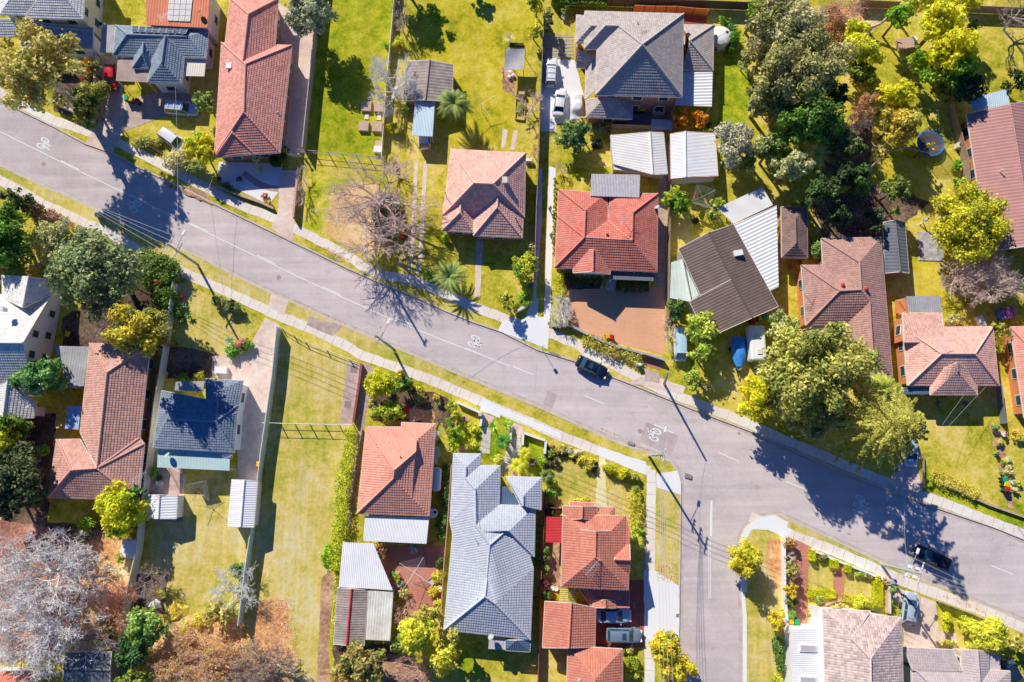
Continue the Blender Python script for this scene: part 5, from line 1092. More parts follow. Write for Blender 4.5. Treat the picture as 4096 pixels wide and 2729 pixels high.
for y in (1232, 1518):
    m = MB(); m.prism(upward(pts('D4', '230,%d 382,%d 385,%d 232,%d' % (y, y + 6, y + 68, y + 64), 3.4)), .16); fo = m.build('skylight', M_WHITE, h); m = MB(); m.prism(upward(pts('D4', '240,%d 372,%d 375,%d 242,%d' % (y + 6, y + 12, y + 60, y + 56), 3.42)), .01); m.build('pane', M_POLY, fo)
h, P = house('brick_house', 'ash grey tiled house cut off by the bottom edge beside the yellow shrub', 'house', 'D4', "a 1242 1430; b 2115 1470; c 2115 1990; d 1242 1990; r 1500 1690; s 1850 1690", "absr dar bcs cdrs", T_ASH, ze=3, pitch=21, wall=WALLC, out='abcd')
add_roof(h, 'D4', "a 1682 1276; b 1922 1291; c 1925 1560; d 1692 1560; k 1822 1283; l 1842 1560", "dakl bclk", T_ASH, ze=3.02, pitch=21, wall=WALLC, out='abcd'); add_roof(h, 'D4', "a 1165 1256; b 1602 1280; c 1690 1470; d 1240 1460", "abcd", T_ASH, ze=2.85, pitch=6, wall=WALLC, out='abcd', wins=False); sheet(h, 'side_roof', 'D4', '1922,1320 2030,1326 2030,1468 1925,1466', T_ASH, rib=0, z=2.7)
h, P = house('garden_shed', 'dark shed roof half hidden under the bare tree at the bottom left', 'shed', 'D1', "a 590 1300; b 1000 1300; c 985 1462; d 570 1445; e 985 1700; f 560 1700", "abcd fecd", M_CHAR, ze=2.4, pitch=12, kind='rib', rib=.4, wall=WALLB, out='abef', over=.2, wins=False)
h, P = house('brick_house', 'house corner with an orange tiled edge at the bottom left under bare branches', 'house', 'D1', "a -300 1470; b 360 1470; c 250 1590; d -300 1590", "abcd", T_TERR, ze=2.8, pitch=15, wall=WALLW, out='abcd', over=.2, wins=False)
# ---------------------------------------------------------------- fences and walls
F_GREY = plain('grey_fence', (.40, .38, .36), .8, .15, 2); F_PALE = plain('pale_steel_fence', (.62, .72, .72), .5, .06, 1); F_CREAM = plain('cream_steel_fence', (.72, .70, .62), .5, .06, 1); F_TIM = plain('timber_fence', (.36, .27, .20), .85, .2, 3); F_PINKT = plain('pinkish_timber_fence', (.55, .38, .29), .85, .2, 3)  # F_PINKT: a lighter, pinkish brown timber
F_DARK = plain('dark_fence', (.10, .09, .085), .8, .2, 3); F_RED = plain('dull_red_fence', (.30, .11, .09), .7, .15, 2); F_ORANGE = plain('oiled_cedar', (.62, .22, .08), .7, .18, 4); F_SLATE = plain('slate_metal', (.20, .22, .25), .5, .1)
fence('tall grey fence between the long pink house and the green lawn', 'N', '1292,-60 1270,143 1250,350 1223,612', 2.0, F_GREY, capm=CONC)
fence('thin cream paling fence running past the twiggy bush to the square slabs', 'N', '1588,-60 1580,22 1560,250 1545,430 1531,638', 1.3, OFFW)
fence('long pale steel fence along the mown strip', 'N', '1123,1318 1105,1500 1084,1650 1062,1800 1030,2060 1000,2260 972,2490', 1.9, F_PALE)
fence('cream steel fence between the slate blue house and the orange tiled house', 'N', '714,1142 698,1258 678,1400 662,1500 640,1620 612,1860 585,2060 572,2200 548,2300 515,2470 495,2600', 1.9, F_CREAM)
fence('low sunlit brick wall beside the shaded driveway', 'N', '1196,730 1188,800 1181,880', 1.1, BRICK, 'wall', 'wall', 'brick_wall', cope=F_PINKT)
fence('low timber edging under the big bare tree', 'N', '1512,760 1503,880 1497,1010', .5, F_PINKT)
fence('dark timber fence whose shadow covers the long driveway', 'N', '2175,70 2162,350 2150,700 2143,850 2135,1120', 1.8, F_DARK, capm=F_TIM)
fence('grey timber fence between the red house and the grass yard', 'N', '2674,690 2670,900 2664,1285', 1.7, F_TIM)
fence('brown timber fence behind the white sheds', 'N', '2440,518 2560,522 2680,530', 1.6, F_PINKT); fence('short brown fence west of the faded garage', 'N', '2438,522 2443,610 2450,695', 1.5, F_PINKT)
fence('dark shaded fence along the top edge of the photo', 'N', '2205,20 2500,28 2800,34 3050,44', 1.9, F_DARK); fence('grey timber fence by the fallen branch', 'N', '3420,28 3500,32 3580,36', 1.7, F_TIM); fence('grey timber fence near the top right corner', 'N', '3850,50 3980,56 4140,62', 1.7, F_TIM)
r = fence('oiled cedar screen behind the large brick house', 'A3', '1185,112 1375,120 1570,122 1720,138 1856,146', 1.7, F_ORANGE, post_mat=DARK, step=2.2)
fence('thin wire fence under the olive crowns', 'N', '3066,300 3067,420 3068,550', 1.2, TIMBER, 'rail'); fence('grey fence beside the red ribbed metal house', 'N', '3790,430 3815,540 3845,650 3852,740', 1.7, F_TIM)
fence('low brick front wall of the orange forecourt', 'N', '2208,1308 2240,1306 2277,1306', .8, BRICK, 'wall', 'wall', 'brick_wall', cope=GREYM); fence('curved brick wall with grey coping along the forecourt', 'N', '2281,1307 2339,1338 2400,1366 2446,1385 2520,1405 2594,1424 2655,1444', .9, BRICK, 'wall', 'wall', 'brick_wall', cope=GREYM)
fence('white pipe rail fence along the top of the mown strip', 'N', '1128,1312 1223,1368 1308,1402 1400,1438 1451,1460', .9, WHITE, 'rail', post_mat=WHITE); fence('white rail fence across the mown strip casting a ladder shadow', 'N', '1064,1694 1180,1697 1300,1700 1415,1702', 1.5, WHITE, 'rail', post_mat=WHITE, step=2.6)
fence('narrow red brick wall beside the grated path', 'N', '1450,1458 1442,1530 1430,1610 1418,1690', .9, BRICK, 'wall', 'wall', 'brick_wall', cope=F_RED); fence('wire mesh fence with posts behind the bare tree', 'N', '1205,614 1320,624 1430,634 1531,645', 1.3, GREYM, 'rail', post_mat=GREYM)
fence('dull red steel fence between the silver roof and the terracotta house', 'N', '2178,1960 2168,2200 2156,2404 2150,2729 2149,2800', 1.6, F_RED); fence('dull red fence return beside the crimson awning', 'N', '2182,2028 2252,2032', 1.4, F_RED)
for lab, s in (('low white garden wall west of the brick path', '1832,1612 1880,1634 1930,1656 1922,1706'), ('short white wall pier by the yuccas', '2045,1705 2041,1768'), ('white corner wall in front of the yellow palms', '2090,1782 2092,1732 2135,1748 2182,1764 2178,1816')): fence(lab, 'N', s, .8, WALLW, 'wall', 'wall', 'garden_wall', cope=WHITE)
fence('long white boundary wall beside the red paved path', 'N', '3126,2142 3128,2340 3138,2493 3152,2729 3154,2790', 1.0, WALLW, 'wall', 'wall', 'garden_wall', cope=WHITE); fence('white wall behind the bins on the corner block', 'D4', '90,1060 240,1072 400,1085', 1.2, WALLW, 'wall', 'wall', 'garden_wall', cope=WHITE, thick=.5)
fence('low white front wall of the clipped hedge garden', 'N', '3243,2198 3340,2240 3460,2287 3583,2342', .5, WALLW, 'wall', 'wall', 'garden_wall', cope=WHITE); fence('dark slatted front fence beside the concrete yard', 'N', '3743,2404 3800,2426 3860,2448 3926,2476', 1.3, F_SLATE, 'slat', post_mat=F_SLATE)
fence('pale brick wall beside the silver hatchback', 'D4', '1005,700 1008,820 1010,945', .8, plain('pale_brick', (.62, .46, .38), .8, .2, 4), 'wall', 'wall', 'brick_wall', cope=OFFW)
fence('grey rendered wall under the olive tree', 'N', '222,418 300,455 380,494', 1.4, CONC, 'wall', 'wall', 'garden_wall', cope=CONC); fence('grey rendered wall beside the red car driveway', 'N', '382,494 394,420 398,320 397,215', 1.3, CONC, 'wall', 'wall', 'garden_wall', cope=CONC)
fence('low brick edge wall in front of the white gravel', 'N', '844,742 905,764 975,790 1040,812 1098,838', .5, BRICK, 'wall', 'wall', 'brick_wall', cope=F_PINKT); fence('rusty low fence in front of the white utility', 'A1', '1130,1190 1260,1290 1400,1350 1560,1450', .7, F_RED, 'rail')
fence('dark gate beside the bottlebrush bush', 'B1', '775,500 800,540 840,600', 1.3, DARK, cat='gate', name='garden_gate'); fence('white slatted gate across the driveway of the long pink house', 'A2', '310,1395 385,1402 455,1408', 1.2, WHITE, 'slat', 'gate', 'driveway_gate', post_mat=WHITE)
fence('low brown edging wall of the sunny corner lawn', 'C4', '1490,1195 1700,1290 1900,1380 2240,1500', .4, BRICK, 'wall', 'wall', 'brick_wall', cope=F_PINKT); fence('timber fence left of the salmon house drive', 'N', '1452,1720 1432,1830 1402,2040', .6, F_TIM)
fence('orange capped fence along the silver-grey roof', 'N', '1808,1860 1796,2050 1775,2300 1765,2500', 1.5, F_PINKT); fence('timber edge between the leafy tree and the sunny lawn', 'C4', '1320,940 1325,1080 1328,1230', .6, F_TIM)
fence('dark metal side fence of the salmon front hip house', 'C4', '1985,330 2005,520 2025,660', 1.3, F_SLATE)
# ---------------------------------------------------------------- vehicles
vehicle('hatch', 'bright red hatchback squeezed under the eave of the blue tiled house', 'A1', 993, 690, .02, 1, PRED); vehicle('suv', 'pale blue grey four wheel drive with roof racks on the front yard', 'A1', 1630, 975, 1, .08, PSB, rack=True)
vehicle('suv', 'white wagon parked askew on the lawn beside the yellow bush', 'A1', 1560, 1262, .85, .62, PW); vehicle('wagon', 'white wagon with its tail poking out of the pale blue carport', 'A2', 1558, 1200, -.06, -1, PW)
vehicle('wagon', 'white wagon with roof rails at the top of the long driveway', 'A3', 458, 645, .04, -1, PW, rack=True); vehicle('sedan', 'white sedan parked behind the other white car on the long driveway', 'A3', 538, 915, .13, -1, PW)
vehicle('sedan', 'glossy black sedan parked at the kerb with its shadow on the road', 'C3', 826, 155, .9, .43, PBK, sunroof=True, zb=-.13); vehicle('van', 'white van tinted with blue shade beside the grass yard under the bare twigs', 'N', 2721, 1378, .01, 1, PVAN, cat='van')
vehicle('hatch', 'pale car half hidden below the araucaria', 'C4', 1225, 905, .05, 1, PSB); vehicle('ute', 'black utility with a covered tray driving through the tree shadow', 'D4', 1412, 448, -.9, -.42, PBK, zb=-.13, cat='utility')
vehicle('hatch', 'silver hatchback on the pinkish concrete yard', 'D4', 1218, 905, .12, -1, PS); vehicle('sedan', 'pale blue sedan parked on the maroon paving nearest the tiled garage roof', 'D3', 1018, 975, 1, .0, PSB); vehicle('wagon', 'dark grey wagon with a sunroof on the maroon paving', 'D3', 1112, 1150, 1, .03, PGR, sunroof=True)
vehicle('hatch', 'dark blue car in deep shade at the bottom right corner', 'D4', 2150, 1510, .5, .9, PDB)
def covered_car():
    p = at('A3', 690, 955, .7); q = at('A3', 695, 850, .7); rz = math.atan2(q.y - p.y, q.x - p.x); m = MB(); nx, ny = 22, 14
    prof = lambda s: .75 + .75 * math.exp(-((s + .1) / .42) ** 4) * .9
    for i in range(nx + 1):
        s = -1 + 2 * i / nx; x = s * 2.35
        for j in range(ny + 1):
            t = -1 + 2 * j / ny; k = abs(t) ** 3; e = abs(s) ** 8; z = prof(s) * (1 - .32 * k) * (1 - .25 * e); z = .12 if abs(t) > .98 or abs(s) > .98 else z + .035 * math.sin(9 * s + 5 * t) * (abs(t) + .3)
            m.v.append((x, t * (.92 + (.08 if abs(t) > .98 else 0)) * (1 - .12 * e), z))
    for i in range(nx):
        for j in range(ny): a = i * (ny + 1) + j; m.f.append((a, a + ny + 1, a + ny + 2, a + 1)); m.mi.append(0)
    o = m.build('covered_car', plain('car_cover_cloth', (.70, .69, .70), .7, .08, 2, .3), smooth=True); o.location = (p.x, p.y, 0); o.rotation_euler.z = rz; setp(o, 'car hidden under a wrinkled pale grey cover beside the garage', 'car')
covered_car()
def boat():
    p = at('Z6', 355, 795, 1.2); q = at('Z6', 357, 850, 1.2); rz = math.atan2(q.y - p.y, q.x - p.x); root = thing('covered_boat', 'small boat under a bright blue cover on its trailer', 'boat', (p.x, p.y, 0), None); R4 = Matrix.Rotation(rz, 4, 'Z'); T = lambda x, y, z: tuple(R4 @ Vector((x, y, z)) + Vector((p.x, p.y, 0)))
    sx = [-2.3, -1.6, -.6, .5, 1.4, 2.0, 2.5]; sw = [.92, 1.0, 1.02, .95, .72, .4, .04]
    m = MB()
    for x, w in zip(sx, sw):
        for y, z in ((-w, 1.05), (-w * .8, .65), (0, .45), (w * .8, .65), (w, 1.05)): m.v.append(T(x, y, z))
    for i in range(6):
        for j in range(4): m.f.append((i*5+j, i*5+j+1, (i+1)*5+j+1, (i+1)*5+j)); m.mi.append(0)
    m.f.append((0, 1, 2, 3, 4)); m.mi.append(0); m.build('hull', WHITE, root)
    m = MB(); zc = [1.15, 1.35, 1.75, 1.6, 1.25, 1.15, 1.1]
    for x, w, c in zip(sx[:6], sw, zc):
        for y, z in ((-w * 1.03, 1.0), (-w * .96, 1.12), (-w * .45, c), (w * .45, c), (w * .96, 1.12), (w * 1.03, 1.0)): m.v.append(T(x, y, z + R.uniform(-.05, .05)))
    for i in range(5):
        for j in range(5): m.f.append((i*6+j, (i+1)*6+j, (i+1)*6+j+1, i*6+j+1)); m.mi.append(0)
    m.build('cover', plain('blue_cover', (.06, .30, .85), .55, .2, 2, .3), root, smooth=True)
    m = MB(); m.bar(T(-2, -.7, .5), T(1.5, -.5, .5), .1, .1); m.bar(T(-2, .7, .5), T(1.5, .5, .5), .1, .1); m.bar(T(1.4, -.5, .5), T(3.4, 0, .5), .1, .1); m.bar(T(1.4, .5, .5), T(3.4, 0, .5), .1, .1); m.build('trailer', DARK, root)
    for sg in (-1, 1): m = MB(); m.tube(T(-.6, sg * .95, .3), T(-.6, sg * 1.12, .3), .3, .3, 12); m.build('wheel', TYRE, root)
boat()
def caravan():
    p = at('Z6', 438, 752, 2.2); root = thing('caravan', 'white caravan parked beside the covered boat', 'caravan', (p.x, p.y, 0)); m = MB(); m.box((p.x, p.y, 1.45), (2.2, 5.0, 1.95)); m.build('body', WHITE, root, bevel=.25)
    for y in (-1.3, 1.0): m = MB(); m.box((p.x + .1, p.y + y, 2.48), (.7, .7, .12)); m.build('roof_hatch', OFFW, root)
    m = MB(); m.box((p.x, p.y - 2.52, 1.7), (1.5, .05, .7)); m.build('window', GLASS, root)
    for sg in (-1, 1): m = MB(); m.tube((p.x + sg * .9, p.y, .34), (p.x + sg * 1.08, p.y, .34), .33, .33, 14); m.build('wheel', TYRE, root)
    m = MB(); m.bar((p.x - .7, p.y - 2.5, .5), (p.x, p.y - 3.7, .5), .1, .1); m.bar((p.x + .7, p.y - 2.5, .5), (p.x, p.y - 3.7, .5), .1, .1); m.build('tow_bar', DARK, root)
caravan()
# ---------------------------------------------------------------- bins
for t, x, y, c, l in (('A1', 1128, 880, 'green', 'green-lidded bin in the row before the blue tiled house'), ('A1', 1172, 888, 'yellow', 'yellow-lidded bin in the row before the blue tiled house'), ('A1', 1222, 902, 'red', 'red-lidded bin in the row before the blue tiled house'), ('A2', 312, 1330, 'green', 'green-lidded bin by the gate of the long pink house'), ('A2', 312, 1356, 'yellow', 'yellow-lidded bin by the gate of the long pink house'), ('B2', 1378, 435, 'green', 'green-lidded bin under the big bare tree'), ('B2', 1365, 500, 'yellow', 'yellow-lidded bin under the big bare tree'), ('B2', 1366, 548, 'red', 'red-lidded bin under the big bare tree'), ('A3', 1208, 977, 'red', 'red-lidded bin against the brick wall of the large house'), ('A3', 1244, 980, 'green', 'green-lidded bin against the brick wall of the large house'), ('A3', 1281, 976, 'yellow', 'yellow-lidded bin against the brick wall of the large house'), ('B1', 603, 1425, 'yellow', 'yellow-lidded bin behind the white gabled house'), ('C2', 75, 1025, 'yellow', 'yellow-lidded bin beside the long pale steel fence'), ('C2', 76, 1066, 'red', 'red-lidded bin beside the long pale steel fence'), ('B3', 965, 1443, 'yellow', 'yellow-lidded bin inside the curved brick wall'), ('B3', 1002, 1456, 'red', 'red-lidded bin inside the curved brick wall'), ('Z6', 418, 655, 'red', 'red-lidded bin under the eave of the brown corrugated roof'), ('Z6', 450, 641, 'yellow', 'yellow-lidded bin under the eave of the brown corrugated roof'), ('Z6', 471, 633, 'green', 'green-lidded bin under the eave of the brown corrugated roof'), ('C4', 2078, 1158, 'green', 'green-lidded bin in the garden bed at the right'), ('C4', 2090, 1208, 'yellow', 'yellow-lidded bin in the garden bed at the right'), ('C4', 2096, 1250, 'red', 'red-lidded bin in the garden bed at the right'), ('D4', 160, 1028, 'yellow', 'yellow-lidded bin behind the white annexe wall'), ('D4', 208, 1030, 'green', 'green-lidded bin behind the white annexe wall')):
    wheelie_bin(t, x, y, c, l, R.uniform(-.3, .3) + (1.57 if t == 'C4' else 0))
# ---------------------------------------------------------------- people
CW, CBL, CNV = plain('white_shirt_cloth', (.80, .81, .84), .8, .05), plain('black_trousers_cloth', (.015, .015, .02), .8), plain('navy_cloth', (.05, .07, .15), .8)
person('B3', 446, 322, 1.75, 'person in a white shirt and black trousers walking up the shaded driveway', CW, CBL, HAIRB, .26); person('B3', 455, 560, 1.62, 'person in a pale shirt and navy trousers following along the driveway', plain('pale_shirt_cloth', (.55, .62, .74), .8, .05), CNV, HAIRB, .18)
person('Z3', 78, 531, .5, 'person with black hair and white shirt striding over the back lawn', CW, CW, HAIRD, .34, .35)
# ---------------------------------------------------------------- poles and wires
RD = rad(64)
p1, a1, t1 = power_pole('greenish power pole with street lamp beside the leafy corner hedge', 'N', 790, 1058, 9.4, RD, ((.15, 2.6), (2.9, 2.1)), lamplen=2.2); p2, a2, t2 = power_pole('dark timber power pole with street lamp by the mown strip', 'N', 1574, 1396, 9.2, RD, ((.2, 2.5), (1.9, 1.6)), lamplen=2.3, lean=(-1.0, .2))
p3, a3, t3 = power_pole('power pole with street lamp at the street corner', 'N', 2595, 1823, 9.3, rad(75), ((.2, 2.2), (1.2, 1.9), (2.2, 1.6)), lamplen=3.0); p4, a4, t4 = power_pole('power pole with white switch boxes above the black utility', 'N', 3524, 2256, 9.2, rad(66), ((.15, 2.7), (3.4, 2.2)), lamplen=2.4, trans=True)
p5, a5, t5 = power_pole('bare power pole at the driveway of the grass yard', 'N', 2657, 1536, 8.4, 0, (), lamp=False, lean=(-1.3, .55)); p6, a6, t6 = power_pole('slim dark pole standing under the big bare tree', 'N', 1528, 1085, 8.2, RD, ((.3, .9),), lamp=False)
off = lambda a, v: [q + Vector(v) for q in a]
west = [at('N', -260, y, 8.6) for y in (470, 500, 530, 570)]; east = [at('N', 4500, y, 8.8) for y in (2520, 2550, 2590, 2630)]
for i in range(4):
    L_ = ('uppermost', 'second', 'third', 'lowest')[i] + ' power line '
    wire(L_ + 'running off the left edge from the greenish pole', a1[i], west[i]); wire(L_ + 'between the greenish pole and the dark timber pole', a1[3 - i], a2[3 - i]); wire(L_ + 'between the dark timber pole and the corner pole', a2[3 - i], a3[3 - i]); wire(L_ + 'between the corner pole and the switch box pole', a3[3 - i], a4[3 - i]); wire(L_ + 'running off the right edge from the switch box pole', a4[3 - i], east[3 - i])
side = [at('N', x, 2900, 8.5) for x in (2640, 2660, 2680, 2700)]
for i in range(4): wire(('first', 'second', 'third', 'fourth')[i] + ' power line along the side street from the left', a3[4 + i], side[i])
wire('service wire from the greenish pole over the road to the gravel garden', a1[6], at('N', 850, 715, 3.2), .4, .015); wire('service wire from the greenish pole to the long pink house', a1[5], at('A1', 1570, 780, 3.4), .6, .015); wire('service wire from the dark timber pole towards the red house', a2[5], at('B3', 150, 1200, 3), .8, .012)
wire('service wire from the corner pole to the silver-grey roof', a3[6], at('Z1', 760, 250, 3.3), .5, .012); wire('service wire from the driveway pole across the road', t5, a3[4], .4, .014); wire('twin service wire over the shaded lawn', at('C4', 1560, 690, 5), at('C4', 1900, 330, 3.2), .1, .012); wire('second service wire over the shaded lawn', at('C4', 1510, 670, 5), at('C4', 1700, 410, 3.2), .1, .012)
wire('service wire from the switch box pole to the weathered house', a4[5], at('D4', 1100, 1000, 4.6), .3, .012); wire('service wire from the switch box pole across the road north', a4[6], at('C4', 1180, 1300, 5.5), .5, .016)
def sign_post(t, x, y, h, label):
    p = at(t, x, y, 0); root = thing('sign_post', label, 'sign', p); m = MB(); m.tube(p, p + Vector((0, 0, h)), .035, .03, 6); m.build('post', GREYM, root); m = MB(); m.box((p.x, p.y, h - .3), (.45, .03, .5), .5); m.build('sign_plate', GREYM, root)
sign_post('C3', 378, -8, 2.6, 'slim sign post on the kerb near the black sedan'); sign_post('D4', 2185, 180, 2.4, 'slim sign post on the kerb at the right edge')
def letterbox(t, x, y, label, mat=WHITE, d=(.45, .4, .9)): simple_box('letterbox', label, 'letterbox', t, x, y, d, d[2], mat, R.uniform(0, 1))
letterbox('A1', 1272, 1258, 'white letterbox before the white wagon'); letterbox('C3', 1248, 128, 'white letterbox at the end of the forecourt hedge', d=(.6, .35, .9)); letterbox('B3', 188, 1198, 'long cream letterbox wall by the driveway mouth', OFFW, (1.8, .35, .8)); letterbox('C3', 940, 1022, 'white letterbox beside the cream path'); letterbox('C2', 2062, 575, 'stone letterbox pier at the brick path', CONC, (.5, .5, 1.2)); letterbox('D4', 1055, 675, 'grey letterbox wall beside the clipped hedge', GREYM, (1.5, .5, 1.0)); letterbox('B1', 870, 350, 'grey box on the verge in the tree shade', GREYM, (.9, .5, .9)); letterbox('B2', 1068, 752, 'white topped bollard near the slim dark pole', WHITE, (.3, .3, 1.0)); letterbox('B2', 1025, 660, 'white utility lid box on the leaf litter', WHITE, (.5, .9, .25))
# ---------------------------------------------------------------- yard things
clothesline('A2', 2070, 935, .55, CHROME, 'bare rotary clothesline on the big yellow lawn', 2.4, 2.0, 0); cl, tp, o = clothesline('B3', 1815, 195, .45, GREENP, 'green armed rotary clothesline in the shade of the white shed', 2.0)
garment(o.lerp(tp[2], .9), o.lerp(tp[3], .9), .7, plain('white_laundry', (.72, .75, .82), .8), 'white shirts hanging on the green clothesline'); garment(o.lerp(tp[3], .75), o.lerp(tp[0], .2), .8, plain('orange_laundry', (.62, .22, .08), .8), 'orange towel hanging on the green clothesline'); garment(o.lerp(tp[1], .85), o.lerp(tp[2], .75), .7, plain('red_laundry', (.65, .04, .06), .8), 'red top hanging on the green clothesline')
cl, tp, o = clothesline('C1', 1780, 1275, 1.0, RUSTP, 'rust armed clothesline behind the slate blue house', 1.9); garment(o.lerp(tp[0], .95), o.lerp(tp[1], .95), 1.0, plain('pale_sheet_cloth', (.75, .74, .78), .8), 'pale bed sheet hanging on the rust armed clothesline')
clothesline('D2', 1470, 585, 1.0, WHITE, 'white square clothesline on the red paved yard', 2.3, 1.9, 8); clothesline('B4', 1590, 1005, 1.25, WHITE, 'white clothesline beside the tangled bare tree', 1.9, 2.0, 3)
cl = simple_box('drying_rack', 'drying rack hung with blue and red washing in the shaded right yard', 'laundry', 'B4', 2095, 1235, (2.2, 1.6, .08), 1.0, plain('patterned_laundry', (.12, .2, .5), .8, .8, 3), .2); p = at('B4', 2095, 1235, 1.0); m = MB()
for k in range(5): m.box((p.x - .8 + .4 * k, p.y, 1.0), (.22, 1.5, .05), .2)
setp(m.build('washing', plain('red_washing', (.5, .06, .1), .8, .5, 4), None, p), 'row of red washing on the shaded drying rack', 'laundry')
def trampoline():
    p = at('A4', 1620, 1285, .9); root = thing('trampoline', 'round trampoline with a blue pad and safety net', 'trampoline', (p.x, p.y, 0)); r = 2.05; c = (p.x, p.y, 0); m = MB(); m.lathe(c, [(1.8, .88), (.02, .86)], 28); m.build('jumping_mat', plain('black_mesh', (.15, .13, .13), .7, .2, 4), root)
    m = MB(); m.lathe(c, [(1.8, .9), (r, .92), (r + .03, .85)], 28); m.f.pop(); m.mi.pop(); m.build('pad', plain('blue_pad', (.05, .24, .72), .5, .4, 3), root); net, n1, n2, n3, n4 = newmat('safety_net'); n4.inputs['Base Color'].default_value = (.02, .02, .025, 1); n4.inputs['Alpha'].default_value = .35
    m = MB(); m.lathe(c, [(r, .92), (r, 2.6)], 28); m.f.pop(); m.mi.pop(); m.build('net', net, root)
    for k in range(6): e = k * math.pi / 3; q = (p.x + (r + .08) * math.cos(e), p.y + (r + .08) * math.sin(e)); m = MB(); m.tube((q[0], q[1], 0), (q[0], q[1], 2.65), .04, .04, 6); m.build('pole', plain('blue_pole', (.05, .2, .5), .5), root)
    m = MB(); q = at('A4', 1555, 1420, 0); d = (Vector((p.x, p.y, 0)) - q).normalized(); n = Vector((-d.y, d.x, 0)) * .3
    for s in (-1, 1): m.tube(q + n * s, q + n * s + d * .5 + Vector((0, 0, .9)), .04, .04, 5)
    for k in range(3): b0 = q + d * .15 * (k + 1) + Vector((0, 0, .25 * (k + 1))); m.bar(b0 - n, b0 + n, .12, .05)
    m.build('ladder', F_PINKT, root)
trampoline()
def shade_sail():
    c = pts('A3', '48,430 228,436 212,625 33,625', 2.4); p = sum(c, Vector()) / 4; root = thing('shade_sail', 'square grey shade sail on four dark posts in the back garden', 'shade sail', (p.x, p.y, 0)); m = MB(); n = 10
    for i in range(n + 1):
        for j in range(n + 1):
            u, v = i / n, j / n; q = c[0].lerp(c[1], u).lerp(c[3].lerp(c[2], u), v); k = .12 * (math.sin(math.pi * u) - 1) * math.sin(math.pi * v); q = q + (p - q) * (.06 * (math.sin(math.pi * u) * (abs(v - .5) * 2) ** 4 + math.sin(math.pi * v) * (abs(u - .5) * 2) ** 4)); m.v.append((q.x, q.y, 2.4 - .35 * math.sin(math.pi * u) * math.sin(math.pi * v)))
    for i in range(n):
        for j in range(n): a = i * (n + 1) + j; m.f.append((a, a + 1, a + n + 2, a + n + 1)); m.mi.append(0)
    m.build('cloth', plain('grey_shade_cloth', (.42, .40, .42), .8, .1, 3), root, smooth=True)
    for q in c: m = MB(); m.tube((q.x, q.y, 0), (q.x, q.y, 2.5), .05, .04, 6); m.build('post', DARK, root)
shade_sail()
SLAB = plain('sandy_slab', (.56, .40, .32), .9, .12, 1.5, .3)
for x, y, l in ((1042, 950, 'upper left'), (1155, 958, 'upper right'), (1018, 1128, 'lower left'), (1137, 1134, 'lower right')): simple_box('block_table', 'square sandy concrete block, %s of the set on the lawn' % l, 'concrete block', 'A2', x, y, (1.45, 1.5, .5), .5, SLAB, -.06, 'sandy concrete blocks on the lawn')
for x, y, l in ((1046, 1043, 'left'), (1156, 1050, 'right')): simple_box('cream_slab', 'small cream slab lying at the %s between the sandy blocks' % l, 'slab', 'A2', x, y, (.62, .95, .12), .12, OFFW, -.04, 'cream slabs between the sandy blocks')
simple_box('white_cabinet', 'white cabinet on a paved corner below the sandy blocks', 'cabinet', 'A2', 1143, 1335, (1.15, .95, .7), .7, WHITE, -.05); simple_box('paving_slab', 'pinkish slab behind the white cabinet', 'slab', 'A2', 1155, 1290, (1.2, 1.0, .06), .06, SLAB, -.05)
simple_box('garden_bench', 'timber potting bench at the corner of the shade sail', 'bench', 'A3', 195, 832, (.95, .5, .8), .8, F_PINKT, 0); simple_box('seed_tray_rack', 'rack of dark square planter trays behind the shade sail', 'planter', 'A3', 147, 395, (2.2, .5, .3), .3, DARK, -.03); 
for x, y, l in ((92, 640, 'round white garden table under the shade sail'), (85, 682, 'white garden chair left of the round table'), (118, 668, 'white garden chair right of the round table')): simple_box('garden_table' if 'table u' in l else 'garden_chair', l, 'garden furniture', 'A3', x, y, (.5, .5, .5), .5, WHITE, R.uniform(0, 1), bevel=.1)
m = MB()
for p, q in ((('A3', 140, 880), ('A3', 135, 1062)), (('A3', 135, 1062), ('A3', 215, 1075)), (('A3', 215, 1075), ('A3', 228, 890)), (('A3', 228, 890), ('A3', 140, 880))): m.bar(at(*p, .3), at(*q, .3), .12, .3)
setp(m.build('planter_frame', F_PINKT, None, at('A3', 180, 980, 0)), 'raised timber vegetable bed south of the shade sail', 'garden bed')
m = MB(); k0 = at('A3', 1095, 1125, .4); k1 = at('A3', 868, 1112, .4); n = 14; d = (k1 - k0); s = Vector((-d.y, d.x, 0)).normalized()
for i in range(n + 1):
    f = i / n; w = .38 * math.sin(math.pi * min(max(f, .02), .98)) ** .7; c = k0.lerp(k1, f)
    for y, z in ((-w, .3), (-w * .6, .1), (w * .6, .1), (w, .3), (w * .4, .42), (-w * .4, .42)): q = c + s * y; m.v.append((q.x, q.y, z))
for i in range(n):
    for j in range(6): a = i * 6 + j; b_ = i * 6 + (j + 1) % 6; m.f.append((a, b_, b_ + 6, a + 6)); m.mi.append(0)
setp(m.build('kayak', plain('yellow_hull', (.85, .52, .01), .4, .06), None, Vector(((k0.x + k1.x) / 2, (k0.y + k1.y) / 2, 0)), smooth=True), 'yellow kayak lying against the brick garage', 'kayak')
tank('A3', 1985, 312, 1.6, 2.0, M_PINKW, 'round white water tank wrapped in a green bush'); tank('D2', 1637, 58, .6, 1.5, WHITE, 'small round white tank by the patio roof'); simple_box('water_tank', 'slim white water tank along the salmon house wall', 'water tank', 'C2', 1668, 1160, (1.2, 3.2, 1.9), 1.9, WHITE, -.03, bevel=.4)
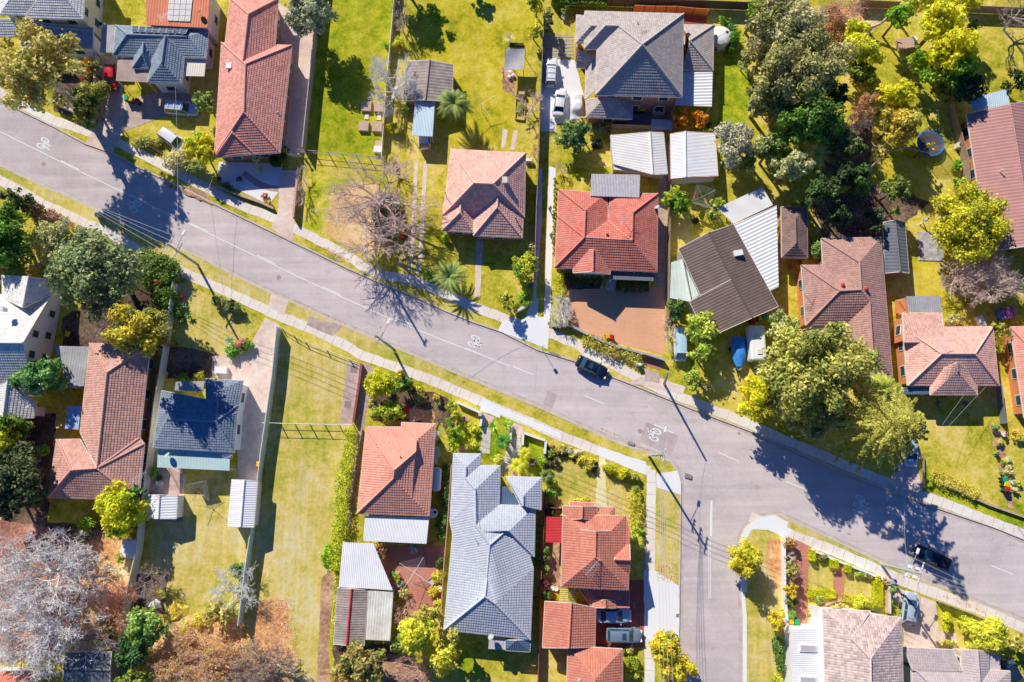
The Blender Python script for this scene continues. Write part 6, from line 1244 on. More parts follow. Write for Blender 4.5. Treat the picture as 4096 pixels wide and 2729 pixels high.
simple_box('air_conditioner', 'white wall box above the slim water tank', 'air conditioner', 'C2', 1668, 914, (.7, 1.4, .8), .8, WHITE); simple_box('air_conditioner', 'smaller white box between the wall box and the slim tank', 'air conditioner', 'C2', 1660, 994, (.5, 1.0, .8), .8, WHITE)
def tarp(t, s, mat, label, cat='tarpaulin', h=.35):
    P = pts(t, s, .1); c = sum(P, Vector()) / len(P); m = MB(); m.v.append((c.x, c.y, h)); n = len(P)
    for f in (.35, .7, 1.0):
        for p in P: q = c.lerp(p, f); m.v.append((q.x + R.uniform(-.1, .1), q.y + R.uniform(-.1, .1), max(.03, h * (1 - f) + R.uniform(0, .25) * (1 if f < 1 else .3))))
    for i in range(n): j = (i + 1) % n; m.f.append((0, 1 + i, 1 + j)); m.mi.append(0)
    for k in range(2):
        for i in range(n): j = (i + 1) % n; a = 1 + k * n; m.f.append((a + i, a + n + i, a + n + j, a + j)); m.mi.append(0)
    setp(m.build('tarpaulin', mat, None, (c.x, c.y, 0)), label, cat)
tarp('D1', '1550,840 1610,830 1690,900 1680,950 1590,1020 1510,1040 1495,985 1520,900', plain('yellow_tarp', (.85, .58, .08), .6, .15, 2), 'crumpled yellow tarpaulin on the leaf litter'); tarp('D1', '1340,850 1400,820 1440,850 1450,905 1390,920 1330,895', WHITE, 'crumpled white sheet beside the bare thicket')
POTM = plain('terracotta_pot', (.55, .22, .12), .7, .15); POTG = plain('grey_pot', (.4, .38, .36), .7)
for t, x, y, r, h_, mt, c, l in (('D2', 1330, 682, .45, .6, POTG, None, 'largest empty pot beside the patchwork shed'), ('D2', 1375, 682, .28, .4, POTM, (.2, .25, .04), 'small terracotta pot right of the large empty pot'), ('D2', 1330, 625, .35, .5, POTM, (.5, .35, .1), 'planted pot above the large empty pot'), ('D2', 1278, 595, .35, .45, DARK, (.12, .3, .06), 'dark pot with a green plant nearest the white sheet roof'), ('D2', 1700, 732, .42, .5, WHITE, None, 'white tub at the silver-grey house wall'), ('D2', 1632, 662, .45, .4, CHROME, None, 'wire basket planter by the yellow flowers'), ('D2', 1470, 375, .6, .7, POTG, (.5, .45, .3), 'pale bush in a tub under the patio roof edge'), ('D2', 1325, 590, .2, .4, WHITE, (.3, .4, .1), 'small white pot among the potted plants'), ('D2', 1625, 320, .25, .4, POTM, None, 'little pot at the end of the white patio roof'), ('B4', 165, 822, .35, .5, POTM, None, 'orange pot outside the dark brown outbuilding'), ('B4', 232, 780, .35, .5, POTM, (.1, .2, .05), 'planted orange pot nearest the dark brown outbuilding'), ('C4', 2065, 752, .38, .5, WHITE, (.3, .15, .08), 'round white pot at the end of the right garden bed'), ('C4', 2110, 980, .35, .5, WHITE, (.4, .42, .08), 'white pot with a yellow green plant in the right garden bed'), ('C4', 2155, 1188, .35, .5, WHITE, (.3, .4, .1), 'white pot beside the bins at the right'), ('A3', 577, 150, .45, .5, POTG, None, 'square planter under the potted citrus'), ('D3', 470, 726, .3, .3, WHITE, None, 'grey tub beside the terracotta house'), ('D3', 503, 732, .28, .3, WHITE, None, 'white tub beside the terracotta house'), ('C1', 1425, 1195, .4, .5, WHITE, None, 'white hoop planter beside the teal awning'), ('C1', 1330, 580, .5, .9, POTG, None, 'round grey pot against the orange tiled house')): pot(t, x, y, r, h_, mt, c, l)
m = MB()
for i in range(9):
    for j in range(7):
        a = at('A3', 405 + i * 30, 325 + j * 31, .03); m.box((a.x, a.y, .02), (.42, .42, .04), .02)
o = m.build('stepping_pavers', plain('slab_grey', (.45, .41, .40), .9, .15, 3)); o['kind'] = 'structure'
simple_box('outdoor_setting', 'white plastic chair and table beside the pale pink house', 'garden furniture', 'A3', 258, 1430, (1.1, .5, .7), .7, WHITE); simple_box('garden_table', 'white table before the slate blue house', 'table', 'C1', 1975, 180, (1.7, .9, .75), .75, WHITE, -.05); simple_box('sand_pit', 'square slab patio framed in timber under the yellow green tree', 'patio', 'B4', 1400, 640, (3.6, 4.4, .12), .12, plain('mottled_slab', (.45, .43, .44), .9, .4, 1.2), -.04)
simple_box('garden_cart', 'black tub lying on the grass yard', 'tub', 'B3', 1757, 408, (.9, .8, .5), .5, DARK, .5); simple_box('outdoor_setting', 'cluttered timber outdoor table on the shaded lawn', 'table', 'A4', 1400, 385, (2.6, 1.8, .7), .7, F_PINKT, .2); simple_box('white_table', 'white bench under the yellow jacaranda', 'bench', 'A4', 1450, 350, (1.8, .7, .6), .6, WHITE, .2)
simple_box('small_shed', 'small white roofed hutch behind the cream fence', 'hutch', 'D1', 1150, 375, (2.0, 2.3, 1.6), 1.6, M_WHITE, -.1); simple_box('timber_sleeper_bed', 'brick edged raised bed on the leaf litter', 'garden bed', 'D1', 1140, 645, (2.0, 2.0, .4), .4, LITTER); simple_box('roof_terrace_box', 'white metal bench in the right hand back yard', 'bench', 'B4', 1860, 1310, (1.0, 1.6, .6), .6, WHITE, .3)
# ---------------------------------------------------------------- trees (survey tile, x, y, rx, ry, height, leaf colour, label)
OLV, YEL, LIM, GRN, DGR, GGR, GOLD, ORG, BRN = (.30, .255, .055), (.74, .58, .02), (.42, .46, .025), (.12, .21, .025), (.05, .105, .022), (.165, .20, .085), (.62, .36, .04), (.74, .22, .015), (.30, .17, .07)
OLG, PAL = (.22, .215, .075), (.36, .36, .17)
tree('A1', 330, 640, 400, 460, 15.5, (.46, .37, .11), 'tall olive gum tree overhanging the top left bend of the road', 'gum_tree', leaf=.3, second=(.33, .29, .08), mix=.45, nl=26, dens=.85, bark=PALE, zc=12, rz=2.4, lob=(.13, .23))
tree('A1', 800, 960, 150, 190, 6, (.24, .23, .05), 'olive shrubby tree inside the grey rendered wall corner', nl=14, second=DGR, mix=.4); tree('A1', 815, 620, 95, 90, 4, (.2, .2, .05), 'dark shrub with orange flecks left of the red hatchback', nl=9, second=ORG, mix=.12); shrub('A1', 920, 830, 100, 90, 3, (.28, .27, .06), 'olive bush at the end of the red hatchback driveway')
tree('A1', 1838, 920, 108, 110, 4.2, (.2, .27, .06), 'round mid green tree next to the pale four wheel drive', nl=14); tree('A1', 1800, 1345, 160, 140, 4.6, YEL, 'bright yellow topped bush beside the white wagon on the lawn', nl=18, second=(.34, .42, .015), mix=.3); shrub('A1', 1590, 1420, 120, 90, 2.2, (.52, .44, .2), 'pale dry shrub below the white wagon on the lawn'); shrub('A1', 1740, 1510, 120, 60, 1.8, (.26, .3, .09), 'low green shrubs under the bright yellow bush')
shrub('A1', 1330, 1280, 140, 50, 1, (.3, .3, .07), 'patchy low plants along the rusty fence'); shrub('A1', 760, 700, 40, 40, 2, (.3, .14, .05), 'reddish dry bush in the gum tree shade')
tree('A2', 535, 110, 215, 205, 8.5, (.25, .275, .16), 'soft grey green tree over the top of the tall grey fence', leaf=.24, nl=30, second=(.33, .35, .21), mix=.4, zc=5.6)
bare_tree('A2', 1350, 60, 70, 160, 5, DARKTWIG, 'dark twiggy bush at the top of the cream paling fence', cat='tree', depth=4); bare_tree('A2', 1355, 205, 60, 80, 4, TWIG, 'small bare bush halfway up the cream paling fence', depth=4); bare_tree('A2', 1215, 690, 225, 245, 6, WHITETWIG, 'pale twiggy tree leaning over the old grey shed', nmain=10, lean=(1.0, -1.2)); bare_tree('A2', 1270, 1480, 110, 120, 3.5, TWIG, 'grey bare bush where the wire fence meets the paling fence', depth=4)
shrub('A2', 1330, 375, 45, 60, 1.6, (.5, .5, .03), 'yellow green citrus bush on the cream paling fence', second=ORG, mix=.15); shrub('A2', 1272, 1145, 48, 50, 1.5, YEL, 'small golden bush beside the cream paling fence', second=(.2, .3, .03), mix=.3); shrub('A2', 1225, 405, 35, 25, .7, (.2, .36, .02), 'tiny bright green tuft left of the citrus bush'); shrub('A2', 1400, 960, 50, 60, 1.2, (.22, .3, .08), 'green clump beside the white carport')
palm('A2', 1832, 930, 150, 4.2, (.17, .22, .05), 'feathery palm tree at the corner of the old grey shed', 30); palm('B2', 1785, 915, 150, 2.2, (.19, .25, .07), 'low spiky palm in front of the pale pink house', 30, w=.22, arch=.4); shrub('B2', 1605, 890, 55, 75, 1.4, (.16, .28, .03), 'glossy bush left of the low spiky palm'); shrub('B2', 1755, 555, 45, 50, 1.2, (.28, .4, .02), 'bright green shrub at the pale pink house corner')
tree('A2', 1888, -390, 90, 120, 5.5, GRN, 'green tree crown cut off by the top edge over the lawn'); tree('A2', 1284, -426, 190, 150, 8, GRN, 'green tree beyond the top edge shading the lawn', zc=6); rosette('A2', 62, 1425, 55, 2.6, (.42, .48, .22), 'pale spiky yucca before the long pink house', 40); rosette('A2', 78, 1515, 40, 1.4, (.40, .45, .2), 'smaller pale yucca before the long pink house', 30); shrub('A2', 232, 1418, 75, 62, 2, (.035, .07, .012), 'round dark clipped bush beside the slatted gate', dens=1.5)
for x, y, r in ((2025, 110, 40), (1965, 50, 30), (2140, 55, 30), (2065, 145, 35)): shrub('B1', x, y - 15, r, r * .8, .6, (.1, .12, .05), 'low dark plant dotted on the white gravel', group='plants on the white gravel')
shrub('B2', 130, 200, 40, 40, .6, (.5, .25, .14), 'reddish plant at the gravel edge'); shrub('B2', 168, 262, 35, 30, .6, (.7, .5, .08), 'golden plant at the gravel edge'); bare_tree('B2', 470, 30, 60, 110, 2.6, TWIG, 'bare twigs on the low sunlit brick wall', depth=4); bare_tree('B2', 460, 210, 45, 80, 2.2, TWIG, 'bare shrub lower on the sunlit brick wall', depth=4)
bare_tree('B2', 1120, 150, 470, 310, 9.5, TWIG, 'tallest bare spreading tree above the leaf litter', nmain=9, depth=6, r0=.3, rmin=.012); bare_tree('B2', 1150, 520, 370, 280, 7.5, TWIG, 'second bare spreading tree nearer the road', nmain=8, depth=6, r0=.26, rmin=.012); shrub('B2', 1230, 330, 110, 260, 2.0, (.07, .09, .035), 'dark ivy mass under the bare spreading trees'); shrub('A2', 1265, 1420, 40, 40, 1.5, YEL, 'yellow flowering twig bush by the wire fence')
tree('A3', 330, 40, 90, 90, 4, (.66, .54, .03), 'yellow tree at the top of the dark timber fence', nl=12, second=(.2, .28, .02)); tree('A3', 305, 270, 65, 100, 3.5, (.56, .5, .04), 'smaller yellow tree below it along the dark timber fence', nl=10, second=(.2, .28, .02)); tree('A3', 435, 170, 45, 110, 4, (.09, .11, .04), 'dark narrow tree against the shaded driveway', nl=9); shrub('A3', 580, 95, 32, 42, 1.6, (.22, .3, .05), 'potted citrus on the shaded patch'); rosette('A3', 82, 345, 58, 1.1, (.66, .46, .3), 'dry straw coloured grass clump on the lawn', 90, 'grass_clump', 'grass clump', .03)
bare_tree('A3', 290, 920, 130, 120, 3.8, TWIG, 'bare fruit tree beside the vegetable bed', depth=5); shrub('A3', 180, 970, 35, 70, .5, (.25, .32, .05), 'leafy greens in the vegetable bed'); bare_tree('A3', 555, 1510, 60, 60, 2, TWIG, 'small bare bush by the concrete strip', depth=4); bare_tree('A3', 315, 1370, 45, 80, 2.5, PINKTWIG, 'thin bare bush on the dark timber fence', depth=4)
tree('A3', 650, 1215, 150, 130, 4.4, (.12, .19, .06), 'dense green tree at the driveway bend', nl=20, second=(.25, .32, .1), mix=.3); tree('A3', 730, 1120, 75, 70, 4, (.4, .38, .07), 'yellow green tree behind the driveway bend', nl=9); shrub('A3', 880, 1150, 120, 40, 1.6, (.2, .25, .1), 'row of leafy shrubs by the yellow kayak'); tree('A3', 1638, 1055, 98, 100, 4, ORG, 'fiery orange autumn tree, larger of the pair', nl=16, second=(.56, .14, .01), leaf=.2); tree('A3', 1798, 1062, 75, 88, 3.6, ORG, 'fiery orange autumn tree, smaller of the pair', nl=13, second=(.7, .3, .02), leaf=.2); shrub('A3', 1868, 1122, 35, 30, 1.4, (.1, .05, .06), 'dark purple bush beside the orange trees'); shrub('A3', 1850, 1170, 45, 25, 1, (.25, .36, .04), 'lime groundcover under the orange trees')
shrub('A3', 2075, 350, 60, 130, 2.2, (.1, .2, .03), 'green climber east of the round white tank'); shrub('A3', 1980, 205, 90, 32, 2.2, (.13, .26, .02), 'green climber above the round white tank'); shrub('A3', 1960, 412, 60, 30, 1.8, (.12, .24, .03), 'green climber below the round white tank'); hedge('A3', '480,-10 950,20', 1.3, 1.6, (.12, .22, .02), 'clipped green hedge along the top edge'); shrub('A3', 870, 1290, 60, 60, .7, (.05, .055, .04), 'rocky dark bed inside the hedge yard')
tree('A3', 2090, 1270, 150, 230, 6.5, (.37, .355, .235), 'silvery grey tree beside the bright white metal shed', leaf=.2, nl=26, second=(.27, .27, .17), zc=4.2); tree('A3', 2225, 1420, 70, 160, 5, (.12, .18, .04), 'green tree behind the silvery grey tree', nl=10); tree('A3', 2200, 560, 60, 130, 3.6, (.3, .33, .12), 'pale leafy branch hanging over the side lawn', nl=8)
for s, a in (('300,215 330 250', ('A4', 310, 230, 320, 270, 12.5, (.38, .34, .17), 'largest olive grey gum at the top of the wooded yards')), ('', ('A4', 470, 610, 440, 280, 12, (.34, .315, .12), 'broad olive gum spreading over the wooded yards'))): tree(*a, name='gum_tree', leaf=.26, nl=52, second=(.19, .195, .06), mix=.4, dens=.85, zc=8.5, rz=3.2)
tree('A4', 90, 560, 130, 190, 7, OLG, 'olive tree edge hanging over the lawn fence', nl=14, zc=4.6); tree('A4', 110, 900, 150, 200, 9.5, (.24, .25, .085), 'mid olive tree left of the dark glossy tree', nl=20, zc=5); tree('A4', 300, 960, 160, 130, 9, OLG, 'olive tree between the broad gum and the glossy tree', nl=16, zc=5.5)
tree('A4', 560, 1090, 280, 210, 9, (.09, .17, .025), 'dark glossy green tree below the broad gum', nl=34, second=(.26, .34, .04), mix=.25, zc=6.5); tree('A4', 780, 880, 120, 130, 8, DGR, 'very dark tree tucked behind the glossy tree', nl=14); tree('A4', 70, 90, 90, 120, 7, (.16, .28, .02), 'lime green tree at the top beside the side lawn', nl=12); tree('A4', 260, 60, 130, 80, 8, (.34, .36, .09), 'pale lime tree at the top edge', nl=12); shrub('A4', 740, 280, 110, 190, 2.4, BRN, 'brown withered shrub on the leaf litter', leaf=.12); bare_tree('A4', 860, 110, 200, 110, 4, PINKTWIG, 'reddish bare thicket near the top fence', nmain=10, depth=5)
tree('A4', 955, 300, 125, 110, 7.5, (.52, .52, .03), 'yellow green feathery tree, upper of the left pair', 'feathery_tree', leaf=.3, nl=18, second=LIM, zc=4.5); tree('A4', 1000, 470, 190, 130, 7, (.62, .54, .03), 'yellow feathery tree, lower of the left pair', 'feathery_tree', leaf=.3, nl=22, second=LIM, zc=4.5); tree('A4', 1010, 650, 150, 130, 5, (.13, .18, .02), 'green lower crown below the left yellow pair', nl=16, second=(.35, .3, .03), mix=.2)
tree('A4', 1720, 210, 220, 170, 9, (.70, .58, .025), 'bright yellow feathery tree near the top fence', 'feathery_tree', leaf=.3, nl=30, second=LIM); tree('A4', 1790, 440, 260, 170, 9.5, YEL, 'largest golden feathery tree above the back lawn', 'feathery_tree', leaf=.3, nl=34, second=(.5, .5, .02)); tree('A4', 1800, 660, 240, 150, 7, (.14, .25, .02), 'green crown beneath the largest golden tree', nl=26, second=(.34, .42, .02), mix=.2); tree('A4', 1900, 790, 190, 120, 6, (.04, .08, .03), 'dark green crown near the pale blue carport', nl=18); tree('A4', 1500, 540, 100, 110, 5, (.22, .34, .02), 'lime bush left of the golden trees', nl=12); tree('A4', 1330, 170, 120, 110, 6, (.16, .3, .02), 'fresh green tree behind the fallen branch', nl=15); tree('A4', 1900, 30, 170, 70, 7, YEL, 'yellow crown at the top fence line', 'feathery_tree', nl=14, leaf=.3, second=LIM); tree('A4', 1500, 30, 230, 70, 7, (.5, .5, .06), 'yellow green crowns cut off at the top edge', 'feathery_tree', nl=16, leaf=.28); tree('A4', 1990, 230, 70, 50, 5, (.1, .16, .03), 'small dark green crown right of the golden trees', nl=8)
tree('A4', 1320, 850, 170, 120, 7.5, YEL, 'vivid yellow feathery tree left of the trampoline', 'feathery_tree', leaf=.3, nl=22, second=(.62, .5, .03)); tree('A4', 1310, 1110, 200, 200, 7.5, (.48, .33, .045), 'old gold feathery tree beside the trampoline', 'feathery_tree', leaf=.26, nl=30, second=(.36, .33, .06)); tree('A4', 1180, 1390, 90, 90, 4, (.3, .25, .05), 'thin olive branches left of the trampoline', nl=9, dens=.5); tree('A4', 1610, 1300, 60, 50, 5, (.42, .33, .06), 'olive sprig hanging over the trampoline', nl=4, dens=.7, zc=4); bare_tree('A4', 1030, 930, 120, 90, 6, PINKTWIG, 'brown seeded bare tree in the wooded yards', depth=5, leaves=(2600, (.42, .24, .11), .12)); bare_tree('A4', 950, 1080, 120, 110, 5, TWIG, 'grey bare branches over the shaded ground', depth=5)
palm('A4', 600, 1370, 140, 5, (.34, .37, .08), 'slender palm in the wooded yards', 16, w=.3); tree('A4', 190, 1340, 130, 130, 6.5, (.09, .15, .03), 'dark green tree behind the white metal shed', nl=14); tree('A4', 90, 1310, 110, 120, 7, (.27, .30, .11), 'pale green tree behind the silvery grey tree', nl=14); tree('A4', 370, 1500, 175, 120, 8, PAL, 'pale khaki tree between the sheds and the outbuilding', nl=24, second=(.26, .28, .1), leaf=.24); tree('A4', 290, 1330, 90, 110, 5.5, DGR, 'deep green bush left of the slender palm', nl=10); shrub('A4', 1848, 1490, 52, 50, 1.4, (.15, .3, .02), 'clipped green ball beside the red ribbed house, upper of two'); shrub('B4', 1650, 72, 50, 48, 1.4, (.16, .31, .02), 'clipped green ball beside the red ribbed house, lower of two'); tree('N', 4085, 330, 60, 60, 5, (.03, .06, .02), 'very dark tree at the right edge above the carport', nl=8); bare_tree('N', 4080, 60, 90, 90, 6, DARKTWIG, 'bare dark tree in the top right corner', depth=5)
m = MB(); q = [at('A4', 1095, 245, 1.2), at('A4', 1180, 205, 2.0), at('A4', 1240, 150, 2.8), at('A4', 1310, 125, 3.2)]
for (a, b), (r0, r1) in zip(zip(q, q[1:]), ((.24, .2), (.2, .15), (.15, .06))): m.tube(a, b, r0, r1, 8)
m.tube(Vector((q[0].x, q[0].y, 0)), q[0], .26, .24, 8); setp(m.build('leaning_trunk', PALE, None, (q[0].x, q[0].y, 0), smooth=True), 'pale leaning bare trunk near the top fence', 'tree trunk')
m = MB(); q = [at('A4', 1080, 1510, 1.5), at('A4', 1180, 1400, 2.6), at('A4', 1290, 1345, 3.4), at('A4', 1400, 1325, 3.8), at('A4', 1590, 1370, 4)]
for i in range(4): m.tube(q[i], q[i + 1], .2 - .04 * i, .16 - .04 * i, 7)
m.tube(Vector((q[0].x, q[0].y, 0)), q[0], .24, .2, 8); m.tube(q[1], at('A4', 1225, 1250, 5), .14, .05, 6); setp(m.build('leaning_trunk', PALE, None, (q[0].x, q[0].y, 0), smooth=True), 'long grey limb reaching towards the trampoline', 'tree trunk')
tree('B4', 420, 130, 160, 130, 8, (.07, .12, .03), 'dark tree over the upper left of the shaded yard', nl=16); tree('B4', 560, 340, 130, 110, 5.5, (.06, .10, .03), 'low dark tree in the middle of the shaded yard', nl=14); tree('A4', 850, 1330, 170, 150, 7.5, (.10, .13, .035), 'dusky tree above the shaded ground beside the slender palm', nl=18); tree('B4', 1080, 130, 130, 120, 6, (.17, .21, .04), 'mid green tree shading the right end of the shaded yard', nl=14)
# west side of the road
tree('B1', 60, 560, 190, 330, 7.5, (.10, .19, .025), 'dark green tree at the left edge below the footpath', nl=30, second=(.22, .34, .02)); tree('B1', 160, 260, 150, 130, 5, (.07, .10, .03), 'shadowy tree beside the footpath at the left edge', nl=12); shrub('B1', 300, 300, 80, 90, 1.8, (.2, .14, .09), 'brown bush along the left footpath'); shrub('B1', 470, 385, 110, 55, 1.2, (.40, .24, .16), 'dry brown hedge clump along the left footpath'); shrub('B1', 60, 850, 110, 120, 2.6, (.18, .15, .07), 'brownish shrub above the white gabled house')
tree('B1', 545, 560, 220, 150, 4.4, (.33, .33, .13), 'pale sage bottlebrush bush with red flowers', nl=24, leaf=.2, second=(.42, .4, .2)); shrub('B1', 655, 430, 75, 30, 3.6, (.72, .06, .025), 'scarlet flower spray on top of the bottlebrush bush', name='red_flowers', cat='flowers', nl=1, dens=.5, leaf=.12); shrub('B1', 560, 545, 60, 25, 4.6, (.72, .06, .025), 'small scarlet flowers at the middle of the bottlebrush bush', name='red_flowers', cat='flowers', nl=1, dens=.3, leaf=.12); bare_tree('B1', 345, 680, 130, 130, 3, TWIG, 'grey bare bush before the white gabled house', depth=5); shrub('B1', 430, 850, 100, 60, 1.2, (.42, .40, .07), 'yellow green scrub above the white gabled house'); bare_tree('B1', 200, 830, 180, 60, 1.5, PINKTWIG, 'dry stalks at the white gabled house roof edge', depth=4)
tree('B1', 900, 900, 390, 370, 11, (.165, .205, .085), 'big sage green feathery tree beside the greenish pole', leaf=.28, nl=58, second=(.23, .26, .11), dens=1.0, zc=7.5, rz=3.4); tree('B1', 1240, 1400, 290, 230, 12.5, (.40, .33, .035), 'mustard topped tree beside the cream fence', zc=10, rz=2.6, nl=34, second=(.17, .18, .04), leaf=.22); shrub('B1', 1420, 880, 190, 150, 2.6, (.12, .18, .03), 'bushy dark hedge plants behind the verge'); shrub('B1', 1330, 740, 170, 70, 2.2, (.15, .2, .04), 'leafy hedge plants along the shaded footpath'); shrub('B1', 1480, 1130, 90, 170, 2.2, (.11, .19, .02), 'green shrubs against the top of the cream fence'); shrub('B1', 1440, 975, 40, 25, 2.6, (.46, .2, .07), 'rust coloured tuft in the dark hedge'); shrub('B1', 1560, 910, 50, 50, 1.5, (.2, .14, .08), 'small brown shrub at the fence top')
bare_tree('B1', 890, 1340, 120, 150, 4, DARKTWIG, 'dark bare shrub between sage tree and mustard tree', depth=5); shrub('B1', 1965, 1125, 72, 55, 1.4, (.2, .22, .07), 'rounded olive bush on the pole shadow lawn, left of two'); shrub('B1', 2085, 1180, 75, 70, 1.6, (.16, .19, .07), 'rounded olive bush on the pole shadow lawn, right of two'); shrub('B1', 1625, 1097, 26, 26, 1.0, (.75, .07, .06), 'red flowering plant beside the cream fence', name='flowering_plant'); rosette('B1', 1632, 1175, 45, .8, (.28, .42, .2), 'green agave below the red flowers', 26); rosette('B1', 1690, 1255, 40, .8, (.12, .26, .05), 'dark agave on the pole shadow lawn', 22); rosette('B1', 2065, 1495, 55, .9, (.26, .4, .22), 'big grey agave in the flower bed', 30); shrub('B1', 2190, 1520, 90, 60, 1.2, (.16, .32, .04), 'mixed flower bed beside the driveway', second=(.75, .2, .15), mix=.2); shrub('C1', 2090, 25, 120, 45, 1.0, (.14, .28, .04), 'green bed edge above the white table'); shrub('B1', 1590, 1230, 40, 80, 1.2, (.14, .24, .04), 'low greens along the cream fence bed'); shrub('B1', 1620, 1300, 30, 50, .8, (.08, .15, .03), 'dark groundcover along the cream fence bed')
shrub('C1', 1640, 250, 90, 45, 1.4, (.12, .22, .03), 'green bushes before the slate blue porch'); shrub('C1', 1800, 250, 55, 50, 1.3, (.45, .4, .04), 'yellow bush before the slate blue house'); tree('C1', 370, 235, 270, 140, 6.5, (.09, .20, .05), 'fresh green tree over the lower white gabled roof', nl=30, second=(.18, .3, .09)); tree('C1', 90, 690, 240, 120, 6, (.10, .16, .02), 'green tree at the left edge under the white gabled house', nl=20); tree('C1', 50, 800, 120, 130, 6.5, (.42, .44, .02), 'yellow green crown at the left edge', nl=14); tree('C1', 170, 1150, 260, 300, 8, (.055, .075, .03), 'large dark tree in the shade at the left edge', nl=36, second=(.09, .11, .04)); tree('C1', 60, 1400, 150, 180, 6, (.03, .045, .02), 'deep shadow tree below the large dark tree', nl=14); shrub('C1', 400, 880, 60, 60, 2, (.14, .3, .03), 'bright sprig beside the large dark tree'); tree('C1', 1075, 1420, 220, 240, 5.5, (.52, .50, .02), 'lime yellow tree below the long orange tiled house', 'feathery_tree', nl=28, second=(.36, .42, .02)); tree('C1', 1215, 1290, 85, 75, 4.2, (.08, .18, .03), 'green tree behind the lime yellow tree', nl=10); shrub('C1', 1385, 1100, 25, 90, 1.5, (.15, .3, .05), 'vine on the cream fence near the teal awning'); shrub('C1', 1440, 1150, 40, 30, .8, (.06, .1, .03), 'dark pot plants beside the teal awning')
bare_tree('D1', 350, 560, 470, 380, 9, PINKW, 'huge whitish bare tree at the bottom left, upper mass', nmain=16, depth=6, rmin=.021, leaves=(500, (.7, .12, .04), .09)); bare_tree('D1', 330, 1050, 520, 420, 8, PINKW, 'huge whitish bare tree at the bottom left, lower mass', nmain=16, depth=6, rmin=.021, leaves=(300, (.6, .14, .06), .09)); bare_tree('D1', 1050, 860, 180, 230, 4, PINKTWIG, 'reddish bare bush on the leaf litter', nmain=10, depth=5, leaves=(1800, (.62, .2, .11), .09)); bare_tree('D1', 800, 1180, 260, 130, 6, DARKTWIG, 'dark bare branches over the dark shed', nmain=9, depth=5); tree('D1', 1310, 1050, 180, 170, 5.5, (.24, .33, .08), 'pale green tree below the yellow tarpaulin', nl=24, second=(.16, .26, .05)); tree('D1', 1190, 1310, 190, 120, 4.5, (.06, .13, .04), 'dark green tree below the pale green tree', nl=18); tree('D1', 1200, 1530, 150, 80, 5, (.2, .24, .04), 'green crown at the bottom edge left', nl=12); tree('D1', 960, 1080, 130, 110, 4, (.16, .15, .04), 'brownish bush beside the reddish bush', nl=12, second=BRN); shrub('D1', 770, 150, 70, 55, 2, (.2, .32, .02), 'green bush above the leaf litter'); shrub('D1', 1095, 440, 55, 60, 2, (.36, .40, .06), 'yellow green bush beside the small hutch')
bare_tree('D1', 1740, 1370, 420, 260, 4.5, PINKTWIG, 'orange leaved bare thicket at the bottom edge', nmain=16, depth=6, leaves=(5500, (.74, .36, .07), .11)); bare_tree('D2', 90, 1430, 260, 220, 4, DARKTWIG, 'brown bare thicket beside the mown strip', nmain=12, depth=6, leaves=(1500, (.5, .24, .07), .1)); tree('D1', 1960, 950, 180, 110, 2.6, (.42, .36, .1), 'low dry olive bush beside the pale fence', nl=16, dens=.6); bare_tree('D1', 2080, 720, 200, 200, 3.2, WHITETWIG, 'white leafless tree on the back lawn', nmain=10, depth=5); shrub('D1', 2140, 560, 70, 75, 1.8, (.09, .17, .05), 'dark green rose bush on the back lawn', second=(.7, .2, .1), mix=.1); shrub('D1', 1655, 1095, 60, 60, 1.4, (.3, .38, .02), 'small lime bush on the leaf litter'); bare_tree('D1', 1340, 680, 140, 180, 3.5, DARKTWIG, 'dark bare thicket beside the cream fence', depth=5, nmain=9); shrub('D1', 1450, 770, 45, 40, 1.2, (.45, .45, .03), 'yellow green shrub in the dark thicket')
shrub('D1', 1400, 1440, 160, 130, 2.2, (.62, .32, .05), 'orange bush at the bottom edge', second=(.4, .3, .05), leaf=.13); shrub('D1', 1760, 1030, 110, 60, 1.2, (.72, .46, .08), 'yellow orange low bush under the tarpaulin', dens=.6); tree('D2', 980, 1400, 240, 190, 6, (.27, .22, .07), 'olive brown tree at the foot of the patchwork shed', nl=28, second=(.2, .2, .04)); tree('D2', 860, 1540, 170, 80, 5, (.4, .26, .1), 'brownish crown at the bottom edge', nl=14, leaf=.2); tree('D2', 1490, 1130, 190, 190, 6.5, (.60, .56, .04), 'bright lemon feathery tree beside the silver-grey roof', 'feathery_tree', nl=28, second=(.40, .44, .03)); tree('D2', 1720, 1350, 140, 160, 5.5, (.62, .50, .05), 'amber feathery tree below the lemon tree', 'feathery_tree', nl=20, second=(.44, .44, .04)); tree('D2', 1620, 960, 140, 100, 5, (.36, .32, .06), 'olive yellow crown above the lemon tree', nl=16, dens=.8); tree('D2', 1830, 1160, 85, 80, 5.5, (.42, .38, .08), 'olive crown against the silver-grey eave', nl=10); shrub('D2', 1330, 1240, 90, 90, 2.4, (.2, .26, .07), 'green bush at the corner of the rust stained roof'); bare_tree('D2', 1370, 920, 110, 130, 3, PINKTWIG, 'reddish bare bush beside the patchwork shed', depth=5, leaves=(500, (.42, .2, .12), .08)); bare_tree('D2', 1500, 1450, 190, 110, 3, PINKTWIG, 'pinkish bare thicket at the bottom edge', depth=5, nmain=10)
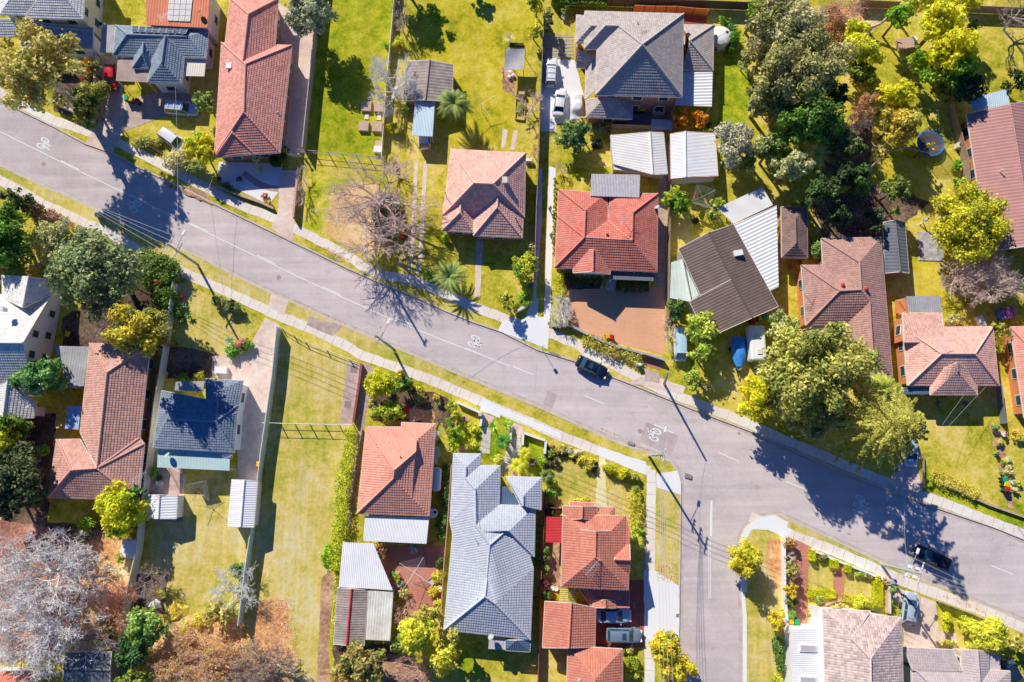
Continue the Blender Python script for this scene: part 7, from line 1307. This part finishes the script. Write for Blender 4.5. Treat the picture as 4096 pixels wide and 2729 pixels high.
shrub('D2', 1190, 400, 90, 75, 1.8, (.40, .22, .14), 'russet bush beside the white sheet roof', leaf=.11); shrub('D2', 1690, 620, 60, 70, 1.2, (.72, .55, .05), 'yellow flowers along the silver-grey house'); shrub('D2', 1650, 760, 60, 60, 1.1, (.66, .45, .05), 'orange yellow flowers lower along the silver-grey house'); shrub('D2', 1680, 880, 60, 60, 1.2, (.5, .42, .06), 'yellow green bush with pink flowers by the silver-grey house', second=(.7, .1, .25), mix=.15); shrub('D2', 1380, 780, 70, 50, 1.2, (.4, .36, .1), 'dry pot plants beside the patchwork shed'); shrub('D2', 1310, 630, 40, 45, 1, (.34, .42, .04), 'lime plant among the pots'); shrub('D2', 1700, 510, 50, 60, 1.4, (.07, .1, .03), 'dark bush in the eave shade'); shrub('D2', 1720, 160, 35, 180, 1.2, (.10, .18, .03), 'shaded greenery between the salmon and silver-grey houses'); shrub('C2', 1745, 1250, 30, 260, 1.0, (.09, .15, .04), 'shaded strip plants beside the slim water tank')
hedge('C2', '892,720 900,860 868,1000 838,1120 815,1280 818,1440 815,1568 D2:795,130 D2:775,280 D2:752,430 D2:765,560', 1.35, 1.7, (.34, .40, .03), 'long thick ivy hedge along the mown strip', .15, 'ivy_hedge', rough=.14, bulge=.25); hedge('D2', '768,640 758,900 745,1220', .35, 1.4, (.34, .38, .04), 'thin ivy line along the patchwork shed', .13, 'ivy_hedge', rough=.1); shrub('D2', 690, 420, 45, 110, .5, (.14, .32, .01), 'bright green weeds at the ivy hedge foot')
# front gardens south of the road
tree('C2', 1180, 300, 150, 135, 4.6, (.60, .54, .02), 'round yellow bush at the top of the salmon house garden', nl=22, second=(.42, .46, .02), leaf=.2); tree('C2', 1370, 300, 110, 110, 4, (.14, .2, .03), 'dark green bush right of the round yellow bush', nl=14, second=(.5, .44, .03), mix=.12); tree('C2', 1250, 560, 165, 100, 3, (.30, .36, .03), 'spreading lime green bush above the salmon roof', nl=20, leaf=.2); shrub('C2', 1400, 540, 32, 45, 2.2, (.75, .04, .02), 'red flowers on the spreading lime bush', name='flowering_plant', dens=.4, leaf=.1); shrub('C2', 1110, 490, 45, 60, 1.4, (.2, .2, .1), 'grey green tuft by the side drive')
for x, y, r, c, l in ((1518, 352, 40, (.5, .44, .05), 'small clipped yellow ball by the salmon house fence'), (1535, 435, 75, (.28, .27, .07), 'mottled bush in the pole shadow'), (1668, 412, 44, (.5, .34, .06), 'amber clipped ball by the footpath'), (1340, 225, 60, (.35, .3, .08), 'yellowish plants behind the round yellow bush'), (1410, 300, 40, (.5, .42, .04), 'yellow patch in the dark green bush')): shrub('C2', x, y, r, r * .85, 1.2, c, l)
rosette('C2', 1690, 468, 40, .8, (.3, .36, .12), 'grey green spiky plant below the amber ball'); bare_tree('C2', 1460, 580, 60, 70, 1.6, TWIG, 'small bare rose by the red flowers', depth=4); tree('C2', 1805, 500, 60, 65, 2.6, (.34, .42, .03), 'tall lime shrub, topmost of the garden column', nl=8, leaf=.16); tree('C2', 1845, 580, 40, 50, 2.6, (.5, .48, .03), 'yellow lime shrub, second of the garden column', nl=7, leaf=.16); tree('C2', 1785, 640, 48, 55, 2.4, (.2, .32, .03), 'green shrub, middle of the garden column', nl=7, leaf=.16); tree('C2', 1830, 760, 75, 95, 3.4, (.26, .36, .02), 'larger lime bush, lower in the garden column', nl=14, leaf=.18); tree('C2', 1820, 890, 50, 60, 2.2, (.3, .38, .03), 'last lime bush above the silver-grey roof', nl=7, leaf=.16)
rosette('C2', 1990, 690, 55, 1.3, (.72, .60, .05), 'yellow strappy palm on the front lawn, upper', 30, 'cordyline', 'cordyline', .12); rosette('C2', 1985, 835, 50, 1.3, (.72, .60, .05), 'yellow strappy palm on the front lawn, lower', 30, 'cordyline', 'cordyline', .12); rosette('C2', 1905, 895, 42, .9, (.5, .28, .26), 'dusky pink cordyline at the silver-grey roof', 30, 'cordyline', 'cordyline'); rosette('C2', 1925, 615, 30, .7, (.5, .22, .26), 'pink cordyline by the white wall', 24, 'cordyline', 'cordyline'); rosette('C2', 2180, 690, 60, 2.2, (.3, .42, .06), 'green yucca beside the brick path', 40); rosette('C3', 55, 680, 45, 1.8, (.3, .42, .06), 'taller yucca by the wall pier', 36); rosette('C3', 75, 640, 30, 1.4, (.36, .46, .06), 'small yucca by the wall pier', 30); palm('C3', 30, 820, 75, 2.2, (.1, .24, .03), 'dark fan palm west of the second brick path', 18, w=.3, arch=.5)
palm('C3', 228, 930, 62, 1.6, (.80, .62, .04), 'golden banana-leaf plant, upper of two', 10, 'golden_plant', 'golden plant', .34, .5); palm('C3', 155, 1040, 75, 1.7, (.82, .66, .04), 'golden banana-leaf plant, lower of two', 11, 'golden_plant', 'golden plant', .36, .5); rosette('C3', 130, 1108, 35, .7, (.5, .26, .28), 'pink cordyline at the third silver-grey hip', 26, 'cordyline', 'cordyline'); shrub('C3', -20, 1000, 50, 70, 1.2, (.5, .46, .08), 'yellow bush between the brick paths')
for x, y, r, hh, c, l in ((290, 1015, 50, 1.3, (.2, .13, .1), 'purple brown shrub on the front lawn'), (375, 1000, 58, 1.6, (.24, .33, .03), 'lime shrub left of the garden beds'), (455, 930, 36, .9, (.22, .25, .06), 'clipped olive ball, upper left of the curved bed'), (450, 960, 26, .7, (.2, .24, .05), 'smaller clipped ball just below the olive ball'), (500, 900, 45, 1, (.34, .3, .06), 'olive mound in the curved bed'), (560, 890, 55, 1.2, (.33, .31, .1), 'grey olive mound in the curved bed'), (620, 900, 40, 1, (.55, .5, .35), 'silvery white mound in the curved bed'), (700, 930, 50, .9, (.62, .5, .3), 'pale flowering mound in the curved bed'), (740, 980, 60, 1.1, (.6, .48, .05), 'yellow flower clump in the curved bed'), (810, 1010, 60, 1.2, (.55, .46, .06), 'yellow orange clump at the end of the curved bed'), (790, 1060, 40, .9, (.62, .44, .05), 'orange yellow tuft beside the cream path'), (480, 1000, 50, 1, (.14, .13, .06), 'dark mound under the curved bed'), (470, 850, 35, .8, (.4, .28, .1), 'brown tuft at the top of the curved bed')): shrub('C3', x, y, r, r * .8, hh, c, l)
rosette('C3', 640, 945, 32, .7, (.42, .5, .06), 'lime spiky tuft in the curved bed', 26); shrub('C3', 985, 1055, 75, 48, 1.4, (.42, .40, .02), 'golden clipped mound beside the cream path', dens=1.5, leaf=.11); shrub('C3', 1110, 1105, 70, 52, 1.5, (.45, .42, .02), 'golden clipped mound right of its twin', dens=1.5, leaf=.11); shrub('C3', 1200, 1140, 42, 34, 1.2, (.28, .30, .05), 'small olive ball after the golden mounds', dens=1.4, leaf=.11); shrub('C3', 1232, 1160, 30, 30, 1.1, (.25, .28, .05), 'last olive ball at the bed corner', dens=1.4, leaf=.11); shrub('C3', 1228, 1240, 38, 30, 1.1, (.22, .28, .05), 'olive ball at the top of the side hedge', dens=1.4, leaf=.11); hedge('C3', '1215,1285 1222,1400 1212,1520 1215,1640', 1.1, 1.1, (.40, .38, .04), 'loose yellow green hedge along the corner house lawn', .14, rough=.16, bulge=.3)
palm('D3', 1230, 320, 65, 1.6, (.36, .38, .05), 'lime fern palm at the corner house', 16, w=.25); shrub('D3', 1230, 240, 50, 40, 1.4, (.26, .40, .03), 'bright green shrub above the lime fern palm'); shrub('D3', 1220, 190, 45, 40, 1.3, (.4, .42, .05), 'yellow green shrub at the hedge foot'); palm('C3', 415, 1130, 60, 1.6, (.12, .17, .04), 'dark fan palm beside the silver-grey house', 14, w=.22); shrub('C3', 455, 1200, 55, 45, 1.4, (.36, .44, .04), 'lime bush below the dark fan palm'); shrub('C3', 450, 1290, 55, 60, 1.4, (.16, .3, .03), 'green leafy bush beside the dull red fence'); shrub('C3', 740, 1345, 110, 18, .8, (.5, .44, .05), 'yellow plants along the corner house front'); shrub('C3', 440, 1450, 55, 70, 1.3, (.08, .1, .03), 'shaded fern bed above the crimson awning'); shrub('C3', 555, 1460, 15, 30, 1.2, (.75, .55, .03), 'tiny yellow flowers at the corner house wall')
for y, c, l in ((400, (.12, .2, .04), 'dark shrub along the dull red fence, uppermost'), (470, (.17, .24, .05), 'green shrub along the dull red fence, second'), (560, (.2, .26, .05), 'yellow green shrub along the dull red fence, third'), (680, (.12, .035, .05), 'purple shrub along the dull red fence'), (780, (.07, .13, .03), 'dark leafy plants at the garage corner')): shrub('D3', 405, y, 52, 48, 1.6, c, l)
shrub('D3', 1170, 1285, 65, 30, 1.1, (.42, .4, .14), 'pale flowering bush beside the dark grey wagon'); hedge('D3', '1192,1345 1195,1450', 1.1, 1.2, (.25, .32, .03), 'short clipped hedge block near the coral house', dens=1.6, bulge=.04); shrub('D3', 1190, 1490, 55, 40, 1.2, (.42, .44, .05), 'yellow green shrub below the hedge block'); shrub('D3', 975, 1218, 28, 18, .8, (.6, .5, .4), 'pale flowers behind the dark grey wagon'); shrub('D3', 1110, 1290, 22, 25, 1.1, (.2, .26, .03), 'little green bush behind the pale flowering bush')
tree('D3', 1480, 1270, 155, 150, 5.2, (.74, .38, .02), 'orange and green autumn street tree, left crown', nl=24, second=(.42, .38, .02), mix=.45, leaf=.2, zc=4); tree('D3', 1600, 1450, 160, 150, 5, (.76, .42, .015), 'amber autumn street tree, right crown', nl=24, second=(.5, .4, .02), mix=.3, leaf=.2, zc=3.8); tree('D3', 2190, 460, 145, 165, 4.6, (.50, .42, .03), 'golden green wattle on the street corner', nl=24, second=(.62, .5, .05), leaf=.2)
# north side gardens
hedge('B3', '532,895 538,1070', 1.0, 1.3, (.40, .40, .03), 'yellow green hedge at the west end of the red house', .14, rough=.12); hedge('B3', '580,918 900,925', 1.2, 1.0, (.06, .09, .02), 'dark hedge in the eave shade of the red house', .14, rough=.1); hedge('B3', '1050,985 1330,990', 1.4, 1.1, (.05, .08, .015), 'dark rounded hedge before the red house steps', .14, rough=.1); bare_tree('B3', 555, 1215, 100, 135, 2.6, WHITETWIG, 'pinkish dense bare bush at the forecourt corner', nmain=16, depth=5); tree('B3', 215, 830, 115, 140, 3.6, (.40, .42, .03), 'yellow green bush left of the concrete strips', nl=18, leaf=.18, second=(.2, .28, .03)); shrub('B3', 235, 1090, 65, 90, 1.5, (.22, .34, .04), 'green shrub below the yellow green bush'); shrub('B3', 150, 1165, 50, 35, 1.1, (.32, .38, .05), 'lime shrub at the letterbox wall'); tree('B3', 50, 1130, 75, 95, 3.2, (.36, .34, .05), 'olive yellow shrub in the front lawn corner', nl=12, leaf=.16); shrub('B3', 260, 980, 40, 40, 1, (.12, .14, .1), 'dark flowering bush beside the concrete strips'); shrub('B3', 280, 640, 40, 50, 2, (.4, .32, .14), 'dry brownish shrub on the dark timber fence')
for k in range(15): shrub('B3', 488 - .9 * k, 40 + 47 * k, 14, 15, .6, (.46, .42, .1), 'tufted border plant along the red house driveway', group='tufted border plants', leaf=.12)
hedge('B3', '750,1475 850,1490 960,1540 1060,1590', 1.5, 1.0, (.38, .33, .06), 'mottled hedge outside the curved brick wall, upper run', .15, rough=.18, bulge=.3); hedge('C3', '1080,10 1170,45 1245,85', 1.3, .9, (.36, .36, .07), 'mottled hedge outside the curved brick wall, lower run', .15, rough=.18, bulge=.3); bare_tree('C3', 1010, 20, 90, 60, 1.4, TWIG, 'bare twigs at the end of the mottled hedge', depth=4)
tree('B3', 1575, 1205, 95, 105, 4, (.07, .13, .03), 'dark green layered tree beside the white van', nl=16, second=(.16, .22, .05)); tree('B3', 1795, 1400, 125, 230, 5, (.36, .42, .06), 'lime leafy tree below the skewed house', nl=26, second=(.22, .3, .04), dens=.8); tree('C3', 1800, 30, 130, 70, 4.6, (.32, .4, .06), 'lime leafy branches over the grass yard', nl=12, dens=.8); tree('C3', 1725, 250, 82, 110, 3.6, (.22, .32, .05), 'glossy green bush on the grass yard', nl=14, second=(.45, .45, .06), mix=.2, leaf=.2); shrub('C3', 1850, 335, 42, 50, 1.2, (.3, .27, .14), 'small brown bush next to the glossy bush'); bare_tree('B3', 1520, 1420, 60, 160, 3, TWIG, 'bare creeper on the grey timber fence', depth=5)
tree('B3', 1590, 255, 125, 150, 4.4, (.14, .24, .02), 'bushy green tree beside the green clothesline', nl=22, second=(.3, .36, .03), mix=.25); tree('B3', 1960, 265, 95, 60, 3.4, (.28, .32, .04), 'yellow green bush near the flat white roof', nl=10); tree('B3', 1900, 350, 65, 90, 3, (.24, .26, .06), 'olive bush left of the flat white roof', nl=10); bare_tree('B3', 1960, 400, 50, 50, 1.5, DARKTWIG, 'dark twigs at the flat white roof corner', depth=4)
tree('B4', 770, 60, 140, 130, 8, (.055, .12, .02), 'dark green tree over the shaded yard', nl=18); tree('B4', 640, 10, 150, 110, 8, (.035, .06, .02), 'shadowy tree in the shaded yard', nl=14); tree('B4', 900, 400, 80, 130, 5, (.04, .07, .03), 'deep shade bush beside the long charcoal shed', nl=10); tree('B4', 1085, 330, 45, 50, 3.4, (.14, .27, .02), 'small bright tree above the long charcoal shed', nl=7); shrub('B4', 375, 690, 55, 110, 2.6, (.13, .2, .05), 'green shrub beside the dark brown outbuilding'); shrub('B4', 230, 270, 80, 40, 2, (.12, .22, .03), 'green ivy at the top of the outbuilding'); tree('B4', 1745, 430, 325, 320, 8, (.45, .42, .025), 'big yellow green rounded tree at the right', leaf=.24, nl=54, second=(.34, .33, .03), mix=.35, zc=5, rz=2.9); tree('B4', 1960, 440, 70, 90, 6, (.55, .28, .14), 'salmon brown withered crown on the yellow green tree', nl=8, leaf=.18); bare_tree('B4', 1880, 900, 330, 230, 6, TWIG, 'tangled bare tree at the right edge', nmain=16, depth=6); tree('B4', 2030, 1380, 85, 75, 4, (.25, .24, .04), 'olive bush in the shaded right yard', nl=10); shrub('B4', 1610, 1295, 100, 55, .9, (.42, .40, .16), 'heap of leafy cuttings behind the salmon house'); tree('B4', 2180, 1010, 90, 60, 3, (.12, .24, .02), 'green patch under the tangled bare tree', nl=8)
tree('B4', 90, 1370, 145, 135, 6, (.27, .29, .09), 'rounded khaki tree below the orange brick wall', nl=20, second=(.36, .36, .12)); BIGS = (.30, .285, .075)
tree('O', 1880, 850, 124, 122, 13, (.33, .32, .075), 'big leafy street tree above the dark road shadow', leaf=.28, nl=40, dens=.9, second=(.22, .24, .05), mix=.45, zc=9.5, rz=3.6, lob=(.14, .26)); tree('O', 1800, 900, 60, 70, 8, (.22, .235, .06), 'green leafy tree left of the big street tree', nl=20, second=(.34, .33, .08)); tree('O', 1740, 915, 48, 58, 6, YEL, 'bright yellow tree at the edge of the big street tree', 'feathery_tree', nl=20, second=(.66, .5, .03), zc=4.4); tree('O', 1880, 960, 70, 50, 8, (.2, .22, .07), 'lower green crown beside the shaded footpath', nl=18)
tree('B4', 500, 1380, 60, 60, 5, (.42, .40, .12), 'pale leaf tips at the cream awning', nl=6, dens=.6); tree('C4', 150, 150, 110, 90, 8.5, (.30, .42, .03), 'fresh lime patch in the big leafy canopy', nl=10, zc=7.5)
conifer('C4', 1120, 660, 17, 6.3, (.30, .285, .06), 'star branched araucaria conifer beside the shaded road', 4.5); palm('C4', 990, 350, 150, 5.5, (.33, .36, .06), 'feather palm between the leafy tree and the araucaria', 20, w=.5)
bare_tree('C4', 420, 620, 120, 110, 3, TWIG, 'dead grey branches under the big street tree', depth=5); m = MB(); q = [at('C4', 740, 515, 1.2), at('C4', 860, 480, 1.8), at('C4', 970, 470, 2.4)]; m.tube(q[0], q[1], .2, .18, 8); m.tube(q[1], q[2], .18, .12, 8); m.tube(q[1], at('C4', 890, 455, 2.6), .1, .05, 6); setp(m.build('leaning_trunk', PALE, None, (q[0].x, q[0].y, 0), smooth=True), 'pale cut trunk lying by the feather palm', 'tree trunk'); rosette('C4', 830, 370, 75, 1.6, (.5, .3, .13), 'dry brown palm frond by the feather palm', 12)
hedge('C4', '1440,1130 1500,1150 1620,1200 1720,1245 1815,1285', 1.4, .9, (.50, .42, .07), 'loose yellow hedge along the sunny corner lawn', .14, rough=.15, bulge=.3)
for x, y, r, hh, c, l in ((1975, 690, 45, .9, (.2, .3, .08), 'green clump at the top of the right garden bed'), (2020, 830, 38, .8, (.36, .34, .06), 'olive clump in the right garden bed'), (2000, 930, 32, .9, (.2, .26, .12), 'grey green clump in the right garden bed'), (2060, 1000, 26, .7, (.3, .4, .06), 'lime agave clump in the right garden bed'), (2180, 770, 60, 1, (.6, .4, .06), 'golden flowering bush near the round white pot'), (2225, 800, 30, .9, (.34, .44, .12), 'pale succulent clump near the golden bush'), (2105, 1080, 55, .9, (.55, .42, .16), 'straw coloured shrub above the bins'), (2195, 1195, 28, .9, (.36, .4, .03), 'lime ball beside the bins'), (2150, 1250, 35, .9, (.62, .5, .22), 'pale gold ball below the bins'), (2040, 1100, 20, .5, (.26, .34, .08), 'tiny green tuft left of the bins')): shrub('C4', x, y, r, r * .85, hh, c, l)
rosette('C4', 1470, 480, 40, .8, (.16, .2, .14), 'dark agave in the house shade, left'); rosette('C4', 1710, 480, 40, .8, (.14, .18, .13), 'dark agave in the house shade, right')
# corner block
for x, y, w, d, hh, l in ((346, 432, 45, 95, 1.0, 'clipped lime hedge block, leftmost by the front wall'), (541, 508, 62, 72, 1.0, 'clipped lime hedge block beside the red path'), (662, 548, 52, 66, .9, 'clipped lime hedge block right of the red path')):
    c = at('D4', x, y, hh); a = (at('D4', x + w / 2, y, hh) - c).length * 2; b_ = (at('D4', x, y + d / 2, hh) - c).length
    hedge('D4', '%d,%d %d,%d' % (x, y - d / 2, x, y + d / 2), a, hh, (.42, .46, .01), l, .09, dens=1.7, bulge=.03, rough=.03)
hedge('D4', '305,768 550,782', 1.0, .6, (.44, .46, .01), 'long clipped lime hedge at the foot of the left lawn', .09, dens=1.7, bulge=.03, rough=.03); hedge('D4', '930,668 932,885', 1.2, .8, (.42, .45, .01), 'tall clipped lime hedge down the right lawn', .09, dens=1.7, bulge=.03, rough=.03); hedge('D4', '622,812 760,845 905,885', .9, .6, (.38, .40, .02), 'curving clipped hedge at the foot of the right lawn', .1, dens=1.5, bulge=.05, rough=.04)
shrub('D4', 135, 325, 62, 58, 1.6, (.36, .22, .07), 'russet clipped bush at the corner driveway'); tree('D4', 150, 565, 72, 90, 3, (.3, .28, .08), 'mottled shrub by the long white wall', nl=10, leaf=.16); bare_tree('D4', 150, 440, 60, 40, 2, TWIG, 'bare stems between the russet and mottled bushes', depth=4); tree('D4', 150, 750, 65, 75, 3, (.72, .42, .02), 'orange leaved bush by the long white wall', nl=10, leaf=.15, second=(.3, .26, .03)); shrub('D4', 145, 850, 70, 60, 2, (.12, .16, .03), 'dark shrub under the orange leaved bush'); palm('D4', 160, 960, 45, 1.2, (.14, .26, .04), 'green fern beside the yellow-lidded bin', 12, w=.2); tree('D4', 30, 1010, 90, 115, 3.6, (.76, .36, .015), 'orange autumn bush outside the long white wall', nl=12, leaf=.16, second=(.6, .42, .03)); shrub('D4', 45, 1280, 45, 180, 1.4, (.1, .17, .03), 'dark hedge strip along the long white wall'); shrub('D4', 30, 1540, 50, 40, 1.2, (.4, .42, .05), 'lime bush at the bottom edge by the white wall'); shrub('D4', 150, 1470, 30, 70, 1, (.5, .42, .14), 'dry border plants beside the white annexe')
shrub('D4', 800, 860, 105, 75, 1.5, (.56, .54, .04), 'bright yellow green bush over the curving hedge'); tree('D4', 1060, 740, 55, 55, 2, (.2, .27, .08), 'grey green shrub beside the silver hatchback', nl=7, leaf=.15); shrub('D4', 1040, 860, 25, 70, .9, (.2, .25, .06), 'low plants along the pale brick wall'); shrub('D4', 995, 670, 30, 40, 1.2, (.46, .24, .1), 'rusty bush at the hedge end'); shrub('D4', 935, 640, 28, 35, 1.2, (.7, .5, .03), 'yellow flowers above the tall clipped hedge'); shrub('D4', 760, 605, 40, 30, .8, (.3, .38, .05), 'lime plants behind the front wall'); shrub('D4', 840, 620, 50, 35, .8, (.34, .26, .1), 'mixed flowers behind the front wall'); shrub('D4', 430, 450, 60, 35, .8, (.2, .2, .08), 'rose bushes behind the front wall'); shrub('D4', 390, 820, 80, 35, .8, (.28, .36, .08), 'flower bed below the long lime hedge', second=(.7, .3, .3), mix=.15); shrub('D4', 590, 885, 90, 25, .5, (.62, .45, .12), 'golden plants in the arched bed'); shrub('D4', 340, 960, 40, 60, .8, (.4, .36, .14), 'mixed plants beside the annexe roof')
shrub('D4', 1538, 985, 50, 48, 1.6, (.46, .48, .02), 'clipped lime cube in the concrete bed, upper', dens=1.6, leaf=.11); shrub('D4', 1535, 1072, 50, 46, 1.6, (.44, .47, .02), 'clipped lime cube in the concrete bed, lower', dens=1.6, leaf=.11); shrub('D4', 1710, 1040, 62, 75, 1.8, (.38, .44, .02), 'lime bush behind the dark slatted fence', dens=1.3); tree('D4', 1895, 1140, 205, 165, 3.8, (.76, .66, .05), 'large pale yellow rosette leaved shrub', nl=34, second=(.52, .52, .05), leaf=.26); tree('D4', 2195, 1215, 75, 95, 3.2, (.36, .32, .08), 'olive bush at the bottom right edge', nl=10); shrub('D4', 1560, 1220, 90, 30, .9, (.5, .48, .08), 'yellow border plants before the ash grey roof'); shrub('D4', 1655, 1350, 25, 70, .9, (.4, .44, .05), 'lime strip between the ash grey roofs'); shrub('D4', 1780, 1010, 30, 40, 1.2, (.3, .36, .04), 'small green bush beside the large yellow shrub')
m = MB(); P = [at('D4', 415 + 45 * k, 905 - (70 * math.sin(math.pi * k / 8)), .12) for k in range(9)]
for a, b in zip(P, P[1:]): m.bar(a + Vector((0, 0, .12)), b + Vector((0, 0, .12)), .3, .24)
setp(m.build('garden_edging', plain('pink_edging', (.66, .38, .30), .85), None, (P[4].x, P[4].y, 0)), 'arched pink garden edging above the weathered roof', 'garden edging')
# fallen leaves as one scatter
V_, F_, C_ = [], [], []
def scatter(t, s, n, cols, size=.09, z=.03):
    P = pts(t, s, 0); xs = [p.x for p in P]; ys = [p.y for p in P]; k = 0; out = []
    while len(out) < n and k < n * 6:
        k += 1; x, y = R.uniform(min(xs), max(xs)), R.uniform(min(ys), max(ys)); ins = False
        for a, b in zip(P, P[1:] + P[:1]):
            if (a.y > y) != (b.y > y) and x < (b.x - a.x) * (y - a.y) / (b.y - a.y) + a.x: ins = not ins
        if ins: out.append((x, y, z))
    p = np.array(out); V, F = leaf_quads(p, unit(len(p), 3), NR.uniform(.5, 1.2, len(p)) * size); V_.append(V); F_.append(F + sum(len(v) for v in V_[:-1])); C_.append(np.array(cols)[NR.integers(0, len(cols), len(p))] * NR.uniform(.7, 1.25, (len(p), 1)))
OC = [(.66, .30, .08), (.74, .48, .2), (.5, .2, .08), (.78, .6, .4)]
scatter('B2', '640,100 1140,40 1110,720 850,690 600,540', 1100, OC); scatter('D1', '700,150 1110,280 1210,560 1180,980 1400,1120 2240,1000 2240,1568 1200,1568 600,1000 560,700', 6500, OC, .11); scatter('D2', '60,830 400,820 450,1568 0,1568', 2500, OC); scatter('A4', '600,60 1230,60 1000,420 700,420', 1500, OC); scatter('B2', '350,1140 850,1350 860,1330 370,1110', 260, OC, .1, -.1); scatter('B2', '1080,1462 1120,1500 1105,1440', 60, OC, .1, -.1); scatter('C2', '1700,150 2060,310 2070,290 1710,125', 160, OC, .09, -.1); scatter('C3', '880,700 1340,920 1345,890 900,690', 200, OC, .09, -.1); scatter('B2', '600,640 830,790 900,760 700,650', 220, OC, .1); scatter('D4', '1500,800 1900,960 1900,930 1530,780', 150, OC, .1); scatter('D3', '1405,500 1590,480 1590,690 1400,660', 500, OC); scatter('B4', '330,250 1000,60 1400,250 1010,560 440,560', 900, [(.3, .2, .13), (.45, .3, .2)])
o = mesh_np('fallen_leaves', np.concatenate(V_), np.concatenate(F_), np.concatenate(C_), LEAF, None, (0, 0, 0)); o['kind'] = 'stuff'; o['label'] = 'orange and tan fallen leaves on the ground'
# ---------------------------------------------------------------- daylight and camera
EL, AZ = rad(33), rad(-59.2)
L = Vector((math.cos(EL) * math.cos(AZ), math.cos(EL) * math.sin(AZ), -math.sin(EL)))
sd_ = bpy.data.lights.new('sun', 'SUN'); sd_.energy = 5.0; sd_.angle = rad(.53); sd_.color = (1, .935, .81); so = bpy.data.objects.new('sun', sd_); COL.objects.link(so); so.rotation_euler = L.to_track_quat('-Z', 'Y').to_euler(); so.location = (-60, 80, 90)
w = bpy.data.worlds.new('World'); SC.world = w; w.use_nodes = True; nt = w.node_tree; bg = nt.nodes['Background']; sky = nt.nodes.new('ShaderNodeTexSky'); sky.sky_type = 'NISHITA'; sky.sun_disc = False; sky.sun_elevation = EL; sky.sun_rotation = rad(-31); sky.dust_density = .3; sky.ozone_density = 2.0
hs = nt.nodes.new('ShaderNodeHueSaturation'); hs.inputs['Saturation'].default_value = 1.5; nt.links.new(sky.outputs[0], hs.inputs['Color']); nt.links.new(mixc(nt.nodes, nt.links, 1.0, hs.outputs[0], (.46, .72, 1.12), 'MULTIPLY'), bg.inputs[0]); bg.inputs[1].default_value = .075
cd = bpy.data.cameras.new('camera'); co = bpy.data.objects.new('camera', cd); COL.objects.link(co); cd.sensor_fit = 'HORIZONTAL'; cd.sensor_width = 36; cd.lens = FPX * 36 / 4096; cd.clip_start = 1; cd.clip_end = 3000
co.matrix_world = Matrix.Translation(CAM) @ ROT.to_4x4(); SC.camera = co
SC.render.resolution_x, SC.render.resolution_y = 1024, 682
SC.view_settings.view_transform = 'Standard'; SC.view_settings.look = 'None'; SC.view_settings.exposure = 0; SC.view_settings.gamma = 1
SC.cycles.use_denoising = True; SC.cycles.max_bounces = 6
